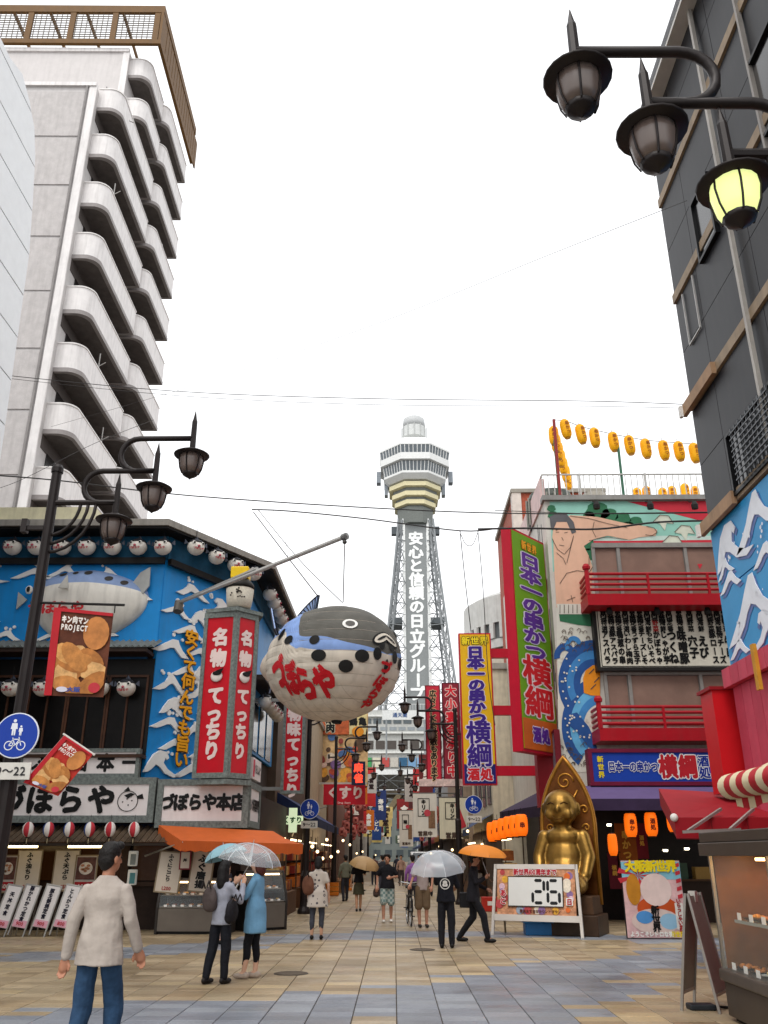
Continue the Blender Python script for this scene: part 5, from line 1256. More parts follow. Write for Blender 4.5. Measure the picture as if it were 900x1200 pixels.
# side wall streaks (white with dark brush strokes), brick building behind
sw = MB()
for i in range(34):
    y = YK+.15+wr.random()*2.6; z = wr.uniform(3.8, zr-1); hh = wr.uniform(.4, 1.4); sw.add([(KX-.004, y, z), (KX-.004, y+.1, z+.05), (KX-.004, y+.12, z+hh), (KX-.004, y+.03, z+hh)], [(0, 1, 2, 3)])
W(sw, 'brush_stroke', M('2c2a2c', .6), yk, kind='stuff')
# roof: coping, railing, tank
W(MB().bx(KX-.08, 14, YK-.12, YK+.3, zr, zr+.16), 'roof_coping', M('8d8b87', .6, dirt=.3), yk)
zrail = k(720, 556, -.1)[1]
rr = MB()
W(MB().tube([(KX, YK+.1, zrail), (14, YK+.1, zrail)], .03, 6), 'rail_top', M('b9b7b2', .4, .3), yk); W(MB().tube([(KX, YK+.1, zr+.22), (14, YK+.1, zr+.22)], .025, 6), 'rail_bottom', M('b9b7b2', .4, .3), yk)
x = KX
while x < 14: W(MB().bx(x-.012, x+.012, YK+.088, YK+.112, zr+.16, zrail), 'baluster', M('c2c0bb', .4, .3), yk); x += .19
for x in (KX+1.2, KX+3.3, KX+5.5): W(MB().bx(x-.03, x+.03, YK+.07, YK+.13, zr+.1, zrail+.03), 'rail_post', M('b9b7b2', .4, .3), yk)
W(MB().tube([(KX, YK+.1, zrail), (KX, YK+9, zrail)], .03, 6), 'rail_top', M('b9b7b2', .4, .3), yk)
W(MB().bx(KX-.06, KX+.1, YK+.3, YK+10, zr, zr+.9), 'pale_parapet', M('d5b8b4', .6, dirt=.2), yk)
px_ = k(649, 490)
W(MB().tube([(k(646, 490)[0]+.1, YK+.1, zr), (k(646, 490)[0]+.1, YK+.1, k(646, 490)[1])], .05, 8), 'mast', M('8a2a2a', .5), yk)
for px in (725, 651): W(MB().tube([(k(px, 515)[0], YK+.15, zr), (k(px, 515)[0], YK+.15, k(px, 513)[1])], .045, 8), 'lantern_mast', M('3a6a52', .5), yk)
t = thing('water_tank', 'dark slatted round roof tank behind the railing', 'tank', (k(662, 575)[0], YK+2.5, zr)); 
MB().lathe([(.75, 0), (.8, .2), (.8, 1.0), (.7, 1.25), (0, 1.3)], 20).build('drum', M('3f4640', .5, dirt=.2), t)
for i in range(20):
    a = 2*math.pi*i/20; MB().bar((.83*math.cos(a), .83*math.sin(a), .05), (.83*math.cos(a), .83*math.sin(a), 1.05), .05).build('slat', M('8a8a80', .5), t)
t = thing('air_conditioner', 'pale rooftop air conditioner and vent cowl behind the railing', 'air conditioner', (k(695, 575)[0], YK+2.5, zr)); bevel(MB().bx(-.8, .2, -.3, .3, 0, .8).build('case', M('bdb9b0', .5, dirt=.2), t), .03); MB().lathe([(.3, 0), (.3, .9), (.42, 1.0), (.42, 1.25), (0, 1.35)], 14, (.65, 0, 0)).build('cowl', M('a8a59c', .5), t)
# yellow roof lanterns
YLW = M('e8a50c', .6, var=.06, emit=.12); 
def paper_lantern(name, label, group, m, r=.2, h=.55, caps='c08a1c', txt=None, tm=None, emit=0):
    t = thing(name, label, 'lantern', (0, 0, 0), 0, group); pr = []
    n_ = 11
    for i in range(n_):
        q = i/(n_-1); rr = r*(1-.32*abs(2*q-1)**4); pr.append((rr*.965, (q-.5)*h)); 
        if i < n_-1: pr.append((rr, (q+.5/(n_-1)-.5)*h))
    MB().lathe(pr, 16).build('shade', m, t, smooth=True)
    for s_ in (-1, 1): MB().lathe([(r*.55, s_*h/2-.03), (r*.6, s_*h/2), (r*.55, s_*h/2+.03)], 12).build('ring', M(caps, .5), t)
    if txt: text(txt, r*.85, tm, t, 0, 0, -r-.004, vert=True, off=.05, step=r*.9)
    MB().tube([(0, 0, h/2+.02), (0, 0, h/2+.16)], .008, 4).build('cord', BLK, t); return t
yl = paper_lantern('yellow_lantern', 'x', 'yellow lanterns on the roof', YLW, .17, .62, 'c88a10', '串かつ', M('a05a08'))
fst = True
def put_y(p, lb, tilt=0):
    global fst
    o = yl if fst else copy_tree(yl); fst = False; o.location = p; o['label'] = lb; o.rotation_euler = (0, R(tilt), wr.uniform(-.3, .3))
for i, (px, py) in enumerate(((663, 503), (681, 509), (697, 513), (719, 518), (738, 522), (757, 526), (778, 528), (796, 529), (814, 531), (833, 533))): put_y(PY(px, py, YK+.2), 'yellow paper lantern on the wire strung between the green roof masts', -9 if i < 2 else -4)
for i in range(7):
    q = i/6; put_y(PY(649+q*17, 511+q*53, YK+.5+q*6), 'yellow paper lantern on the line running back over the roof')
for px, py in ((747, 582), (758, 580), (777, 582), (788, 580), (803, 577), (815, 580)): put_y(PY(px, py, YK+5), 'yellow paper lantern low behind the roof railing, on the far line')
t = thing('lantern_wire', 'thin wire carrying the upper row of yellow roof lanterns', 'wire', PY(651, 505, YK+.2)); o_ = Vector(t.location)
MB().tube([PY(x, y, YK+.2)-o_ for x, y in ((650, 492), (663, 493), (681, 500), (719, 509), (757, 516), (796, 519), (840, 522))], .012, 5).build('strand', BLK, t)
# blue shop sign, purple awning
a, zt2 = k(692, 881, 1.1); zb2 = k(692, 917, 1.1)[1]; b_ = 10.5; w, h = b_-a, zt2-zb2
bs = thing('blue_shop_sign', 'long blue sign with white and red outlined lettering over the purple awning', 'sign', ((a+b_)/2, YK-1.1, (zt2+zb2)/2))
board(bs, w, h, .3, M('1c3f9c', .4, var=.06)); frame(bs, w+.16, h+.16, .1, .4, M('6a1030', .5), y=-.04)
WO = M('e6e4e0', .45, var=.02); x0 = -w/2
text('新世界', .17, M('d8c020'), bs, x0+.24, 0, -.012, vert=True, off=.05, step=.2)
outlined('日本一の串かつ', .28, M('152a80'), WO, bs, x0+1.1, 0, -.012, off=.04, oo=.1, step=.19, sx=.72)
outlined('横綱', .62, M('b01824'), WO, bs, x0+2.3, 0, -.012, off=.05, oo=.1, step=.52, sx=.82)
outlined('酒処', .3, M('152a80'), WO, bs, x0+3.0, 0, -.012, vert=True, off=.04, oo=.1, step=.3); outlined('日本一の串かつ', .3, M('152a80'), WO, bs, x0+4.8, 0, -.012, off=.04, oo=.1, step=.26, sx=.85)
pa = thing('purple_awning', 'purple fabric awning wrapped round the corner of the mural restaurant', 'awning', (6, 24, 0))
PUR = M('5f4f78', .7, var=.08); PURD = M('33233f', .7, var=.15)
def awn(p0, p1, q0, q1, val, m, mv, parent):
    b = MB().add([p0, p1, q1, q0], [(0, 1, 2, 3)]); W(b, 'canopy', m, parent); W(MB().add([q0, q1, q1-Vector((0, 0, val)), q0-Vector((0, 0, val))], [(0, 1, 2, 3)]), 'valance', mv, parent)
z1, z0 = k(700, 918, 1.2)[1]-.05, k(700, 936, 2.2)[1]
awn(Vector((a-.2, YK-1.0, z1)), Vector((10.5, YK-1.0, z1)), Vector((a-.6, YK-2.2, z0)), Vector((10.5, YK-2.2, z0)), .28, PUR, PURD, pa)
q0 = PY(590, 952, 29.5); q1 = Vector((a-.6, YK-2.2, z0-.0))
awn(Vector((KX-.05, 30, z1+.2)), Vector((KX+.2, YK-1.0, z1+.1)), Vector((KX-1.3, 30, z0)), q1, .3, PURD, M('241a30', .7, var=.2), pa)
W(MB().bx(KX-.1, KX+.3, YK-.9, YK-.1, 0, 3.4), 'corner_post', M('6a1020', .5), yk)
# illuminated strip sign on the street side and grimy pictures under the green sign
t = thing('picture_sign', 'faded slanted picture sign with grey-pink prints under the tall green sign', 'sign', (KX-.25, YK+1.6, 4.25), R(-90)); board(t, 3.6, 1.3, .12, M('8a8290', .5, var=.5, scale=6)); frame(t, 3.7, 1.4, .07, .16, M('6a1020'), y=-.02)
text('串かつ酒処', .4, M('9a3a4a'), t, 0, 0, -.012, off=.05)
# hanging orange lanterns: lit
def lit_lantern(label, p, r=.19, h=.52, txt='串', grp='lit orange lanterns'):
    t = paper_lantern('orange_lantern', label, grp, M('d86a10', .6, var=.08, emit=.5, ehex='ff6a08'), r, h, '2a1a10', txt, M('6a2008'))
    t.location = p; return t
for i, (px, py, Y) in enumerate(((577, 975, 27.2), (583, 973, 26.6), (590, 971, 26.0), (597, 969, 25.4), (604, 968, 24.8), (611, 967, 24.2))): lit_lantern('lit orange lantern in the tight row under the dark purple corner awning', PY(px, py, Y-.8), .17, .52, '串')
lit_lantern('lit orange lantern hanging under the purple awning above the doorway poster', PY(739, 967, 23.0), .16, .56, '串か'); lit_lantern('lit orange lantern hanging under the purple awning beside the red awning', PY(763, 966, 23.0), .16, .56, '酒処')
lit_lantern('lit orange lantern hanging low beside the golden statue arch', PY(718, 990, 22.6), .12, .5, None); lit_lantern('lit orange lantern half hidden by the red awning', PY(788, 962, 22.8), .14, .52, None)
# doorway details: curtains, bars, warm lamps
for (px, py, w, h, c, s_, lb) in ((734, 990, .55, 1.1, '8a4a14', '串かつ', 'brown hanging menu cloth behind the lit lanterns'), (752, 985, .3, .9, '6a1420', '酒処', 'narrow dark red hanging cloth in the restaurant doorway'), (720, 1020, .3, .9, '5a1422', '横綱', 'narrow maroon cloth beside the statue base')):
    p = PY(px, py, 24.6); t = thing('hanging_cloth', lb, 'cloth', p); board(t, w, h, .02, M(c, .8, var=.15)); text(s_, w*.42, M('d0a040'), t, 0, 0, -.01, vert=True, off=.05); MB().tube([(-w/2-.05, 0, h/2), (w/2+.05, 0, h/2)], .015, 5).build('rod', BLK, t)
for i in range(13): W(MB().bx(KX-.9+i*.13, KX-.86+i*.13, YK-.5, YK-.46, 1.0, 2.6), 'lattice_bar', M('1a1410', .5), yk)
for (px, py) in ((690, 966), (780, 998), (805, 996), (714, 968)):
    p = PY(px, py, 25.2); t = thing('ceiling_lamp', 'small warm ceiling lamp glowing inside the restaurant doorway', 'lamp', p, 0, 'lamps in the doorway'); MB().lathe([(.06, 0), (.07, .05), (0, .06)], 10).build('bulb', M('fff0d0', emit=6, var=0), t); MB().lathe([(.09, .055), (.09, .1), (0, .1)], 10).build('fitting', BLK, t)
t = thing('doorway_counter', 'dark counter with boxes inside the restaurant doorway', 'counter', (8.0, 24.9, 0)); MB().bx(-1.6, 1.6, 0, .5, 0, 1.0).build('body', M('2a1c14', .5), t); MB().bx(-1.7, 1.7, -.06, .55, 1.0, 1.05).build('top', M('4a3424', .4), t)
for i, c in enumerate(('8a3020', '3a5040', '9a7a40', '4a3a30')): MB().bx(-1.3+i*.7, -.8+i*.7, .1, .4, 1.05, 1.35+.1*(i % 2)).build('crate', M(c, .6), t)
# ---- golden seated statue (generic) in its arch
sp = G(690, 1100); ST = thing('golden_statue', 'golden seated smiling figure in front of a pointed carved arch on a dark plinth', 'statue', (sp.x-.12, sp.y+1.15, 0), R(-24))
GLD = M('8c6a32', .36, .85, var=.3, scale=3, bump=.15, bscale=14); ARC = M('6a3c10', .38, .5, var=.3, scale=4); PLI = M('3a2718', .5, var=.3)
bevel(MB().bx(-.72, .72, -.6, .55, 0, .42).build('plinth', PLI, ST), .02); bevel(MB().bx(-.62, .62, -.5, .5, .42, .8).build('plinth_step', M('4a321e', .5, var=.3), ST), .02)
za = PY(676, 889, sp.y+1.5).z
def arch(w, z0, z1, k_=1.):
    pts = [(-w, z0), (w, z0)]; 
    for i in range(13):
        q = i/12; pts.append((w*(1-q**2.4)*(1+.06*math.sin(q*3)), z0+(z1-z0)*(.42+.58*q)))
    pts2 = [(-x, z) for x, z in pts[2:-1]][::-1]; return pts+pts2
ap = arch(.6, .6, za); MB().poly([(x, .5, z) for x, z in ap], (0, -.16, 0)).build('arch_panel', ARC, ST)
rim = arch(.62, .6, za+.03); MB().tube([(x, .36, z) for x, z in rim[1:]]+[(rim[0][0], .36, rim[0][1])], .055, 8).build('arch_rim', M('a3702a', .35, .6, var=.2), ST, smooth=True)
orn = []
def spiral(cx, cz, r, turns, d=1): return [(cx+d*r*(1-i/28)*math.cos(2*math.pi*turns*i/28), .33, cz+r*(1-i/28)*math.sin(2*math.pi*turns*i/28)) for i in range(27)]
for pts in (spiral(0, za-.55, .22, 1.6), [(-.3, .33, za-.75), (-.1, .33, za-1.05), (0, .33, za-1.5)], [(.3, .33, za-.75), (.1, .33, za-1.05), (0, .33, za-1.5)], spiral(-.42, za-1.2, .12, 1.2), spiral(.42, za-1.2, .12, 1.2, -1), spiral(-.44, za-1.6, .1, 1.2), spiral(.44, za-1.6, .1, 1.2, -1)):
    MB().tube(pts, .022, 6).build('arch_scroll', M('b98030', .35, .6), ST, smooth=True)
def blob(name, parts, m, parent, vox=.02, sm=6, loc=(0, 0, 0), rz=0, disp=0., decim=0):
    """one continuous skin grown over overlapping tapered limbs and ellipsoids (voxel union, smoothed)"""
    b = MB()
    for p in parts:
        if p[0] == 'c':           # tapered capsule chain: points, radii
            pts = [Vector(q) for q in p[1]]; rr = p[2]
            for i, (q, r) in enumerate(zip(pts, rr)): b.ball(q, r, None, None, 12, 8)
            for i in range(len(pts)-1): b.tube([pts[i], pts[i+1]], [rr[i], rr[i+1]], 12)
        elif p[0] == 'e':         # ellipsoid: centre, radii, optional rotation matrix
            b.ball(p[1], p[2][0], p[2][1], p[2][2], 16, 10, p[3] if len(p) > 3 else None)
        elif p[0] == 'l':         # lofted elliptical sections: (centre, rx, ry)
            secs = p[1]; n = 18; vs = []
            for c, rx, ry in secs:
                for j in range(n): a = 2*math.pi*j/n; vs.append((c[0]+rx*math.cos(a), c[1]+ry*math.sin(a), c[2]))
            kk = len(secs); fs = [(i*n+j, i*n+(j+1) % n, (i+1)*n+(j+1) % n, (i+1)*n+j) for i in range(kk-1) for j in range(n)]+[tuple(range(n))[::-1], tuple((kk-1)*n+j for j in range(n))]
            b.add(vs, fs)
    o = b.build(name, m, None)
    md = o.modifiers.new('r', 'REMESH'); md.mode = 'VOXEL'; md.voxel_size = vox; md.use_smooth_shade = True
    if disp:
        tx = bpy.data.textures.get('folds') or bpy.data.textures.new('folds', 'CLOUDS'); tx.noise_scale = .16; tx.noise_depth = 1
        dm = o.modifiers.new('d', 'DISPLACE'); dm.texture = tx; dm.strength = disp; dm.mid_level = .5; dm.texture_coords = 'LOCAL'
    ms = o.modifiers.new('s', 'SMOOTH'); ms.factor = .5; ms.iterations = sm
    if decim: dc = o.modifiers.new('dc', 'DECIMATE'); dc.ratio = decim
    TMP.collection.objects.link(o); TVL.update()
    me = bpy.data.meshes.new_from_object(o.evaluated_get(TVL.depsgraph)); TMP.collection.objects.unlink(o); old = o.data; o.modifiers.clear(); o.data = me; bpy.data.meshes.remove(old)
    o.parent = parent; o.location = loc; o.rotation_euler = (0, 0, rz)
    me.name = name; me.polygons.foreach_set('use_smooth', [True]*len(me.polygons))
    return o
# plain seated golden figure
blob('figure', [('e', (0, .05, 1.35), (.42, .34, .5)), ('e', (0, -.02, 1.2), (.4, .36, .34)), ('e', (0, .02, 1.8), (.36, .25, .2)),
                ('e', (0, -.06, 2.32), (.33, .31, .34)), ('c', [(0, .0, 1.9), (0, -.03, 2.1)], [.17, .16]), ('e', (-.17, -.26, 2.2), (.11, .09, .1)), ('e', (.17, -.26, 2.2), (.11, .09, .1)), ('e', (0, -.37, 2.28), (.045, .05, .06)),
                ('e', (-.34, -.03, 2.3), (.035, .07, .12)), ('e', (.34, -.03, 2.3), (.035, .07, .12)), ('e', (0, -.27, 2.1), (.09, .06, .06)),
                ('c', [(-.36, .02, 1.8), (-.47, -.08, 1.45), (-.42, -.28, 1.15)], [.14, .125, .1]), ('c', [(.36, .02, 1.8), (.47, -.08, 1.45), (.42, -.28, 1.15)], [.14, .125, .1]), ('e', (-.38, -.36, 1.05), (.09, .1, .08)), ('e', (.38, -.36, 1.05), (.09, .1, .08)),
                ('c', [(-.22, -.1, 1.0), (-.3, -.5, .98), (-.3, -.62, .95)], [.2, .17, .13]), ('c', [(.22, -.1, 1.0), (.3, -.5, .98), (.3, -.62, .95)], [.2, .17, .13]), ('e', (-.3, -.68, .98), (.11, .07, .17)), ('e', (.3, -.68, .98), (.11, .07, .17))], GLD, ST, .025, 5)
fg2 = [c for c in ST.children if c.name.startswith('figure')][0]; fg2.scale = (1.24, 1.1, 1.24); fg2.location = (-.05, .0, .8-.8*1.24)
FS = Matrix.Translation((-.05, 0, .8-.8*1.24)) @ Matrix.Diagonal((1.24, 1.1, 1.24, 1))
mouth = MB().tube([(-.12, -.35, 2.16), (-.06, -.365, 2.12), (0, -.37, 2.11), (.06, -.365, 2.12), (.12, -.35, 2.16)], .012, 6).build('mouth', M('5a3a10', .4, .6), ST); mouth.matrix_local = FS
for s_ in (-1, 1): MB().tube([(s_*.2, -.305, 2.38), (s_*.13, -.34, 2.41), (s_*.06, -.355, 2.38)], .012, 6).build('eye', M('4a2e0c', .4, .6), ST).matrix_local = FS
# ---- countdown easel sign
e0, e1 = G(584, 1095), G(677, 1101)
cs = thing('countdown_sign', 'white-framed easel sign showing the number 26 in front of the golden statue', 'sign stand', ((e0.x+e1.x)/2, (e0.y+e1.y)/2, 0), math.atan2(e1.y-e0.y, e1.x-e0.x)); cs.rotation_euler = (R(-9), 0, cs.rotation_euler[2]*.6)
wb = (e1-e0).length; hbd = PY(636, 1013, 20.9).z/math.cos(R(9)); w2 = wb*.94
FRW = M('cfc8c0', .45, var=.05)
for s_ in (-1, 1): MB().bar((s_*w2*.54, 0, 0), (s_*w2*.5, 0, hbd), .06).build('leg', FRW, cs); MB().bar((s_*w2*.45, .05, hbd-.05), (s_*w2*.5, .75, .1), .04).build('rear_leg', M('7a6a50'), cs)
zl_ = .3
MB().bx(-w2*.5, w2*.5, -.03, .03, hbd-.1, hbd).build('top_rail', FRW, cs); MB().bx(-w2*.52, w2*.52, -.03, .03, zl_, zl_+.13).build('bottom_rail', FRW, cs)
MB().bx(-w2*.48, w2*.48, -.01, .02, zl_+.13, hbd-.1).build('print_panel', M('c98f6a', .5, var=.5, scale=9), cs)
for i in range(26):
    x = wr.choice([-1, 1])*wr.uniform(w2*.36, w2*.45) if i < 16 else wr.uniform(-.6, .6); z = wr.uniform(zl_+.18, hbd-.16) if i < 16 else wr.choice([zl_+.22, hbd-.16]); MB().disc((x, z), wr.uniform(.05, .1), -.013-.0008*i, 10).build('print_motif', M(wr.choice(['d86a2a', 'e0a83a', 'd9b7c4', '8a6a9a', 'e8dcc8', 'b8484a', '9aa8b8']), .5, var=.2, scale=20), cs)
zc_ = (zl_+.13+hbd-.1)/2; ww, hh = w2*.66, (hbd-zl_)*.5
MB().bx(-ww/2-.02, ww/2+.02, -.05, -.036, zc_-hh/2-.02, zc_+hh/2+.02).build('display_frame', M('3a342e'), cs); MB().bx(-ww/2, ww/2, -.055, -.05, zc_-hh/2, zc_+hh/2).build('display', M('dcdcd8', .45, var=.03), cs)
def seg7(b, cx, cz, s_, on):
    w_, h_, t_ = .2*s_, .36*s_, .05*s_
    def hz(z): b.poly([(cx-w_/2+t_*.6, -.06, z), (cx-w_/2+t_, -.06, z+t_/2), (cx+w_/2-t_, -.06, z+t_/2), (cx+w_/2-t_*.6, -.06, z), (cx+w_/2-t_, -.06, z-t_/2), (cx-w_/2+t_, -.06, z-t_/2)])
    def vt(x, z0, z1): b.poly([(x, -.06, z0), (x-t_/2, -.06, z0+t_*.5), (x-t_/2, -.06, z1-t_*.5), (x, -.06, z1), (x+t_/2, -.06, z1-t_*.5), (x+t_/2, -.06, z0+t_*.5)])
    if 'a' in on: hz(cz+h_/2)
    if 'g' in on: hz(cz)
    if 'd' in on: hz(cz-h_/2)
    if 'b' in on: vt(cx+w_/2, cz+.01, cz+h_/2)
    if 'c' in on: vt(cx+w_/2, cz-h_/2, cz-.01)
    if 'f' in on: vt(cx-w_/2, cz+.01, cz+h_/2)
    if 'e' in on: vt(cx-w_/2, cz-h_/2, cz-.01)
s7 = hh/.46
for q, on in ((ww*.06, 'abged'), (ww*.34, 'afgedc')):
    b = MB(); seg7(b, q, zc_, s7, on); b.build('digit', M('15181a', .4), cs)
outlined('新世界100周年まで', .14, M('b02030'), WO, cs, 0, hbd-.17, -.045, off=.05, oo=.12, sx=.85); outlined('あと', .15, M('c03040'), WO, cs, -w2*.4, zc_-.12, -.045, vert=True, off=.05, oo=.12)
MB().bx(w2*.37, w2*.45, -.05, -.045, zc_-.27, zc_-.12).build('day_panel', WO, cs); text('日', .13, M('b02030'), cs, w2*.41, zc_-.2, -.056, off=.05)
text('開催まで毎日カウントダウン', .07, M('5a2a20'), cs, .1, zl_+.2, -.045, off=.04)
t = thing('blue_crate', 'blue plastic crate behind the countdown sign legs', 'crate', (3.2, 21.2, 0)); bevel(MB().bx(-.3, .3, -.2, .2, 0, .25).build('tub', M('2a6aa0', .5), t), .02); MB().bx(-.33, .33, -.23, .23, .25, .29).build('lid', M('3a7ab0', .5), t)
# ---- picture poster board
p0, p1 = G(736, 1099), G(804, 1101); zt2 = PY(765, 1008, 20.2).z
pb = thing('welcome_poster_board', 'colourful standing welcome poster with yellow heading beside the golden statue', 'poster', ((p0.x+p1.x)/2, 20.2, 0), R(-4)); wP = (p1-p0).length*1.08; zP = zt2
MB().bx(-wP/2, wP/2, 0, .06, 0, zP).build('board', M('1d1a1a', .5), pb); MB().bx(-wP/2+.015, wP/2-.015, -.012, 0, .02, zP-.01).build('print', M('cfa8a8', .5, var=.3, scale=3), pb)
def pp(pts, m, lay): MB().poly([(x*wP, -.014-lay*.004, z*zP) for x, z in pts]).build('print_shape', m, pb)
def el(cx, cz, rx, rz_, n=22): return [(cx+rx*math.cos(2*math.pi*i/n), cz+rz_*math.sin(2*math.pi*i/n)) for i in range(n)]
pp([(-.49, .75), (.49, .75), (.49, .98), (-.49, .98)], M('7db4c4', .5), 0)
for i in range(9): a0, a1 = R(30+i*40), R(50+i*40); pp([(-.22, .8), (-.22+.35*math.cos(a0), .8+.2*math.sin(a0)), (-.22+.35*math.cos(a1), .8+.2*math.sin(a1))], M('b8303a'), 1)
for i in range(5): pp([(.4, .5+i*.1), (.48, .52+i*.1), (.48, .57+i*.1), (.4, .55+i*.1)], M('b8303a'), 1)
pp(el(0.05, .62, .26, .21), M('d9c2bc', .5), 2); pp(el(-.32, .62, .12, .2), M('b87a20', .5, var=.2), 2); pp(el(0.05, .38, .34, .16), M('b84a1c', .5), 1); pp(el(0, .22, .4, .16), M('cfb8b0', .5), 2); pp(el(-.18, .27, .14, .08), M('4a86c0', .5), 3); pp(el(.22, .22, .16, .1), M('8ab0c8', .5), 3); pp([(.33, .12), (.46, .12), (.46, .45), (.33, .45)], M('d9d4cc'), 3)
text('大阪新世界', .24, M('e0c818'), pb, 0, zP*.92, -.035, off=.06, step=wP*.17); text('ようこそレトロな街', .11, M('e8e6e0'), pb, -.12, zP*.06, -.035, off=.05, sx=.9); text('新世界へ', .12, M('e0c818'), pb, wP*.36, zP*.06, -.035, off=.05, sx=.7); text('いらっしゃいませ', .1, M('a02828'), pb, wP*.395, zP*.285, -.035, vert=True, off=.05, step=.085); text('新世界', .18, INK, pb, -.0, zP*.25, -.035, vert=True, off=.05, step=.17)
for s_ in (-1, 1): MB().bar((s_*.35, .06, 1.2), (s_*.35, .5, 0.02), .04).build('rear_leg', M('4a3a2a'), pb)
# ================================================================== STREET LAMPS
YL = 11.3; LP0 = PY(66, 560, YL); XP = LP0.x
LMT = M('251f1e', .45, .2, var=.15); LGL = M('64564f', .35, var=.12, spec=.6); LGLIT = M('c8d070', .4, var=0, emit=.8, ehex='dce69a')
def lp(px, py): p = PY(px, py, YL); return Vector((p.x-XP, 0, p.z))
zA = [lp(100, 589).z, lp(150, 552).z, lp(200, 514).z]; xL = [lp(135, 600).x, lp(182, 560).x, lp(226, 520).x]
def lamp_head(parent, x, z, lit=False):
    """spear, hat, glass bowl with ribs; z = height of the arm"""
    MB().tube([(x, 0, z-.18), (x, 0, z+.28), (x, 0, z+.32), (x, 0, z+.46)], [.045, .04, .028, .004], 8).build('spear', LMT, parent)
    h = MB().lathe([(.25, -.22), (.26, -.205), (.2, -.17), (.1, -.13), (.05, -.1), (0, -.1)], 20, (x, 0, z-.07)).build('hat', LMT, parent, smooth=True)
    g = MB().lathe([(.165, -.215), (.17, -.3), (.15, -.42), (.115, -.5), (.0, -.5)], 16, (x, 0, z-.07)).build('bowl', LGLIT if lit else LGL, parent, smooth=True)
    for i in range(6):
        a = R(60*i+20); pts = [(x+r*math.cos(a), r*math.sin(a), z-.07+zz) for r, zz in ((.17, -.22), (.178, -.3), (.158, -.42), (.12, -.51))]
        MB().tube(pts, .009, 4).build('rib', LMT, g)
    MB().lathe([(.0, -.6), (.02, -.58), (.05, -.56), (.1, -.53), (.12, -.5), (.0, -.49)], 12, (x, 0, z-.07)).build('finial', LMT, parent, smooth=True)
def make_lamp(label, loc, rz, lit=-1, base=True):
    t = thing('street_lamp', label, 'street lamp', loc, rz, 'three-armed street lamps')
    zt = LP0.z+.1
    MB().tube([(0, 0, 0), (0, 0, 1.0), (0, 0, 1.05), (0, 0, 2.85), (0, 0, 2.9), (0, 0, zt)], [.13, .125, .115, .11, .08, .07], 12).build('pole', LMT, t, smooth=False)
    MB().lathe([(.085, zt-.02), (.085, zt+.05), (.06, zt+.1), (0, zt+.12)], 12).build('pole_cap', LMT, t); MB().lathe([(.2, 0), (.2, .08), (.14, .2), (.13, .3)], 14).build('foot', LMT, t)
    for i in range(3):
        z = zA[i]
        if i == 0: MB().tube([(0, 0, z), (xL[0], 0, z)], .042, 8).build('arm', LMT, t)
        else:
            zp = zA[i-1]; r = (z-zp)/2; xc = (xL[i-1]-.28) if i > 1 else xL[0]-.25
            pts = [(xL[i-1], 0, zp), (xc, 0, zp)]+[(xc-r*math.sin(math.pi*q/10), 0, zp+r-r*math.cos(math.pi*q/10)) for q in range(1, 10)]+[(xc, 0, z), (xL[i], 0, z)]
            MB().tube(pts, .042, 8).build('arm', LMT, t, smooth=True)
        lamp_head(t, xL[i], z, lit == i)
    for q in range(3):
        x1 = xL[0]*(.45+.12*q); z0 = zA[0]-.5-.13*q
        MB().tube([(x1*math.sin(R(90)*s/7), 0, z0+(zA[0]-z0)*(1-math.cos(R(90)*s/7))) for s in range(8)], .026, 6).build('brace', LMT, t, smooth=True)
    MB().bx(-.32, -.05, -.03, .03, zA[0]-.42, zA[0]-.36).build('side_bracket', LMT, t); MB().bx(-.38, -.3, -.05, .05, zA[0]-.46, zA[0]-.26).build('sensor', LMT, t)
    return t
l0 = make_lamp('dark street lamp carrying the food banner and blue path sign, beside the wave-walled restaurant', (XP, YL, 0), 0)
# right: mirrored, one lamp lit
zc3 = zA[2]-.07-.3; d = ray(678, 103); tt = (zc3-CH)/d.z; pr_ = Vector((0, 0, CH))+d*tt
d1 = ray(845, 235); z1c = zA[0]-.07-.35; p1_ = Vector((0, 0, CH))+d1*((z1c-CH)/d1.z)
dirv = (pr_-p1_); az = math.atan2(dirv.y, dirv.x)
base = pr_-Vector((math.cos(az), math.sin(az), 0))*xL[2]
make_lamp('dark street lamp in front of the black panel building, one of its three lamps lit', (base.x, base.y, 0), az, lit=0)
lamps = [(-2.75, 28.5, 0), (2.38, 33.7, math.pi), (-2.75, 42, 0), (2.4, 47, math.pi), (-2.75, 58, 0), (2.4, 62, math.pi), (-2.75, 76, 0), (2.4, 80, math.pi), (-2.75, 96, 0)]
lbl = ['dark street lamp beside the red tecchiri sign past the giant pufferfish', 'dark street lamp in front of the yellow skewer sign, blue path sign on its pole'] + ['dark three-armed lamp further down the shopping street']*7
l1 = make_lamp(lbl[0], (lamps[0][0], lamps[0][1], 0), 0)
for (x, y, a), lb in list(zip(lamps, lbl))[1:]: copy_tree(l1, (x, y, 0), a, lb)
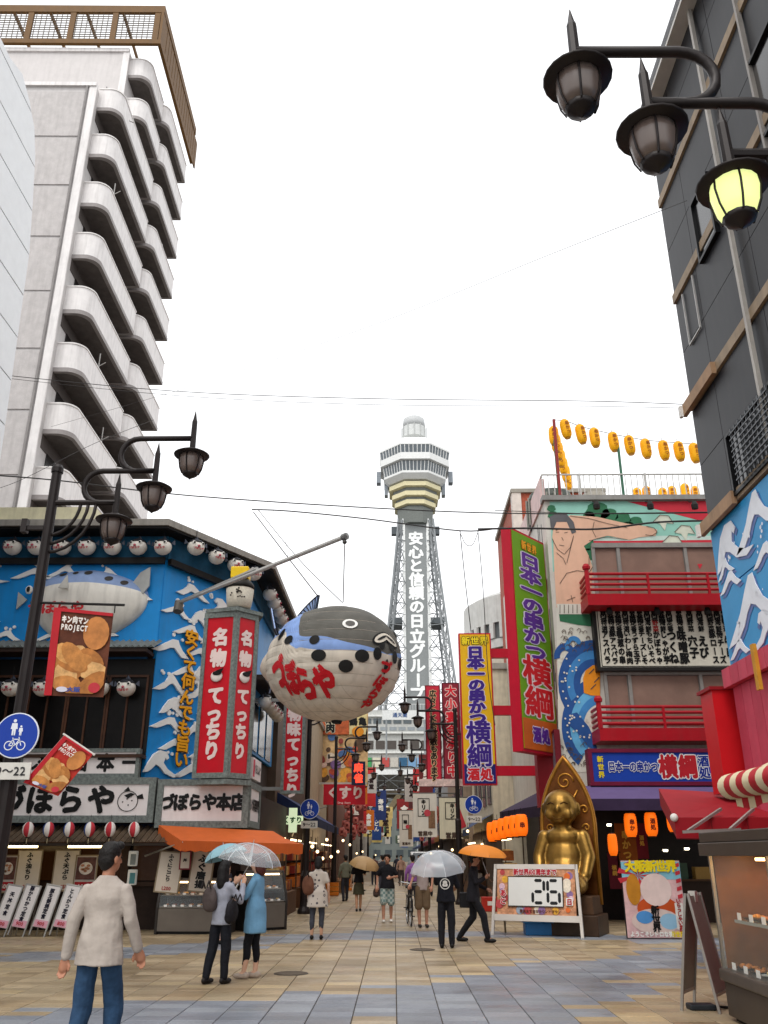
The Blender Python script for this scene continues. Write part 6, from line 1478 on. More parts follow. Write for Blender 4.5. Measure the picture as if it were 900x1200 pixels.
# round blue path signs
def path_sign(label, loc, z, r=.29, rz=0, plate=None):
    t = thing('path_sign', label, 'road sign', loc, rz)
    BL = M('123a9c', .4, var=.05); WI = M('dfe3ea', .45, var=.02); m90 = Matrix.Rotation(R(90), 4, 'X')
    MB().lathe([(0, -.0), (r, -.0), (r, .02), (0, .02)], 32, (0, 0, z), m=m90).build('rim', WI, t); MB().lathe([(0, .0), (r*.95, .0), (r*.95, .004), (0, .004)], 32, (0, -.02, z), m=m90).build('disc', BL, t)
    b = MB(); y = -.027; s_ = r/.29
    def P_(pts, ox, oz): b.poly([((x+ox)*s_, y, z+(q+oz)*s_) for x, q in pts])
    for (ox, oz, k_) in ((-.04, .1, 1.), (.05, .06, .62)):
        b.disc((ox*s_, z+(oz+.085*k_)*s_), .022*k_*s_, y, 10)
        P_([(-.035*k_, .055*k_), (.035*k_, .055*k_), (.045*k_, -.02*k_), (.025*k_, -.02*k_), (.022*k_, -.1*k_), (.004*k_, -.1*k_), (0, -.03*k_), (-.006*k_, -.1*k_), (-.024*k_, -.1*k_), (-.026*k_, -.02*k_), (-.045*k_, -.02*k_)], ox, oz)
    for ox in (-.08, .08): ring(b, ox*s_, z-.13*s_, .06*s_, .06*s_, y, .012*s_, 16)
    for (p, q) in (((-.08, -.13), (-.03, -.05)), ((-.03, -.05), (.05, -.05)), ((.05, -.05), (.08, -.13)), ((-.03, -.05), (.0, -.13)), ((.0, -.13), (.05, -.05)), ((-.08, -.13), (0, -.13)), ((.05, -.05), (.04, -.02)), ((-.03, -.05), (-.04, -.03))):
        dx, dz = q[0]-p[0], q[1]-p[1]; l = math.hypot(dx, dz); nx_, nz = -dz/l*.006, dx/l*.006
        b.poly([((p[0]+nx_)*s_, y, z+(p[1]+nz)*s_), ((p[0]-nx_)*s_, y, z+(p[1]-nz)*s_), ((q[0]-nx_)*s_, y, z+(q[1]-nz)*s_), ((q[0]+nx_)*s_, y, z+(q[1]+nz)*s_)])
    b.build('pictogram', WI, t)
    if plate: MB().bx(-.25*s_, .25*s_, -.02, 0, z-.55*s_, z-.34*s_).build('time_plate', M('cfccc4', .5), t); text(plate, .15*s_, M('2a2a2c'), t, 0, z-.445*s_, -.026, off=.02)
    MB().bx(-.03, .03, 0, .1, z-.06, z+.06).build('clamp', M('6a6866', .4, .6), t); return t
p = PY(20, 862, YL-.15); path_sign('round blue pedestrian and bicycle path sign on the lamp pole by the menu stands', (p.x, p.y, 0), p.z, .285, plate='9〜22')
p = PY(363, 948, 28.3); path_sign('round blue path sign on the pole beneath the red tecchiri sign', (p.x, p.y, 0), p.z, .3, plate='9〜22')
p = PY(555, 943, 33.5); path_sign('round blue path sign on the pole near the white banners', (p.x, p.y, 0), p.z, .33, plate='9〜22')
# banners on the lamp pole (generic food picture: no character)
def curved_panel(b, corners, n=8, bow=.06):
    a, c, d_, e = [Vector(q) for q in corners]; vs = []
    for j in range(n+1):
        for i in range(n+1):
            p = a.lerp(c, i/n).lerp(e.lerp(d_, i/n), j/n); p.y -= bow*math.sin(math.pi*i/n)*math.sin(math.pi*j/n*.9); vs.append(p)
    return b.add(vs, [(j*(n+1)+i, j*(n+1)+i+1, (j+1)*(n+1)+i+1, (j+1)*(n+1)+i) for j in range(n) for i in range(n)])
def food_banner(label, c, cloth='5a2c16', name='food_banner'):
    a, b_, d_, e = [PY(x, y, YL-.1) for x, y in c]; o = (a+b_+d_+e)/4
    t = thing(name, label, 'banner', o); L = [q-o for q in (a, b_, d_, e)]
    def at(u, v, dy=0): p = L[0].lerp(L[1], u).lerp(L[3].lerp(L[2], u), v); p.y -= .02+dy; return p
    MB().poly([at(0, 0, -.02), at(1, 0, -.02), at(1, 1, -.02), at(0, 1, -.02)], (0, .008, 0)).build('cloth', M(cloth, .6, var=.4, scale=4), t)
    b = MB(); b.poly([at(0, 0, 0), at(.13, 0, 0), at(.13, 1, 0), at(0, 1, 0)]); b.poly([at(.13, 0, 0), at(1, 0, 0), at(1, .04, 0), at(.13, .04, 0)]); b.build('red_border', M('b01824', .55), t)
    br = random.Random(4)
    for i in range(15):     # heap of golden rolls
        u, v = br.uniform(.24, .86), br.uniform(.5, .88); r1, r2 = br.uniform(.2, .32), br.uniform(.1, .15); an = br.uniform(-.6, .9); q = []
        for k_ in range(14):
            w_ = 2*math.pi*k_/14; x, y = r1*math.cos(w_), r2*math.sin(w_); q.append(at(max(.14, min(.99, u+x*math.cos(an)-y*math.sin(an))), min(.97, v+(x*math.sin(an)+y*math.cos(an))*.8), .003+.0006*i))
        MB().poly(q).build('print_roll', M(br.choice(['b87a3c', 'c89050', 'a86a30', 'd0a066']), .5, var=.35, scale=9), t)
    q = [at(.76+.22*math.cos(2*math.pi*i/18), .26+.2*math.sin(2*math.pi*i/18), .002) for i in range(18)]; MB().poly(q).build('print_roll', M('b8763c', .5, var=.3, scale=6), t)
    q = [at(.3+.1*math.cos(2*math.pi*i/12), .93+.03*math.sin(2*math.pi*i/12), .016) for i in range(12)]; MB().poly(q).build('print_tag', M('c8c4d0', .5), t); q = [at(.84+.1*math.cos(2*math.pi*i/16), .9+.06*math.sin(2*math.pi*i/16), .016) for i in range(16)]; MB().poly(q).build('print_badge', M('b8303a', .5), t)
    # lettering mapped on the cloth
    def tx(s2, u0, u1, v, h, m, off):
        bb = MB(); n = len(s2)
        for i, ch in enumerate(s2):
            vv, ff, w_ = glyph(ch); uc = u0+(u1-u0)*(i+.5)/n; cw = (u1-u0)/n*(.95 if ord(ch) > 0x2000 else 1.35)
            for kx, (ox, oz) in enumerate([(off*math.cos(x), off*math.sin(x)) for x in (.4, 1.9, 3.4, 5)]): bb.add([at(uc+(gx+ox)*cw, v-(gz+oz)*h, .02+kx*.0005) for gx, gz in vv], ff)
        bb.build('lettering', m, t)
    tx('キン肉マン', .16, .62, .13, .09, M('e4dcd4', .5), .07); tx('PROJECT', .16, .62, .22, .09, M('e4dcd4', .5), .05); tx('大阪', .38, .62, .93, .06, M('3a4a90', .5), .05)
    return t
food_banner('hanging food banner with golden rolls and red edge on the lamp pole', ((64, 712), (133, 719), (121, 817), (52, 815)))
food_banner('small tilted red food flag beneath the long hanging banner', ((76, 862), (109, 884), (68, 933), (28, 917)), 'b02a1c', name='food_flag')
t = thing('banner_arm', 'black arm rod holding the hanging food banner on the lamp pole', 'arm', PY(60, 708, YL)); o_ = Vector(t.location); MB().tube([PY(36, 706, YL)-o_, PY(146, 709, YL)-o_], .018, 6).build('rod', BLK, t)
for px in (85, 135): MB().tube([PY(px, 708, YL)-o_, PY(px-1, 718, YL-.1)-o_], .008, 5).build('hook', BLK, t)
t = thing('banner_arm', 'pale clip rod along the upper edge of the tilted food flag', 'arm', PY(76, 862, YL-.1)); o_ = Vector(t.location); MB().tube([PY(74, 860, YL-.1)-o_, PY(111, 885, YL-.1)-o_], .014, 6).build('rod', M('c8c4bc'), t); MB().tube([PY(76, 862, YL-.1)-o_, PY(28, 917, YL)-o_], .01, 5).build('edge_rod', M('c8c4bc'), t)
# ================================================================== RIGHT STREET SIGNS
RDF = M('b80f2a', .42, var=.07, dirt=.08)
# tall green sign with red box, turned to the plaza
gz = R(50); o1 = PY(605, 748, 24.0); zt2, zb2 = PY(601, 617, 24.0).z, PY(607, 880, 24.0).z
u1 = None
gw = 1.35
gs = thing('green_vertical_sign', 'tall green vertical sign with purple and red outlined lettering in a red box', 'sign', (o1.x, 24.0, zb2), gz)
Hs = zt2-zb2
# find the width on the turned plane
u, _z = plane_uv(646, 760, (o1.x, 24.0, 0), gz); gw = u
MB().bx(0, gw, .0, .32, 0, Hs).build('box', RDF, gs); MB().bx(.07, gw-.06, -.02, 0, .08, Hs-.08).build('face', M('6a9c14', .42, var=.08, scale=.6), gs); MB().bx(.07, gw-.06, -.026, -.02, .08, Hs*.14).build('orange_foot', M('c05a18', .45), gs)
VIO = M('5a2a8f', .45); LAV = M('d9cfe0', .45); cx = gw/2
for c_, z in zip(('新世界',), (Hs*.935,)): outlined(c_, .3, M('e8a01c'), M('6a4a10'), gs, cx, z, -.034, off=.05, oo=.1, step=.3, sx=.9)
for i, c_ in enumerate('日本一の串かつ'): outlined(c_, .5, VIO, LAV, gs, cx, Hs*(.865-i*.071), -.034, off=.05, oo=.1, sx=gw*.62/.5)
for i, c_ in enumerate('横綱'): outlined(c_, .9, M('c8141e'), M('e8d0d0'), gs, cx, Hs*(.35-i*.135), -.034, off=.03, oo=.07, sx=gw*.82/.9)
outlined('酒処', .44, VIO, LAV, gs, cx, Hs*.075, -.034, off=.06, oo=.12, step=.46)
for z in (.2, .5, .8): MB().bx(gw-.0, gw+1.1, .12, .32, Hs*z-.18, Hs*z+.18).build('bracket', RDF, gs)
pl_ = thing('red_sign_post', 'dark red corner post holding the tall green sign above the street', 'post', (KX-.45, 25.6, 0)); MB().bx(-.25, .25, -.25, .25, 2.9, 5.4).build('upper_box', M('8a0f1c', .45), pl_); MB().bx(-.12, .12, -.12, .12, 0, 2.9).build('post', M('5a0f18', .5), pl_)
def vsign(name, label, x0, x1, y0, y1, Y, face, side, s_rows, t_=.3, rz=0):
    a = PY(x0, (y0+y1)/2, Y); b_ = PY(x1, (y0+y1)/2, Y); zt, zb = PY((x0+x1)/2, y0, Y).z, PY((x0+x1)/2, y1, Y).z; w, h = b_.x-a.x, zt-zb
    r = thing(name, label, 'sign', ((a.x+b_.x)/2, Y, zb), rz)
    MB().bx(-w/2, w/2, 0, t_, 0, h).build('box', side, r); MB().bx(-w/2+.05, w/2-.05, -.015, 0, .05, h-.05).build('face', face, r)
    return r, w, h
ys_, w, h = vsign('yellow_vertical_sign', 'yellow vertical sign with purple outlined lettering behind the lamp pole', 540, 579, 742, 920, 30.0, M('e0b010', .42, var=.06), RDF, None)
MB().bx(-w/2+.05, w/2-.05, -.02, -.015, .05, h*.13).build('navy_foot', M('1e1f6a', .45), ys_)
outlined('新世界', w*.27, M('e8d020'), M('2a2a10'), ys_, 0, h*.945, -.026, off=.04, oo=.1, step=w*.28)
for i, c_ in enumerate('日本一の串かつ'): outlined(c_, w*.4, M('3a2080'), LAV, ys_, 0, h*(.865-i*.074), -.026, off=.06, oo=.11, sx=1.3)
for i, c_ in enumerate('横綱'): outlined(c_, w*.68, M('3a2080'), LAV, ys_, 0, h*(.33-i*.145), -.026, off=.03, oo=.075, sx=1.1)
outlined('酒処', w*.36, M('c8202a'), LAV, ys_, 0, h*.065, -.026, off=.05, oo=.12, step=w*.38)
zq = [PY(578, y, 30).z-ys_.location.z for y in (765, 832, 903)]
for z in zq: MB().bx(w/2, w/2+1.6, .05, .25, z-.16, z+.16).build('bracket', RDF, ys_)
rs1, w, h = vsign('red_vertical_sign', 'narrow red sign with black outlined banquet-room lettering beside the tower view', 499, 517, 803, 922, 34.0, M('c4253a', .45, var=.05), M('7a1020'), None, .2)
outlined('広々としたお座敷もあります', w*.48, M('2a2018'), M('d9b98a'), rs1, 0, h*.5, -.02, vert=True, off=.05, oo=.12, step=h*.069)
rs2, w, h = vsign('red_vertical_sign', 'dark vertical sign with bright red banquet lettering next to the yellow sign', 519, 540, 800, 922, 33.9, M('8a2030', .45, var=.1), M('5a1020'), None, .2)
outlined('大小宴会承り中', h*.112, M('d82030'), M('e8c8c0'), rs2, 0, h*.53, -.02, vert=True, off=.04, oo=.1, step=h*.128)
for r_, w_ in ((rs1, .6), (rs2, .66)): MB().bx(-w_, w_, -.02, -.004, .02, .28).build('pale_foot', M('d0b8b0', .5, var=.3, scale=8), r_)
# white hanging banners with black lettering
def cloth_banner(label, x0, x1, y0, y1, Y, s1, col1='cfc8bc', extra=None):
    a = PY(x0, (y0+y1)/2, Y); b_ = PY(x1, (y0+y1)/2, Y); zt, zb = PY(x0, y0, Y).z, PY(x0, y1, Y).z; w, h = b_.x-a.x, zt-zb
    r = thing('hanging_banner', label, 'banner', ((a.x+b_.x)/2, Y, zb)); board(r, w, h, .03, M(col1, .7, var=.06, dirt=.12), z=h/2); frame(r, w*.5, h*.42, .035, .01, INK, x=-w*.05, z=h*.68, y=-.012)
    text(s1, h*.12, INK, r, -w*.05, h*.68, -.014, vert=True, off=.06, step=h*.125); text('営業中', w*.2, M('4a3a30'), r, 0, h*.08, -.014, off=.05)
    if extra == 'r': MB().poly([(w*.05, -.02, h*.85), (w*.16, -.02, h*.85), (w*.42, -.02, h*.3), (w*.18, -.02, h*.22)]).build('red_ribbon', M('b8343a', .6), r)
    else: MB().bx(w*.14, w*.42, -.016, -.006, h*.2, h*.6).build('bottle_print', M('7a5a40', .5, var=.4, scale=10), r); MB().disc((w*.1, h*.55), w*.14, -.02, 12).build('red_mark', M('b8404a', .6), r)
    MB().tube([(-w/2-.1, .02, h+.02), (w/2+.1, .02, h+.02)], .03, 6).build('rod', M('55504a'), r); MB().bx(w/2, w/2+1.2, 0, .06, h-.02, h+.04).build('wall_bracket', M('55504a'), r)
cloth_banner('white hanging banner with a bottle print past the lamp pole', 484, 512, 930, 981, 46, 'キリン'); cloth_banner('white hanging banner with a red ribbon print beside the blue path sign', 515, 549, 935, 983, 40, 'キリン', 'd0c8ae', 'r')
cloth_banner('pale hanging banner with a large brush character far down the street', 468, 484, 950, 992, 58, '味')
# ---- street buildings right
def block(name, label, x0, x1, y0, y1, z1, c, face, wins=0, side=-1, group=None):
    """street building; side = -1: its shopfront looks to -x"""
    t = thing(name, label, 'building', ((x0+x1)/2, y0, 0), 0, group); W(MB().bx(x0, x1, y0, y1, 0, z1), 'wall', M(c, .6, var=.12, dirt=.3), t)
    xf = x0 if side < 0 else x1
    W(MB().bx(x0-.1, x1+.1, y0-.1, y1, z1, z1+.25), 'parapet', M('9a958c', .6, dirt=.3), t)
    zf = 3.6; br = random.Random(hash(name) % 99+int(y0))
    while zf+1.8 < z1:
        y = y0+.6
        while y+1.3 < y1:
            d_ = W(MB().bx(xf+side*.05, xf+side*.0-.0, y, y+1.2, zf, zf+1.4), 'window', M('3a4044', .2, spec=.6), t); y += 2.0
        x = x0+.5
        while x+1.2 < x1 and wins: W(MB().bx(x, x+1.1, y0-.05, y0, zf, zf+1.4), 'window', M('3a4044', .2, spec=.6), t); x += 1.9
        zf += 2.9
    W(MB().bx(min(xf, xf+side*.06), max(xf, xf+side*.06), y0+.2, y1-.2, .1, 2.6), 'shopfront', M('3a2a20', .5, var=.6, scale=1.5), t)
    aw_ = br.choice(['7a1c24', '2a3a5a', '8a5a1c', '3a4a3a', '5a4a3a'])
    b = MB().add([(xf, y0+.3, 3.2), (xf, y1-.3, 3.2), (xf+side*1.0, y1-.3, 2.65), (xf+side*1.0, y0+.3, 2.65)], [(0, 1, 2, 3)]).add([(xf+side*1.0, y0+.3, 2.65), (xf+side*1.0, y1-.3, 2.65), (xf+side*1.0, y1-.3, 2.4), (xf+side*1.0, y0+.3, 2.4)], [(0, 1, 2, 3)]); W(b, 'shop_awning', M(aw_, .7, var=.15), t)
    return t
block('street_building', 'cream walled shop building behind the yellow skewer sign', 4.0, 12, 36.3, 46, 9.0, 'c9bfa8', 0)
block('street_building', 'brown street building past the white hanging banners', 3.6, 12, 46.3, 60, 7.5, '8a7866', 0)
block('street_building', 'grey street building far down the street by the tower foot', 3.7, 14, 60.3, 90, 8.5, '8f9290', 0)
block('street_building', 'low tan street building near the tower foot opposite the lantern shop', 4.0, 16, 90.3, 150, 8, 'a39a88', 0)
# rounded white building
rw = thing('rounded_white_building', 'white building with a rounded banded upper storey behind the yellow sign', 'building', (9.6, 52, 0))
rad = 5.2
for (y0p, y1p, m, dr) in ((690, 722, 'c8c9c6', 0), (722, 742, '6a6e70', -.15), (742, 752, 'c8c9c6', 0), (752, 764, '77706a', -.2), (764, 900, 'c9c0b0', -.1)):
    z1, z0 = PY(580, y0p, 47).z, PY(580, y1p, 47).z
    MB().lathe([(rad+dr, z0), (rad+dr, z1)], 40).build('storey_band', M(m, .55, var=.08, dirt=.2), rw)
zt3 = PY(580, 690, 47).z; MB().lathe([(rad, zt3), (rad-.5, zt3+.3), (0, zt3+.35)], 40).build('roof', M('b5b6b3', .6), rw)
for i in range(18): a = R(150+i*8); MB().bx(-.15, .15, -.08, .08, PY(580, 741, 47).z, PY(580, 722, 47).z).build('mullion', M('c8c9c6', .5), rw, (rad*math.cos(a), rad*math.sin(a), 0), a+R(90))
bk = thing('brick_building', 'red brick building corner rising behind the green sign', 'building', (6.5, 39, 0)); xa, xb = PY(603, 600, 39).x, PY(640, 600, 39).x; zt3 = PY(610, 578, 39).z
W(MB().bx(xa, xb+3, 39, 46, 8.5, zt3), 'wall', M('9a4a34', .7, var=.25, scale=6, bump=.3), bk); W(MB().bx(xa-.1, xa+.35, 38.9, 39.4, 8.5, zt3+.1), 'corner_strip', M('c8bdb4', .6), bk); W(MB().bx(xa-.15, xb+3, 38.85, 46, zt3, zt3+.2), 'coping', M('8f8a80'), bk)
# ================================================================== LEFT STREET SIDE
block('street_building', 'dark timber shop building next to the wave-walled restaurant', -12, -4.3, 32.4, 44, 8.0, '5a4a3c', 0, 1)
block('street_building', 'cream street building behind the picture signs', -12, -4.2, 44.3, 56, 8.5, 'b5a68c', 0, 1)
block('street_building', 'rust brown street building hung with lanterns', -12, -4.1, 56.3, 76, 8.0, '7a5644', 0, 1)
block('street_building', 'grey brown street building far along the lantern side', -14, -4.2, 76.3, 110, 9, '857a6c', 0, 1)
block('street_building', 'far low street building beside the tower foot on the lantern side', -16, -4.6, 110.3, 160, 8.0, '8d8478', 0, 1)
r, w, h = vsign('red_vertical_sign', 'red vertical tecchiri sign in a grey frame hanging over the side street', 331, 357, 812, 930, 27.0, REDS, GRST, None, .3)
frame(r, w, h, .09, .04, GRST, z=h/2, y=-.03)
for i, c_ in enumerate('名物味てっちり'): text(c_, w*.62, M('e6cfc9', .5), r, 0, h*(.96-i*.15)-.1, -.02, off=.06)
for z in (.15, h-.2): MB().bx(-w/2-1.0, -w/2, .1, .2, z-.05, z+.05).build('bracket', M('8a8884', .4, .5), r)
# green cross chemist sign
p = PY(343, 961, 31.5); t = thing('chemist_cross_sign', 'lit white cross chemist sign with green lettering under the tecchiri sign', 'sign', p)
b = MB(); b.poly([(x, 0, z) for x, z in ((-.14, .4), (.14, .4), (.14, .14), (.4, .14), (.4, -.14), (.14, -.14), (.14, -.4), (-.14, -.4), (-.14, -.14), (-.4, -.14), (-.4, .14), (-.14, .14))], (0, .12, 0)); b.build('cross', M('cfe0b8', .4, emit=.55, var=0), t); text('くすり', .22, M('2a6a30'), t, 0, 0, -.012, off=.05); MB().bx(-1.2, -.4, .03, .09, -.03, .03).build('bracket', BLK, t)
# red kusuri sign
p0 = PY(379, 932, 50); p1 = PY(428, 932, 50); zt, zb = PY(400, 919, 50).z, PY(400, 943, 50).z
t = thing('chemist_sign', 'red chemist sign with white lettering across the left side of the street', 'sign', ((p0.x+p1.x)/2, 50, (zt+zb)/2)); w, h = p1.x-p0.x, zt-zb; board(t, w, h, .2, M('b8182a', .45, var=.06)); text('くすり', h*.66, M('e0c8c4'), t, .05, .08, -.012, off=.05, step=w*.3); text('Drug Store', h*.13, M('e0c8c4'), t, 0, -h*.4, -.012, off=.02); MB().bx(-w/2-1, w/2+.1, .05, .15, h/2, h/2+.1).build('support_bar', M('b8b4ac'), t)
# picture signs above (abstract prints)
p0 = PY(372, 880, 52); p1 = PY(431, 880, 52); zt, zb = PY(400, 836, 52).z, PY(400, 921, 52).z
t = thing('picture_sign', 'crowded painted picture sign in cream, orange and violet under the giant pufferfish', 'sign', ((p0.x+p1.x)/2, 52, zb)); w, h = p1.x-p0.x, zt-zb
MB().bx(-w/2, w/2, 0, .25, 0, h).build('box', M('c9a878', .5, var=.4, scale=2), t)
pr2 = random.Random(12)
for i in range(34):
    x, z = pr2.uniform(-w*.42, w*.42), pr2.uniform(.25, h*.68); r1, r2 = pr2.uniform(.12, .4), pr2.uniform(.1, .38); an = pr2.uniform(0, 3)
    MB().disc((max(-w/2+r1, min(w/2-r1, x)), z), r2, -.008-.003*i, 12, r1, an).build('print_shape', M(pr2.choice(['c8682a', 'e0a040', '7a5a8a', '4a6a9a', 'd8b8a8', '8a3a34', '5a4434', 'd0c4b0', 'b8503a']), .5, var=.3, scale=6), t)
MB().bx(-w*.47, w*.12, -.13, -.12, h*.7, h*.97).build('upper_panel', M('b85a30', .5, var=.4, scale=4), t); MB().bx(w*.13, w*.48, -.13, -.12, h*.7, h*.99).build('upper_panel', M('d8c890', .5, var=.15), t)
outlined('焼肉', .55, INK, M('d8d4b8'), t, -w*.25, h*.85, -.15, vert=True, off=.06, oo=.12, step=.52); text('鶴亀', .5, INK, t, w*.3, h*.88, -.15, off=.05, step=.55); MB().disc((w*.3, h*.74), .3, -.15, 14, .36).build('orange_mark', M('d88a20'), t)
p = PY(420, 906, 49); t = thing('mahjong_sign', 'small dark sign with glowing red characters above the red chemist sign', 'sign', p); board(t, .75, 1.25, .2, M('1d2038')); text('麻雀', .5, M('f0402a', emit=1.2, var=0), t, 0, 0, -.012, vert=True, off=.05, step=.56)
# navy awning over the market stalls
na_ = thing('navy_awning', 'navy blue fabric awning above the market stalls', 'awning', (-3.5, 38, 0)); 
zt, zb = PY(375, 948, 35).z, PY(375, 966, 34.5).z
awn(Vector((-4.3, 33, zt+.5)), Vector((-4.3, 45, zt+.5)), Vector((-2.75, 33, zb+.15)), Vector((-2.75, 45, zb+.15)), .3, M('1a2c5a', .7, var=.12), M('16244a', .7, var=.12), na_)
W(MB().add([(-4.3, 33, zt+.5), (-2.75, 33, zb+.15), (-2.75, 33, zb-.15), (-4.3, 33, zb+.1)], [(0, 1, 2, 3)]), 'side_curtain', M('16244a', .7), na_)
W(MB().tube([PY(342, 980, 33.5), PY(353, 955, 33.2), PY(383, 945, 33)], .025, 6), 'arm', M('a8a49c', .4, .5), na_)
# stalls with crates
def stall(label, x, y, L, cols_, lit=True):
    t = thing('market_stall', label, 'stall', (x, y, 0)); MB().bx(-.4, .35, 0, L, .0, .62).build('table', M('5a3a22', .6, var=.3), t); MB().bx(-.42, -.38, .0, L, .62, 2.2).build('back_rack', M('3a2a1e', .6, var=.4), t)
    q = random.Random(int(y*7)); 
    for i in range(int(L/.42)):
        for lv in range(3): c = q.choice(cols_); MB().bx(-.34, .0+.1*(2-lv), i*.42+.05, i*.42+.4, .64+lv*.42, .64+lv*.42+q.uniform(.2, .36)).build('goods', M(c, .5, var=.4, scale=9), t)
    if lit: MB().bx(-.1, -.04, .2, L-.2, 2.12, 2.17).build('lamp_tube', M('ffe0b0', emit=5, var=0), t)
    for yy in (.05, L-.05): MB().bx(.3, .34, yy-.02, yy+.02, 0, 2.3).build('post', M('4a3a2c'), t)
    return t
stall('goods stall with boxed snacks past the grey food cabinets', -3.5, 27.0, 3.0, ['c8842a', '8a3a20', 'd0b070', '5a3a2a', 'a85a24'])
stall('goods stall lit yellow under the navy awning', -3.5, 31.5, 3.5, ['d8902a', 'c86a20', 'e0c080', '8a2a20', '6a4a30'])
stall('souvenir stall with red goods beneath the chemist sign', -3.5, 37, 5, ['8a2a2a', 'b8502a', 'd0a060', '4a3a3a', 'a03030'])
stall('far market stall by the lantern strings', -3.5, 45, 7, ['6a3a2a', '8a5a3a', 'c0a080', '4a3a34'])
stall('stall of the skewer shop street side beside the suited man', 3.9, 30, 5, ['8a4a1c', 'b8702a', '5a3a20', 'c8a060'])
stall('far stall opposite the lantern strings', 3.6, 40, 8, ['6a3a2a', '9a6a3a', 'a8a098', '7a2a2a'])
bxr = random.Random(8)
for i, (px, py, c, lb) in enumerate(((393, 1050, 'c8701c', 'orange wooden crate on the street nearest the floral tunic woman'), (401, 1047, '7a5a3a', 'brown open crate between the orange crates'), (409, 1044, 'c8701c', 'orange wooden crate nearest the tan umbrella'))):
    g = G(px, py); t = thing('crate', lb, 'crate', (g.x-.15, g.y+.2, 0))
    for z in (.02, .2, .38): MB().bx(-.28, .28, -.22, -.2, z, z+.15).build('slat', M(c, .6, var=.2), t); MB().bx(-.28, .28, .2, .22, z, z+.15).build('slat', M(c, .6, var=.2), t); MB().bx(-.28, -.26, -.2, .2, z, z+.15).build('slat', M(c, .6, var=.2), t); MB().bx(.26, .28, -.2, .2, z, z+.15).build('slat', M(c, .6, var=.2), t)
    MB().bx(-.25, .25, -.19, .19, .02, .45).build('contents', M(bxr.choice(['b89a50', '8a6a30']), .7, var=.5, scale=20), t)
# lantern cluster over the left side
rl = paper_lantern('red_white_lantern', 'red and white paper lantern in the hanging cluster over the far left shops', 'far red and white lanterns', M('b86a60', .6, var=.4, scale=9, emit=.06), .2, .46, '3a1a1a', '酒', M('6a1a1a'))
first_rl = True
for i in range(34):
    q = bxr.random(); Y = 58+q*22; x = -3.3+bxr.uniform(-.5, 1.0); z = 3.0+bxr.uniform(0, 3.0)*(1.1-q*.3)
    o = rl if first_rl else copy_tree(rl); first_rl = False; o.location = (x, Y, z)
# hanging lamps of the shops: warm bulbs
for i, (px, py, Y) in enumerate(((366, 992, 30), (383, 984, 35), (372, 998, 33), (402, 985, 40), (396, 998, 38), (410, 990, 46), (418, 1000, 55), (440, 1002, 80), (505, 1000, 60), (515, 992, 50), (530, 996, 42), (388, 1004, 36), (378, 1006, 33), (349, 990, 28.5), (425, 998, 60), (548, 974, 36), (565, 990, 31), (575, 984, 29.5))):
    t = thing('shop_bulb', 'small glowing bulb hanging at a street stall', 'lamp', PY(px, py, Y), 0, 'glowing bulbs along the street'); MB().ball((0, 0, 0), .055).build('bulb', M('ffd9a0', emit=3, var=0), t); MB().tube([(0, 0, .06), (0, 0, .5)], .008, 4).build('cord', BLK, t)
# street-end clutter: small signs right and left
sg = random.Random(21)
for i in range(40):
    side = -1 if i % 2 else 1; Y = 60+i*2.6; w, h = sg.uniform(.8, 1.5), sg.uniform(1.4, 3.6); c = sg.choice(['b82a2a', 'd8c070', 'd8d4cc', '2a4a8a', 'c86a20', '6a2a2a', '4a6a4a'])
    t = thing('street_sign', 'small hanging shop sign far along the %s side of the street, %s' % ('lantern' if side < 0 else 'banner', {'b82a2a': 'red', 'd8c070': 'yellow', 'd8d4cc': 'white', '2a4a8a': 'blue', 'c86a20': 'orange', '6a2a2a': 'maroon', '4a6a4a': 'green'}[c]), 'sign', (side*sg.uniform(1.7, 3.3), Y, sg.uniform(2.8, 5.5)), 0, 'far hanging shop signs')
    board(t, w, h, .15, M(c, .5, var=.15), z=h/2); text(sg.choice(['酒場', '串かつ', '将棋', '食堂', 'うどん']), w*.5, M('f0ece0' if c not in ('d8c070', 'd8d4cc') else '2a1a1a'), t, 0, h/2, -.015, vert=True, off=.05); MB().bx(side*w/2, side*(w/2+.6), .04, .1, h-.1, h-.04) .build('bracket', BLK, t)
# white van far along the street
p = G(492, 1016.5); t = thing('white_van', 'small white van parked far along the shopping street', 'van', (2.1, 72, 0), R(180))
b = MB().poly([(-.8, y, z) for y, z in ((-2, .35), (2, .35), (2, 1.0), (1.6, 1.15), (1.1, 1.85), (-1.9, 1.9), (-2, 1.0))], (1.6, 0, 0)); bevel(b.build('body', M('d8d8d6', .3), t), .06)
MB().add([(-.7, 2-.38, 1.17), (.7, 2-.38, 1.17), (.66, 1.14, 1.8), (-.66, 1.14, 1.8)], [(0, 1, 2, 3)]).build('windscreen', M('2a3034', .1, spec=.7), t)
for s_ in (-1, 1): MB().ball((s_*.6, 2.0, .75), .12, .05, .1).build('headlight', M('e8e8e0', .2), t)
for s_ in (-1, 1):
    for y in (-1.3, 1.3): MB().lathe([(.3, -.09), (.3, .09), (0, .09)], 14, (s_*.75, y, .3), m=Matrix.Rotation(R(90), 4, 'Y')).build('wheel', M('1a1a1a', .7), t)
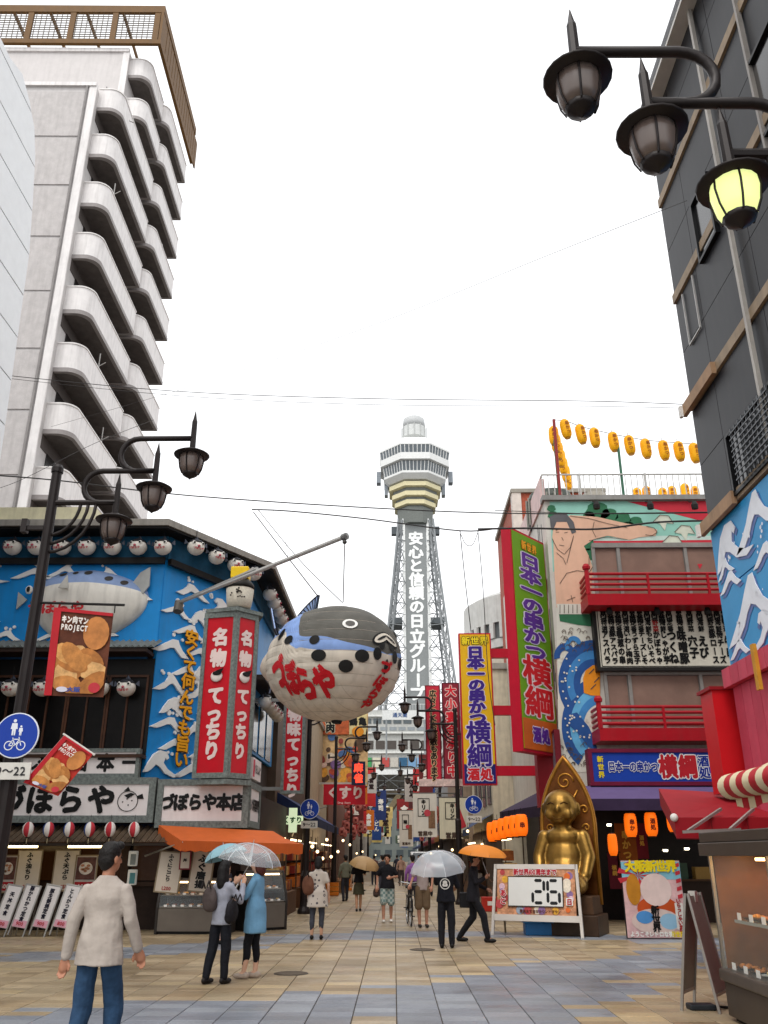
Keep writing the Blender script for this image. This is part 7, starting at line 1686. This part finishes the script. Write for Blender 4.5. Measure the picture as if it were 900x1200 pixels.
# ================================================================== WIRES
def wire(label, pts, Ys, r=.011, sag=True):
    P_ = []
    n = len(pts)
    for i, (x, y) in enumerate(pts): P_.append(PY(x, y, Ys[0]+(Ys[1]-Ys[0])*i/(n-1)))
    # smooth through the points
    Q = []
    for i in range(n-1):
        p0, p1, p2, p3 = P_[max(0, i-1)], P_[i], P_[i+1], P_[min(n-1, i+2)]
        for k_ in range(6):
            u = k_/6; Q.append(.5*((2*p1)+(-p0+p2)*u+(2*p0-5*p1+4*p2-p3)*u*u+(-p0+3*p1-3*p2+p3)*u**3))
    Q.append(P_[-1]); o = Q[0].copy(); t = thing('overhead_wire', label, 'wire', o)
    MB().tube([q-o for q in Q], r, 5).build('strand', M('3a3838', .6, var=0), t); return t
wire('upper thin wire crossing the sky from the apartment tower to the black building', [(-20, 437), (200, 458), (430, 467), (690, 470), (830, 475)], (24, 21), .012)
wire('thin wire just beneath the upper wire over the tower', [(-20, 440), (200, 463), (430, 474), (690, 476), (830, 479)], (24, 21), .008)
wire('black wire from behind the lamp pole past the tower neck', [(-20, 556), (68, 563), (225, 581), (470, 597), (640, 602), (840, 600)], (20, 24), .018)
wire('black wire running from the pufferfish stay to the green sign', [(295, 597), (340, 599), (430, 608), (540, 622), (590, 618)], (23, 24), .02)
wire('thick black cable across the mural wall', [(560, 620), (620, 619), (700, 620), (770, 612), (840, 610)], (23.6, 23.4), .03)
wire('thin cable under the roof edge of the mural wall', [(580, 598), (700, 602), (840, 601)], (24, 24), .012)
wire('thin wire sloping from the lit street lamp to the apartment tower', [(805, 235), (640, 300), (440, 380), (240, 448), (60, 500)], (9, 26), .005)
wire('thin stay wire running down to the tail of the giant pufferfish', [(297, 600), (335, 650), (372, 698)], (22, 18.8), .014)
wire('thin stay wire running down to the back hook of the giant pufferfish', [(303, 598), (350, 655), (401, 706)], (22, 18.6), .01)
wire('thin drop wire from the boom to the blue wall', [(320, 598), (336, 640), (336, 665)], (22, 21), .005)
wire('black drop cable beside the yellow sign, nearer the tower', [(539, 622), (545, 680), (552, 740)], (28, 29), .016); wire('black drop cable beside the yellow sign, nearer the green sign', [(560, 622), (566, 690), (572, 790), (580, 850)], (28, 29), .014)
wire('slack cable loop between the two drop cables', [(540, 626), (546, 638), (554, 638), (560, 624)], (28, 28), .012)
wire('thin wires beside the apartment tower balconies', [(-10, 575), (30, 560), (110, 520), (180, 492)], (20, 26), .008)

# more paper lanterns on lines along the banner side of the far street
for i in range(22):
    q = bxr.random(); o = copy_tree(rl, (3.0-bxr.uniform(0, .9), 50+q*40, 3.0+bxr.uniform(0, 2.2)), 0, 'red and white paper lantern hung along the far banner side of the street')

for i in range(22):
    side = -1 if i % 2 else 1; Y = 66+i*4.2; w, h = sg.uniform(.8, 1.4), sg.uniform(1.2, 2.6); c = sg.choice(['8a2a2a', 'c8b070', 'b8b4ac', '2a3a6a', 'a85a24', '5a2a2a', '4a5a4a'])
    t = thing('street_sign', 'small %s sign board hung well out over the far %s side of the street' % ({'8a2a2a': 'red', 'c8b070': 'yellow', 'b8b4ac': 'pale grey', '2a3a6a': 'navy', 'a85a24': 'orange', '5a2a2a': 'maroon', '4a5a4a': 'green'}[c], 'lantern' if side < 0 else 'banner'), 'sign', (side*sg.uniform(.7, 2.2), Y, sg.uniform(3.2, 6.5)), 0, 'far hanging shop signs')
    board(t, w, h, .15, M(c, .5, var=.15), z=h/2); text(sg.choice(['酒場', '串かつ', '将棋', '食堂', '寿司']), w*.5, M('f0ece0' if c not in ('c8b070', 'b8b4ac') else '2a1a1a'), t, 0, h/2, -.015, vert=True, off=.05); MB().bx(min(side*w/2, side*2.6), max(side*w/2, side*2.6), .04, .1, h-.1, h-.04).build('bracket', BLK, t)
# ================================================================== PEOPLE
def V3(*a): return Vector(a)
def hand(elbow, wrist, curl=.5, thumb_side=1):
    """palm, four bent fingers of unequal length and a thumb leaving the side of the palm"""
    d = (wrist-elbow).normalized(); side = d.cross(V3(0, 1, 0)); side = side.normalized() if side.length > .1 else V3(1, 0, 0); nrm = side.cross(d).normalized()
    out = [('c', [wrist, wrist+d*.085], [.026, .034])]
    out.append(('c', [wrist+d*.03-side*.016, wrist+d*.08-side*.02], [.024, .024])); out.append(('c', [wrist+d*.03+side*.016, wrist+d*.08+side*.02], [.024, .024]))
    for i, L in enumerate((.062, .074, .07, .052)):
        b = wrist+d*.085+side*(-.03+.02*i); m1 = b+(d*(1-curl*.35)+nrm*curl*.5).normalized()*L*.55; e = m1+(d*(1-curl)+nrm*curl).normalized()*L*.5
        out.append(('c', [b, m1, e], [.0105, .0095, .008]))
    t0 = wrist+d*.03+side*.03*thumb_side; t1 = t0+(d*.6+side*.6*thumb_side+nrm*.3).normalized()*.04; out.append(('c', [t0, t1, t1+(d+nrm*.4).normalized()*.03], [.013, .011, .009]))
    return out
def person(label, loc, rz, H=1.65, fem=False, skin='b98a6c', hair='14100e', top='cccccc', bottom='202028', shoe='1a1614', legs=None, arms=None, sleeve='long', lower='pants', hem=.86, hairlen=0, hood=None, vox=.014, head_turn=0, flare=0, lean=0., topm=None, botm=None, collar=True, head_tilt=0):
    t = thing('person', label, 'person', loc, rz, None); s = H/1.70
    SK = M(skin, .5, var=.08, scale=8, spec=.35); TM = topm or M(top, .85, var=.16, scale=5, bump=.8, bscale=12); BM = botm or M(bottom, .85, var=.2, scale=7, bump=.8, bscale=12); HM = M(hair, .55, var=.35, scale=30, bump=.5, bscale=60); SM_ = M(shoe, .5, var=.15)
    sw = .155 if fem else .178
    S = lambda v: V3(v[0]*s, v[1]*s, v[2]*s)
    legs = legs or [((-.09, 0), (-.1, .02, .48)), ((.09, 0), (.1, .02, .48))]
    arms = arms or [((-.24, .02, 1.12), (-.26, -.06, .88)), ((.24, .02, 1.12), (.26, -.06, .88))]
    ly = lean       # forward shift of the upper body per metre above the hip
    up = lambda z: -ly*max(0, z-.9)
    hip = [S((-.085, 0, .9)), S((.085, 0, .9))]; sho = [S((-sw, up(1.38), 1.35)), S((sw, up(1.38), 1.35))]
    body = [('l', [(S((0, 0, .86)), .115*s, .075*s), (S((0, 0, .95)), .115*s, .08*s), (S((0, up(1.1), 1.1)), .1*s, .07*s), (S((0, up(1.3), 1.3)), (sw-.05)*s, .07*s), (S((0, up(1.4), 1.42)), .07*s, .05*s)]),
            ('c', [S((0, up(1.42)+.01, 1.4)), S((0, up(1.5)-.01, 1.53))], [.055*s, .05*s])]
    hc = S((0, up(1.58)-.015, 1.585)); ct, st = math.cos(head_turn), math.sin(head_turn)
    hr = Matrix.Rotation(head_turn, 3, 'Z') @ Matrix.Rotation(head_tilt, 3, 'X')
    def HP(x, y, z): return hc+hr @ V3(x*s, y*s, z*s)
    h4 = hr.to_4x4()
    body += [('e', HP(0, .005, .03), (.075*s, .092*s, .092*s), h4), ('e', HP(0, -.025, -.045), (.056*s, .062*s, .07*s), h4), ('c', [HP(0, -.088, .005), HP(0, -.104, -.028)], [.01*s, .015*s]), ('e', HP(-.078, .01, -.01), (.012*s, .022*s, .034*s), h4), ('e', HP(.078, .01, -.01), (.012*s, .022*s, .034*s), h4), ('e', HP(0, -.075, -.062), (.024*s, .014*s, .012*s), h4)]
    shirt = [('l', [(S((0, up(hem), hem)), (.178+flare)*s, (.13+flare*.8)*s), (S((0, up(1.0), max(hem+.03, .98))), (.162+flare*.8)*s, (.12+flare*.6)*s), (S((0, up(1.12), 1.13)), ((.134 if fem else .15)+flare*.4)*s, .104*s), (S((0, up(1.28), 1.28)), (sw-.0)*s, .104*s), (S((0, up(1.36), 1.37)), (sw+.0)*s, .088*s), (S((0, up(1.4), 1.415)), (sw-.06)*s, .075*s), (S((0, up(1.43), 1.455)), .072*s, .062*s)])]
    shoes = []; pants = []
    wr_ = []
    for i, (el, wr0) in enumerate(arms):
        e, w = S(el), S(wr0); wr_.append(w)
        body += [('c', [sho[i], e, w], [.031*s, .033*s, .026*s])]+hand(e, w, .55, 1 if i == 0 else -1)
        cuff = e.lerp(w, .93)
        if sleeve == 'long': shirt.append(('c', [sho[i]+V3(.01 if i == 0 else -.01, 0, -.012), e, cuff], [.057*s, .056*s, .042*s]))
        elif sleeve == 'half': shirt.append(('c', [sho[i]+V3(0, 0, -.01), e, e.lerp(w, .2)], [.06*s, .056*s, .05*s]))
        else: shirt.append(('c', [sho[i]+V3(0, 0, -.01), sho[i].lerp(e, .62)], [.062*s, .064*s]))
    for i, ((fx, fy), kn) in enumerate(legs):
        k_ = S(kn); lift = 0; an = S((fx, fy, .085)); body.append(('c', [hip[i], k_, S((kn[0]*.5+fx*.5, (kn[1]+fy)/2+.02, .3)), an], [.078*s, .054*s, .05*s, .034*s])); body.append(('c', [an, S((fx, fy-.09, .04))], [.035*s, .03*s]))
        shoes += [('e', S((fx, fy+.035, .05)), (.042*s, .06*s, .05*s)), ('e', S((fx, fy-.07, .04)), (.047*s, .1*s, .04*s)), ('e', S((fx, fy-.03, .045)), (.043*s, .09*s, .045*s))]
        if lower == 'pants': pants.append(('c', [hip[i], k_, S((kn[0]*.4+fx*.6, (kn[1]+fy)/2+.01, .28)), S((fx, fy+.01, .1))], [.088*s, .08*s, .068*s, .06*s]))
        elif lower == 'leggings': pants.append(('c', [hip[i], k_, S((kn[0]*.5+fx*.5, (kn[1]+fy)/2+.02, .3)), S((fx, fy+.01, .2))], [.092*s, .064*s, .058*s, .042*s]))
        elif lower == 'shorts': kk = hip[i].lerp(k_, .98); pants.append(('c', [hip[i], hip[i].lerp(k_, .5), kk], [.11*s, .105*s, .098*s]))
    if lower == 'skirt': pants = [('l', [(S((0, 0, .52)), .2*s, .17*s), (S((0, 0, .75)), .17*s, .13*s), (S((0, 0, .98)), .135*s, .1*s)])]
    else: pants.append(('l', [(S((0, .0, .82)), .145*s, .105*s), (S((0, .005, .9)), .138*s, .102*s), (S((0, 0, .98)), .118*s, .085*s)]))
    blob('body', body, SK, t, vox*.8, 3); blob('top', shirt, TM, t, vox, 3, disp=.023*s); blob('trousers' if lower != 'skirt' else 'skirt', pants, BM, t, vox, 4, disp=.02*s); 
    for i, g in enumerate((shoes[:3], shoes[3:])): blob('shoe', g, SM_, t, vox*.9, 3)
    hp = [('e', HP(0, .02, .05), (.087*s, .098*s, .092*s), h4), ('e', HP(0, .05, .0), (.08*s, .06*s, .09*s), h4), ('e', HP(-.03, -.05, .1), (.05*s, .04*s, .035*s), h4), ('e', HP(.03, -.05, .1), (.05*s, .04*s, .035*s), h4), ('e', HP(0, .06, -.05), (.055*s, .03*s, .045*s), h4)]
    if hairlen: hp += [('c', [HP(0, .05, .0), HP(0, .07, -hairlen)], [.09*s, .075*s]), ('c', [HP(-.065, .02, .0), HP(-.07, .035, -hairlen*.9)], [.035*s, .03*s]), ('c', [HP(.065, .02, .0), HP(.07, .035, -hairlen*.9)], [.035*s, .03*s])]
    blob('hair', hp, HM, t, vox*.8, 3, disp=.02*s)
    for sx_ in (-1, 1): MB().ball(HP(sx_*.03, -.083, .008), .011*s, .008*s, .008*s, 8, 6).build('eye', M('1a1210', .3, var=0), t)
    t['hands'] = [list(w) for w in wr_]
    return t
def to_world(t, p): return Matrix.Translation(t.location) @ Euler(t.rotation_euler).to_matrix().to_4x4() @ Vector(p)
def umbrella(label, apex, R_=.5, depth=.26, col_='d8e0e4', clear=False, tilt=(0, 0), grip=None, ribm=None):
    """eight-gore umbrella; apex = world position of the ferrule; grip = world position of the hand"""
    t = thing('umbrella', label, 'umbrella', apex); t.rotation_euler = (R(tilt[0]), R(tilt[1]), R(11))
    CM = glass('e6ecf0', .3, .15) if clear == 1 else (glass('dfe6ee', .38, .2) if clear else M(col_, .6, var=.06, spec=.4)); RM = ribm or (M('c8ccd0', .35, .4) if clear else M('55504a', .4, .5))
    ns, nr = 8, 7
    def pt(a, q):
        sc = 1-.055*q*q*(1-abs(((a/(2*math.pi)*ns) % 1)*2-1))**.6*0-.07*q*(math.sin(math.pi*((a/(2*math.pi)*ns) % 1)))
        ph = q*R(78); rr = R_*math.sin(ph)/math.sin(R(78))*sc; return V3(rr*math.cos(a), rr*math.sin(a), -depth*(1-math.cos(ph))/(1-math.cos(R(78))))
    for g in range(ns):
        vs = []; na_ = 6
        for j in range(nr+1):
            for i in range(na_+1): vs.append(pt(2*math.pi*(g+i/na_)/ns-1e-4*(i == na_), j/nr))
        MB().add(vs, [(j*(na_+1)+i, j*(na_+1)+i+1, (j+1)*(na_+1)+i+1, (j+1)*(na_+1)+i) for j in range(nr) for i in range(na_)]).build('gore', CM, t, smooth=True)
        MB().tube([pt(2*math.pi*g/ns, j/nr)-V3(0, 0, .006) for j in range(nr+1)], .005, 5).build('rib', RM, t)
        MB().tube([V3(0, 0, -.3), pt(2*math.pi*g/ns, .5)-V3(0, 0, .008)], .003, 4).build('stretcher', RM, t)
    if grip is None: e = V3(0, 0, -.82)
    else:
        bpy.context.view_layer.update() if False else None
        m = Matrix.Translation(t.location) @ Euler(t.rotation_euler).to_matrix().to_4x4(); e = m.inverted() @ Vector(grip)
    MB().tube([V3(0, 0, .05), V3(0, 0, 0), V3(0, 0, -.3), e], [.003, .006, .006, .006], 6).build('shaft', M('c8c8c8', .3, .7), t); d = (e-V3(0, 0, -.3)).normalized()
    MB().tube([e, e+d*.1, e+d*.13+V3(.03, 0, 0), e+d*.1+V3(.055, 0, 0)], .012, 6).build('handle', M('e0e0dc' if clear else '4a3420', .4), t)
    return t
# --- man in white shirt, foreground
g = PY(119, 1100, 7.9)
person('man seen from behind in a white long-sleeved shirt and blue jeans', (g.x, 7.9, 0), R(172), 1.74, skin='a8745a', hair='15110f', top='bcb2aa', bottom='1d3d63', shoe='2a2826', vox=.0085, hem=.79, flare=.022,
       topm=M('a79d94', .9, var=.1, scale=5, bump=1.0, bscale=7), botm=M('26405c', .9, var=.4, scale=4, bump=.8, bscale=11),
       legs=[((-.1, -.16), (-.1, -.14, .5)), ((.1, .14), (.11, -.02, .48))], arms=[((-.235, .0, 1.12), (-.28, -.1, .9)), ((.235, .05, 1.12), (.275, .03, .84))], head_turn=R(-25))
# --- woman taking a photo
g = G(255, 1153)
wA = person('woman in a grey shirt and black trousers holding up a phone, backpack on one shoulder', (g.x, g.y, 0), R(150), 1.56, True, skin='c69a80', hair='100d0d', top='8f919c', bottom='0e1018', shoe='141010', hem=.8, hairlen=.22, legs=[((-.1, -.02), (-.1, -.02, .48)), ((.13, .12), (.12, .03, .48))],
            arms=[((-.25, -.12, 1.14), (-.12, -.33, 1.36)), ((.25, -.14, 1.15), (.08, -.34, 1.38))])
hw = to_world(wA, V3(-.02, -.44, 1.36)*(1.56/1.7)); t = thing('phone', 'phone with an orange case held up by the woman in the grey shirt', 'phone', hw, R(150)); bevel(MB().bx(-.04, .04, -.006, .006, -.02, .13).build('case', M('c0622a', .4), t), .005, 1); MB().bx(-.035, .035, .0065, .008, -.012, .122).build('screen', M('9fb2c0', .2, emit=.5, var=0), t)
def backpack(label, p, rz, c='4a403c', sc=1.):
    t = thing('bag', label, 'bag', p, rz); t.scale = (sc, sc, sc)
    blob('sack', [('e', (0, 0, .18), (.15, .085, .2)), ('e', (0, -.02, .08), (.14, .09, .1)), ('e', (0, -.06, .1), (.1, .05, .08))], M(c, .75, var=.2, scale=8, bump=.3), t, .018, 4, disp=.02); MB().tube([(-.06, .06, .34), (-.06, .12, .46), (-.06, .16, .36)], .014, 6).build('strap', M('241e1c', .7), t); MB().tube([(.06, .06, .34), (.06, .12, .46), (.06, .16, .36)], .014, 6).build('strap', M('241e1c', .7), t); return t
s_ = 1.56/1.7
backpack('grey brown backpack on the shoulder of the woman with the phone', to_world(wA, V3(.13, .16, 1.0)*s_), R(150), '4e4442', .85)
backpack('black shoulder bag hanging at the side of the woman with the phone', to_world(wA, V3(-.24, .06, .84)*s_), R(240), '17151a', .8)
# --- woman in blue cardigan with clear umbrella
g = G(296, 1147)
CARD = M('6a98b8', .8, var=.1, scale=5, bump=.25, bscale=22)
wB = person('red-haired woman in a light blue cardigan and black leggings beneath a clear umbrella', (g.x, g.y, 0), R(-105), 1.63, True, skin='d0a58c', hair='4a1f18', top='6fa6cc', bottom='101016', shoe='a8988a', lower='leggings', hem=.62, flare=.045, hairlen=.1, legs=[((-.08, .0), (-.08, -.02, .48)), ((.08, -.12), (.08, -.08, .48))],
            arms=[((-.22, -.08, 1.12), (-.04, -.2, 1.14)), ((.22, -.1, 1.13), (.06, -.22, 1.26))], topm=CARD)
ap = PY(297, 988, g.y-.1); umbrella('clear plastic umbrella with white ribs over the red-haired woman', ap, .47, .27, clear=1, tilt=(6, 8), grip=to_world(wB, V3(.06, -.3, 1.3)*(1.63/1.7)))
# --- hidden person behind them with a pale blue umbrella
g = G(250, 1106)
wC = person('person in pale pink trousers half hidden behind the woman with the phone', (g.x+.15, g.y, 0), R(60), 1.6, True, skin='c69a80', hair='120e0e', top='2a2a33', bottom='b89a92', shoe='141414', lower='pants', hairlen=.12, arms=[((-.24, .02, 1.12), (-.2, -.18, 1.2)), ((.24, .02, 1.12), (.26, -.06, .88))])
ap = PY(262, 990, g.y-.2); umbrella('pale blue umbrella tilted behind the clear umbrella', ap, .44, .24, '8fb8c4', tilt=(-8, -16), grip=to_world(wC, V3(-.2, -.28, 1.22)*.94))
# --- woman in floral tunic
g = G(371, 1101)
FL = bpy.data.materials.new('floral_cloth'); FL.use_nodes = True; n_ = FL.node_tree.nodes; L_n = FL.node_tree.links; bs_ = n_['Principled BSDF']; bs_.inputs['Roughness'].default_value = .8
vo = n_.new('ShaderNodeTexVoronoi'); vo.inputs['Scale'].default_value = 9; tc_ = n_.new('ShaderNodeTexCoord'); L_n.new(tc_.outputs['Object'], vo.inputs['Vector']); rp = n_.new('ShaderNodeValToRGB'); rp.color_ramp.interpolation = 'CONSTANT'
rp.color_ramp.elements[0].color = (.35, .3, .26, 1); rp.color_ramp.elements[0].position = 0; e_ = rp.color_ramp.elements.new(.14); e_.color = (.06, .05, .06, 1); e_ = rp.color_ramp.elements.new(.26); e_.color = (.5, .44, .38, 1); rp.color_ramp.elements[-1].color = (.5, .44, .38, 1); rp.color_ramp.elements[-1].position = 1
L_n.new(vo.outputs['Distance'], rp.inputs['Fac']); L_n.new(rp.outputs[0], bs_.inputs['Base Color'])
wF = person('woman seen from behind in a flower-print tunic and dark cropped trousers', (g.x, g.y, 0), R(180), 1.6, True, skin='c69a80', hair='120e0e', bottom='3a3c44', shoe='141010', sleeve='short', hem=.66, flare=.07, hairlen=.06, lower='leggings', topm=FL, legs=[((-.1, .0), (-.1, .0, .48)), ((.11, .02), (.11, .01, .48))], arms=[((-.24, .02, 1.12), (-.24, -.08, .9)), ((.25, .0, 1.12), (.22, -.1, .92))])
backpack('brown shoulder bag on the woman in the flower-print tunic', to_world(wF, V3(.22, .1, .93)*.94), R(150), '6a4432', 1.0)
# --- woman with tan umbrella
g = G(420, 1068)
wT = person('woman in a black top and olive skirt walking away under the tan umbrella', (g.x, g.y, 0), R(182), 1.58, True, skin='b98a6c', top='15141a', bottom='3c3a2a', shoe='1a1614', lower='skirt', sleeve='short', hem=.9, arms=[((-.22, -.06, 1.15), (-.12, -.18, 1.3)), ((.24, .02, 1.12), (.26, -.06, .88))], legs=[((-.06, -.1), (-.07, -.04, .48)), ((.06, .12), (.07, 0, .48))])
ap = PY(429, 1004, g.y-.1); umbrella('tan beige umbrella with brown ribs held by the woman in the olive skirt', ap, .5, .3, 'a8875a', tilt=(14, 10), grip=to_world(wT, V3(-.12, -.22, 1.32)*.93), ribm=M('6a4a30', .5))
# --- man in black tee and checked shorts
g = G(454, 1081)
CK = bpy.data.materials.new('check_cloth'); CK.use_nodes = True; n_ = CK.node_tree.nodes; L_n = CK.node_tree.links; bs_ = n_['Principled BSDF']; bs_.inputs['Roughness'].default_value = .85
ch = n_.new('ShaderNodeTexChecker'); ch.inputs['Scale'].default_value = 16; ch.inputs['Color1'].default_value = (.13, .2, .19, 1); ch.inputs['Color2'].default_value = (.38, .42, .38, 1); tc_ = n_.new('ShaderNodeTexCoord'); L_n.new(tc_.outputs['Object'], ch.inputs['Vector']); L_n.new(ch.outputs[0], bs_.inputs['Base Color'])
mK = person('man in a black tee and green checked shorts walking towards the plaza', (g.x, g.y, 0), R(4), 1.66, False, skin='a87860', top='100f14', shoe='d8d4cc', sleeve='short', lower='shorts', hem=.84, flare=.03, botm=CK, legs=[((-.11, -.08), (-.11, -.05, .5)), ((.1, .06), (.1, -.02, .48))], arms=[((-.27, .04, 1.12), (-.29, -.08, .9)), ((.27, -.02, 1.14), (.08, -.26, 1.12))], head_turn=R(-20))
backpack('dark brown handbag carried by the man in checked shorts', to_world(mK, V3(-.3, -.06, .62)), 0, '3a2a24', .6)
for k_, (x, y, c1, c2, lb, rz) in enumerate(((.62, 31, '8a5a9a', '2a2a34', 'person in a violet top behind the man in the black tee', 180), (-.5, 40, '2a2a30', '3a3a44', 'person in dark clothes walking away far along the street past the crates', 175), (.9, 48, '8a8a90', '20242c', 'person in a grey top far along the street near the white van', 0), (-1.2, 55, '5a3a3a', '202028', 'person in a brown top far along the street by the lanterns', 180), (1.6, 60, '3a4a6a', '20242c', 'person in a blue top far along the street by the hanging banners', 10), (-1.9, 36, '6a6a5a', '2a2a30', 'person in an olive top by the far stall under the chemist sign', 200), (1.5, 40, '7a2a2a', '1a1a20', 'person in a red top walking away on the banner side', 180), (-.9, 64, 'a8a4a0', '3a3a40', 'person in a pale top far along the street mid-road', 5), (.2, 70, '2a2a34', '20202a', 'person in black far along the street mid-road', 180), (-1.7, 46, '3a5a5a', '2a2a2a', 'person in a teal top by the far market stall', 120), (.4, 54, '9a7a6a', '3a3030', 'person in a beige top far along the street mid-road', 0))):
    person(lb, (x, y, 0), R(rz), 1.64, k_ % 2 == 0, top=c1, bottom=c2, vox=.024, legs=[((-.1, -.12), (-.1, -.08, .49)), ((.1, .12), (.1, 0, .48))])
# --- person with bicycle
g = G(496, 1087)
cy_p = person('person in a pale shirt and tan shorts wheeling a bicycle behind the clear umbrella', (g.x, g.y, 0), R(8), 1.66, skin='a87860', top='9a8a84', bottom='6e5a44', shoe='2a2826', sleeve='short', lower='shorts', arms=[((-.27, -.06, 1.13), (-.36, -.26, .99)), ((.26, .0, 1.13), (.2, -.2, .95))])
def bicycle(label, loc, rz):
    t = thing('bicycle', label, 'bicycle', loc, rz); FM = M('2a2626', .4, .5)
    for y in (-.52, .52):
        w = MB(); w.tube([(0, y+.33*math.cos(2*math.pi*i/28), .345+.33*math.sin(2*math.pi*i/28)) for i in range(29)], .016, 6, False); tw = w.build('wheel', M('1a1818', .7), t)
        MB().tube([(0, y+.31*math.cos(2*math.pi*i/28), .345+.31*math.sin(2*math.pi*i/28)) for i in range(29)], .008, 5, False).build('rim', M('b8b8b8', .25, .9), tw)
        sp = MB()
        for i in range(14): a = 2*math.pi*i/14; sp.tube([(.02*(-1)**i, y, .345), (0, y+.31*math.cos(a), .345+.31*math.sin(a))], .002, 3)
        sp.build('spokes', M('b8b8b8', .3, .8), tw); MB().tube([(-.05, y, .345), (.05, y, .345)], .02, 8).build('hub', FM, tw)
    f = MB(); 
    for a, b_ in (((0, -.42, .8), (0, -.05, .3)), ((0, -.05, .3), (0, .16, .82)), ((0, -.42, .76), (0, .12, .66)), ((0, -.05, .3), (0, .52, .345)), ((0, .14, .72), (0, .52, .345))): f.tube([a, b_], .018, 7)
    f.build('frame', FM, t)
    fk = MB(); fk.tube([(0, -.42, .95), (0, -.44, .66)], .018, 7)
    for s2 in (-1, 1): fk.tube([(0, -.44, .68), (s2*.05, -.45, .62), (s2*.05, -.52, .345)], .012, 6)
    fk.build('fork', FM, t); MB().tube([(-.3, -.3, 1.0), (-.24, -.4, 1.02), (0, -.43, .98), (.24, -.4, 1.02), (.3, -.3, 1.0)], .014, 7).build('handlebar', M('a8a8a8', .25, .9), t)
    MB().ball((0, .2, .88), .08, .13, .035).build('saddle', M('181414', .6), t); MB().lathe([(.09, -.01), (.09, .01), (0, .01)], 16, (.04, -.05, .3), m=Matrix.Rotation(R(90), 4, 'Y')).build('crank', M('8a8a8a', .3, .8), t)
    b = MB(); b.tube([(x, y, z) for x, y, z in ((-.16, -.78, .95), (.16, -.78, .95), (.16, -.5, .95), (-.16, -.5, .95), (-.16, -.78, .95))], .01, 5); b.tube([(x, y, z) for x, y, z in ((-.12, -.74, .72), (.12, -.74, .72), (.12, -.5, .72), (-.12, -.5, .72), (-.12, -.74, .72))], .008, 5)
    for i in range(9): x = -.16+i*.04; b.tube([(x, -.78, .95), (x*.75, -.74, .72)], .004, 4)
    b.build('basket', M('5a5650', .4, .6), t)
    for s2 in (-1, 1): MB().bx(s2*.1-.04, s2*.1+.04, -.09 if s2 > 0 else -.01, -.03 if s2 > 0 else .05, .2 if s2 > 0 else .4, .22 if s2 > 0 else .42).build('pedal', M('1a1a1a'), t)
    MB().bx(-.03, .03, -.62, -.58, .6, .66).build('lamp', M('d8d8d0', .3), t); return t
g2 = G(480, 1086); bicycle('city bicycle with a wire basket seen front-on beside the person in tan shorts', (g2.x, g2.y+.45, 0), R(4))
# --- crest-shirt person with clear umbrella
g = G(524, 1111)
mC = person('person in a black shirt with a round white crest on the back, clear umbrella overhead', (g.x, g.y, 0), R(172), 1.62, skin='a87860', top='12131c', bottom='16161c', shoe='101010', sleeve='half', hem=.84, flare=.02, legs=[((-.1, .0), (-.1, 0, .48)), ((.1, .04), (.1, .02, .48))], arms=[((-.24, -.08, 1.14), (-.18, -.22, 1.1)), ((.2, -.1, 1.2), (.1, -.2, 1.34))])
b = MB(); ring(b, 0, 0, .1, .1, 0, .016); b.disc((0, .03), .03, 0, 12, .045); b.disc((-.03, -.02), .03, 0, 10, .022); b.disc((.03, -.02), .03, 0, 10, .022); b.poly([(-.02, 0, -.05), (.02, 0, -.05), (0, 0, .0)])
o = b.build('back_crest', M('d8d8d4', .6, var=.02), mC, (0, .134, 1.13), R(180))
ap = PY(512, 997, g.y-.15); umbrella('clear plastic umbrella with pale ribs over the crest-shirt person', ap, .56, .36, clear=2, tilt=(12, -6), grip=to_world(mC, V3(.1, -.24, 1.36)*.95))
# --- suited man with orange umbrella
g = G(556, 1104)
mS = person('man in a dark suit striding past the countdown sign under an orange umbrella', (g.x, g.y, 0), R(78), 1.68, skin='a87860', hair='1a1614', top='17161c', bottom='15151a', shoe='0e0c0c', hem=.76, flare=.025, lean=.08, legs=[((-.09, -.3), (-.09, -.22, .5)), ((.09, .3), (.09, .02, .47))], arms=[((-.22, -.12, 1.14), (-.16, -.28, 1.22)), ((.25, .02, 1.12), (.28, -.26, 1.0))])
ap = PY(566, 990, g.y-.1); umbrella('plain orange umbrella held by the suited man', ap, .53, .2, 'd07a18', tilt=(6, 4), grip=to_world(mS, V3(-.16, -.36, 1.24)))
t = thing('briefcase', 'black shoulder briefcase on the suited man', 'bag', to_world(mS, V3(.3, .12, .62)), R(78)); bevel(MB().bx(-.05, .05, -.2, .2, 0, .3).build('case', M('121014', .5), t), .02); MB().tube([(0, -.15, .3), (-.05, -.02, .75), (0, .15, .3)], .012, 6).build('strap', M('121014'), t)
t = thing('red_cooler_box', 'red box with a white tag beside the skewer shop stall', 'box', G(574, 1068)); bevel(MB().bx(-.25, .25, -.2, .2, 0, .42).build('case', M('a82a1c', .5), t), .02); MB().bx(-.08, .08, -.205, -.201, .18, .3).build('tag', M('d8d4cc'), t)
bpy.data.scenes.remove(TMP)
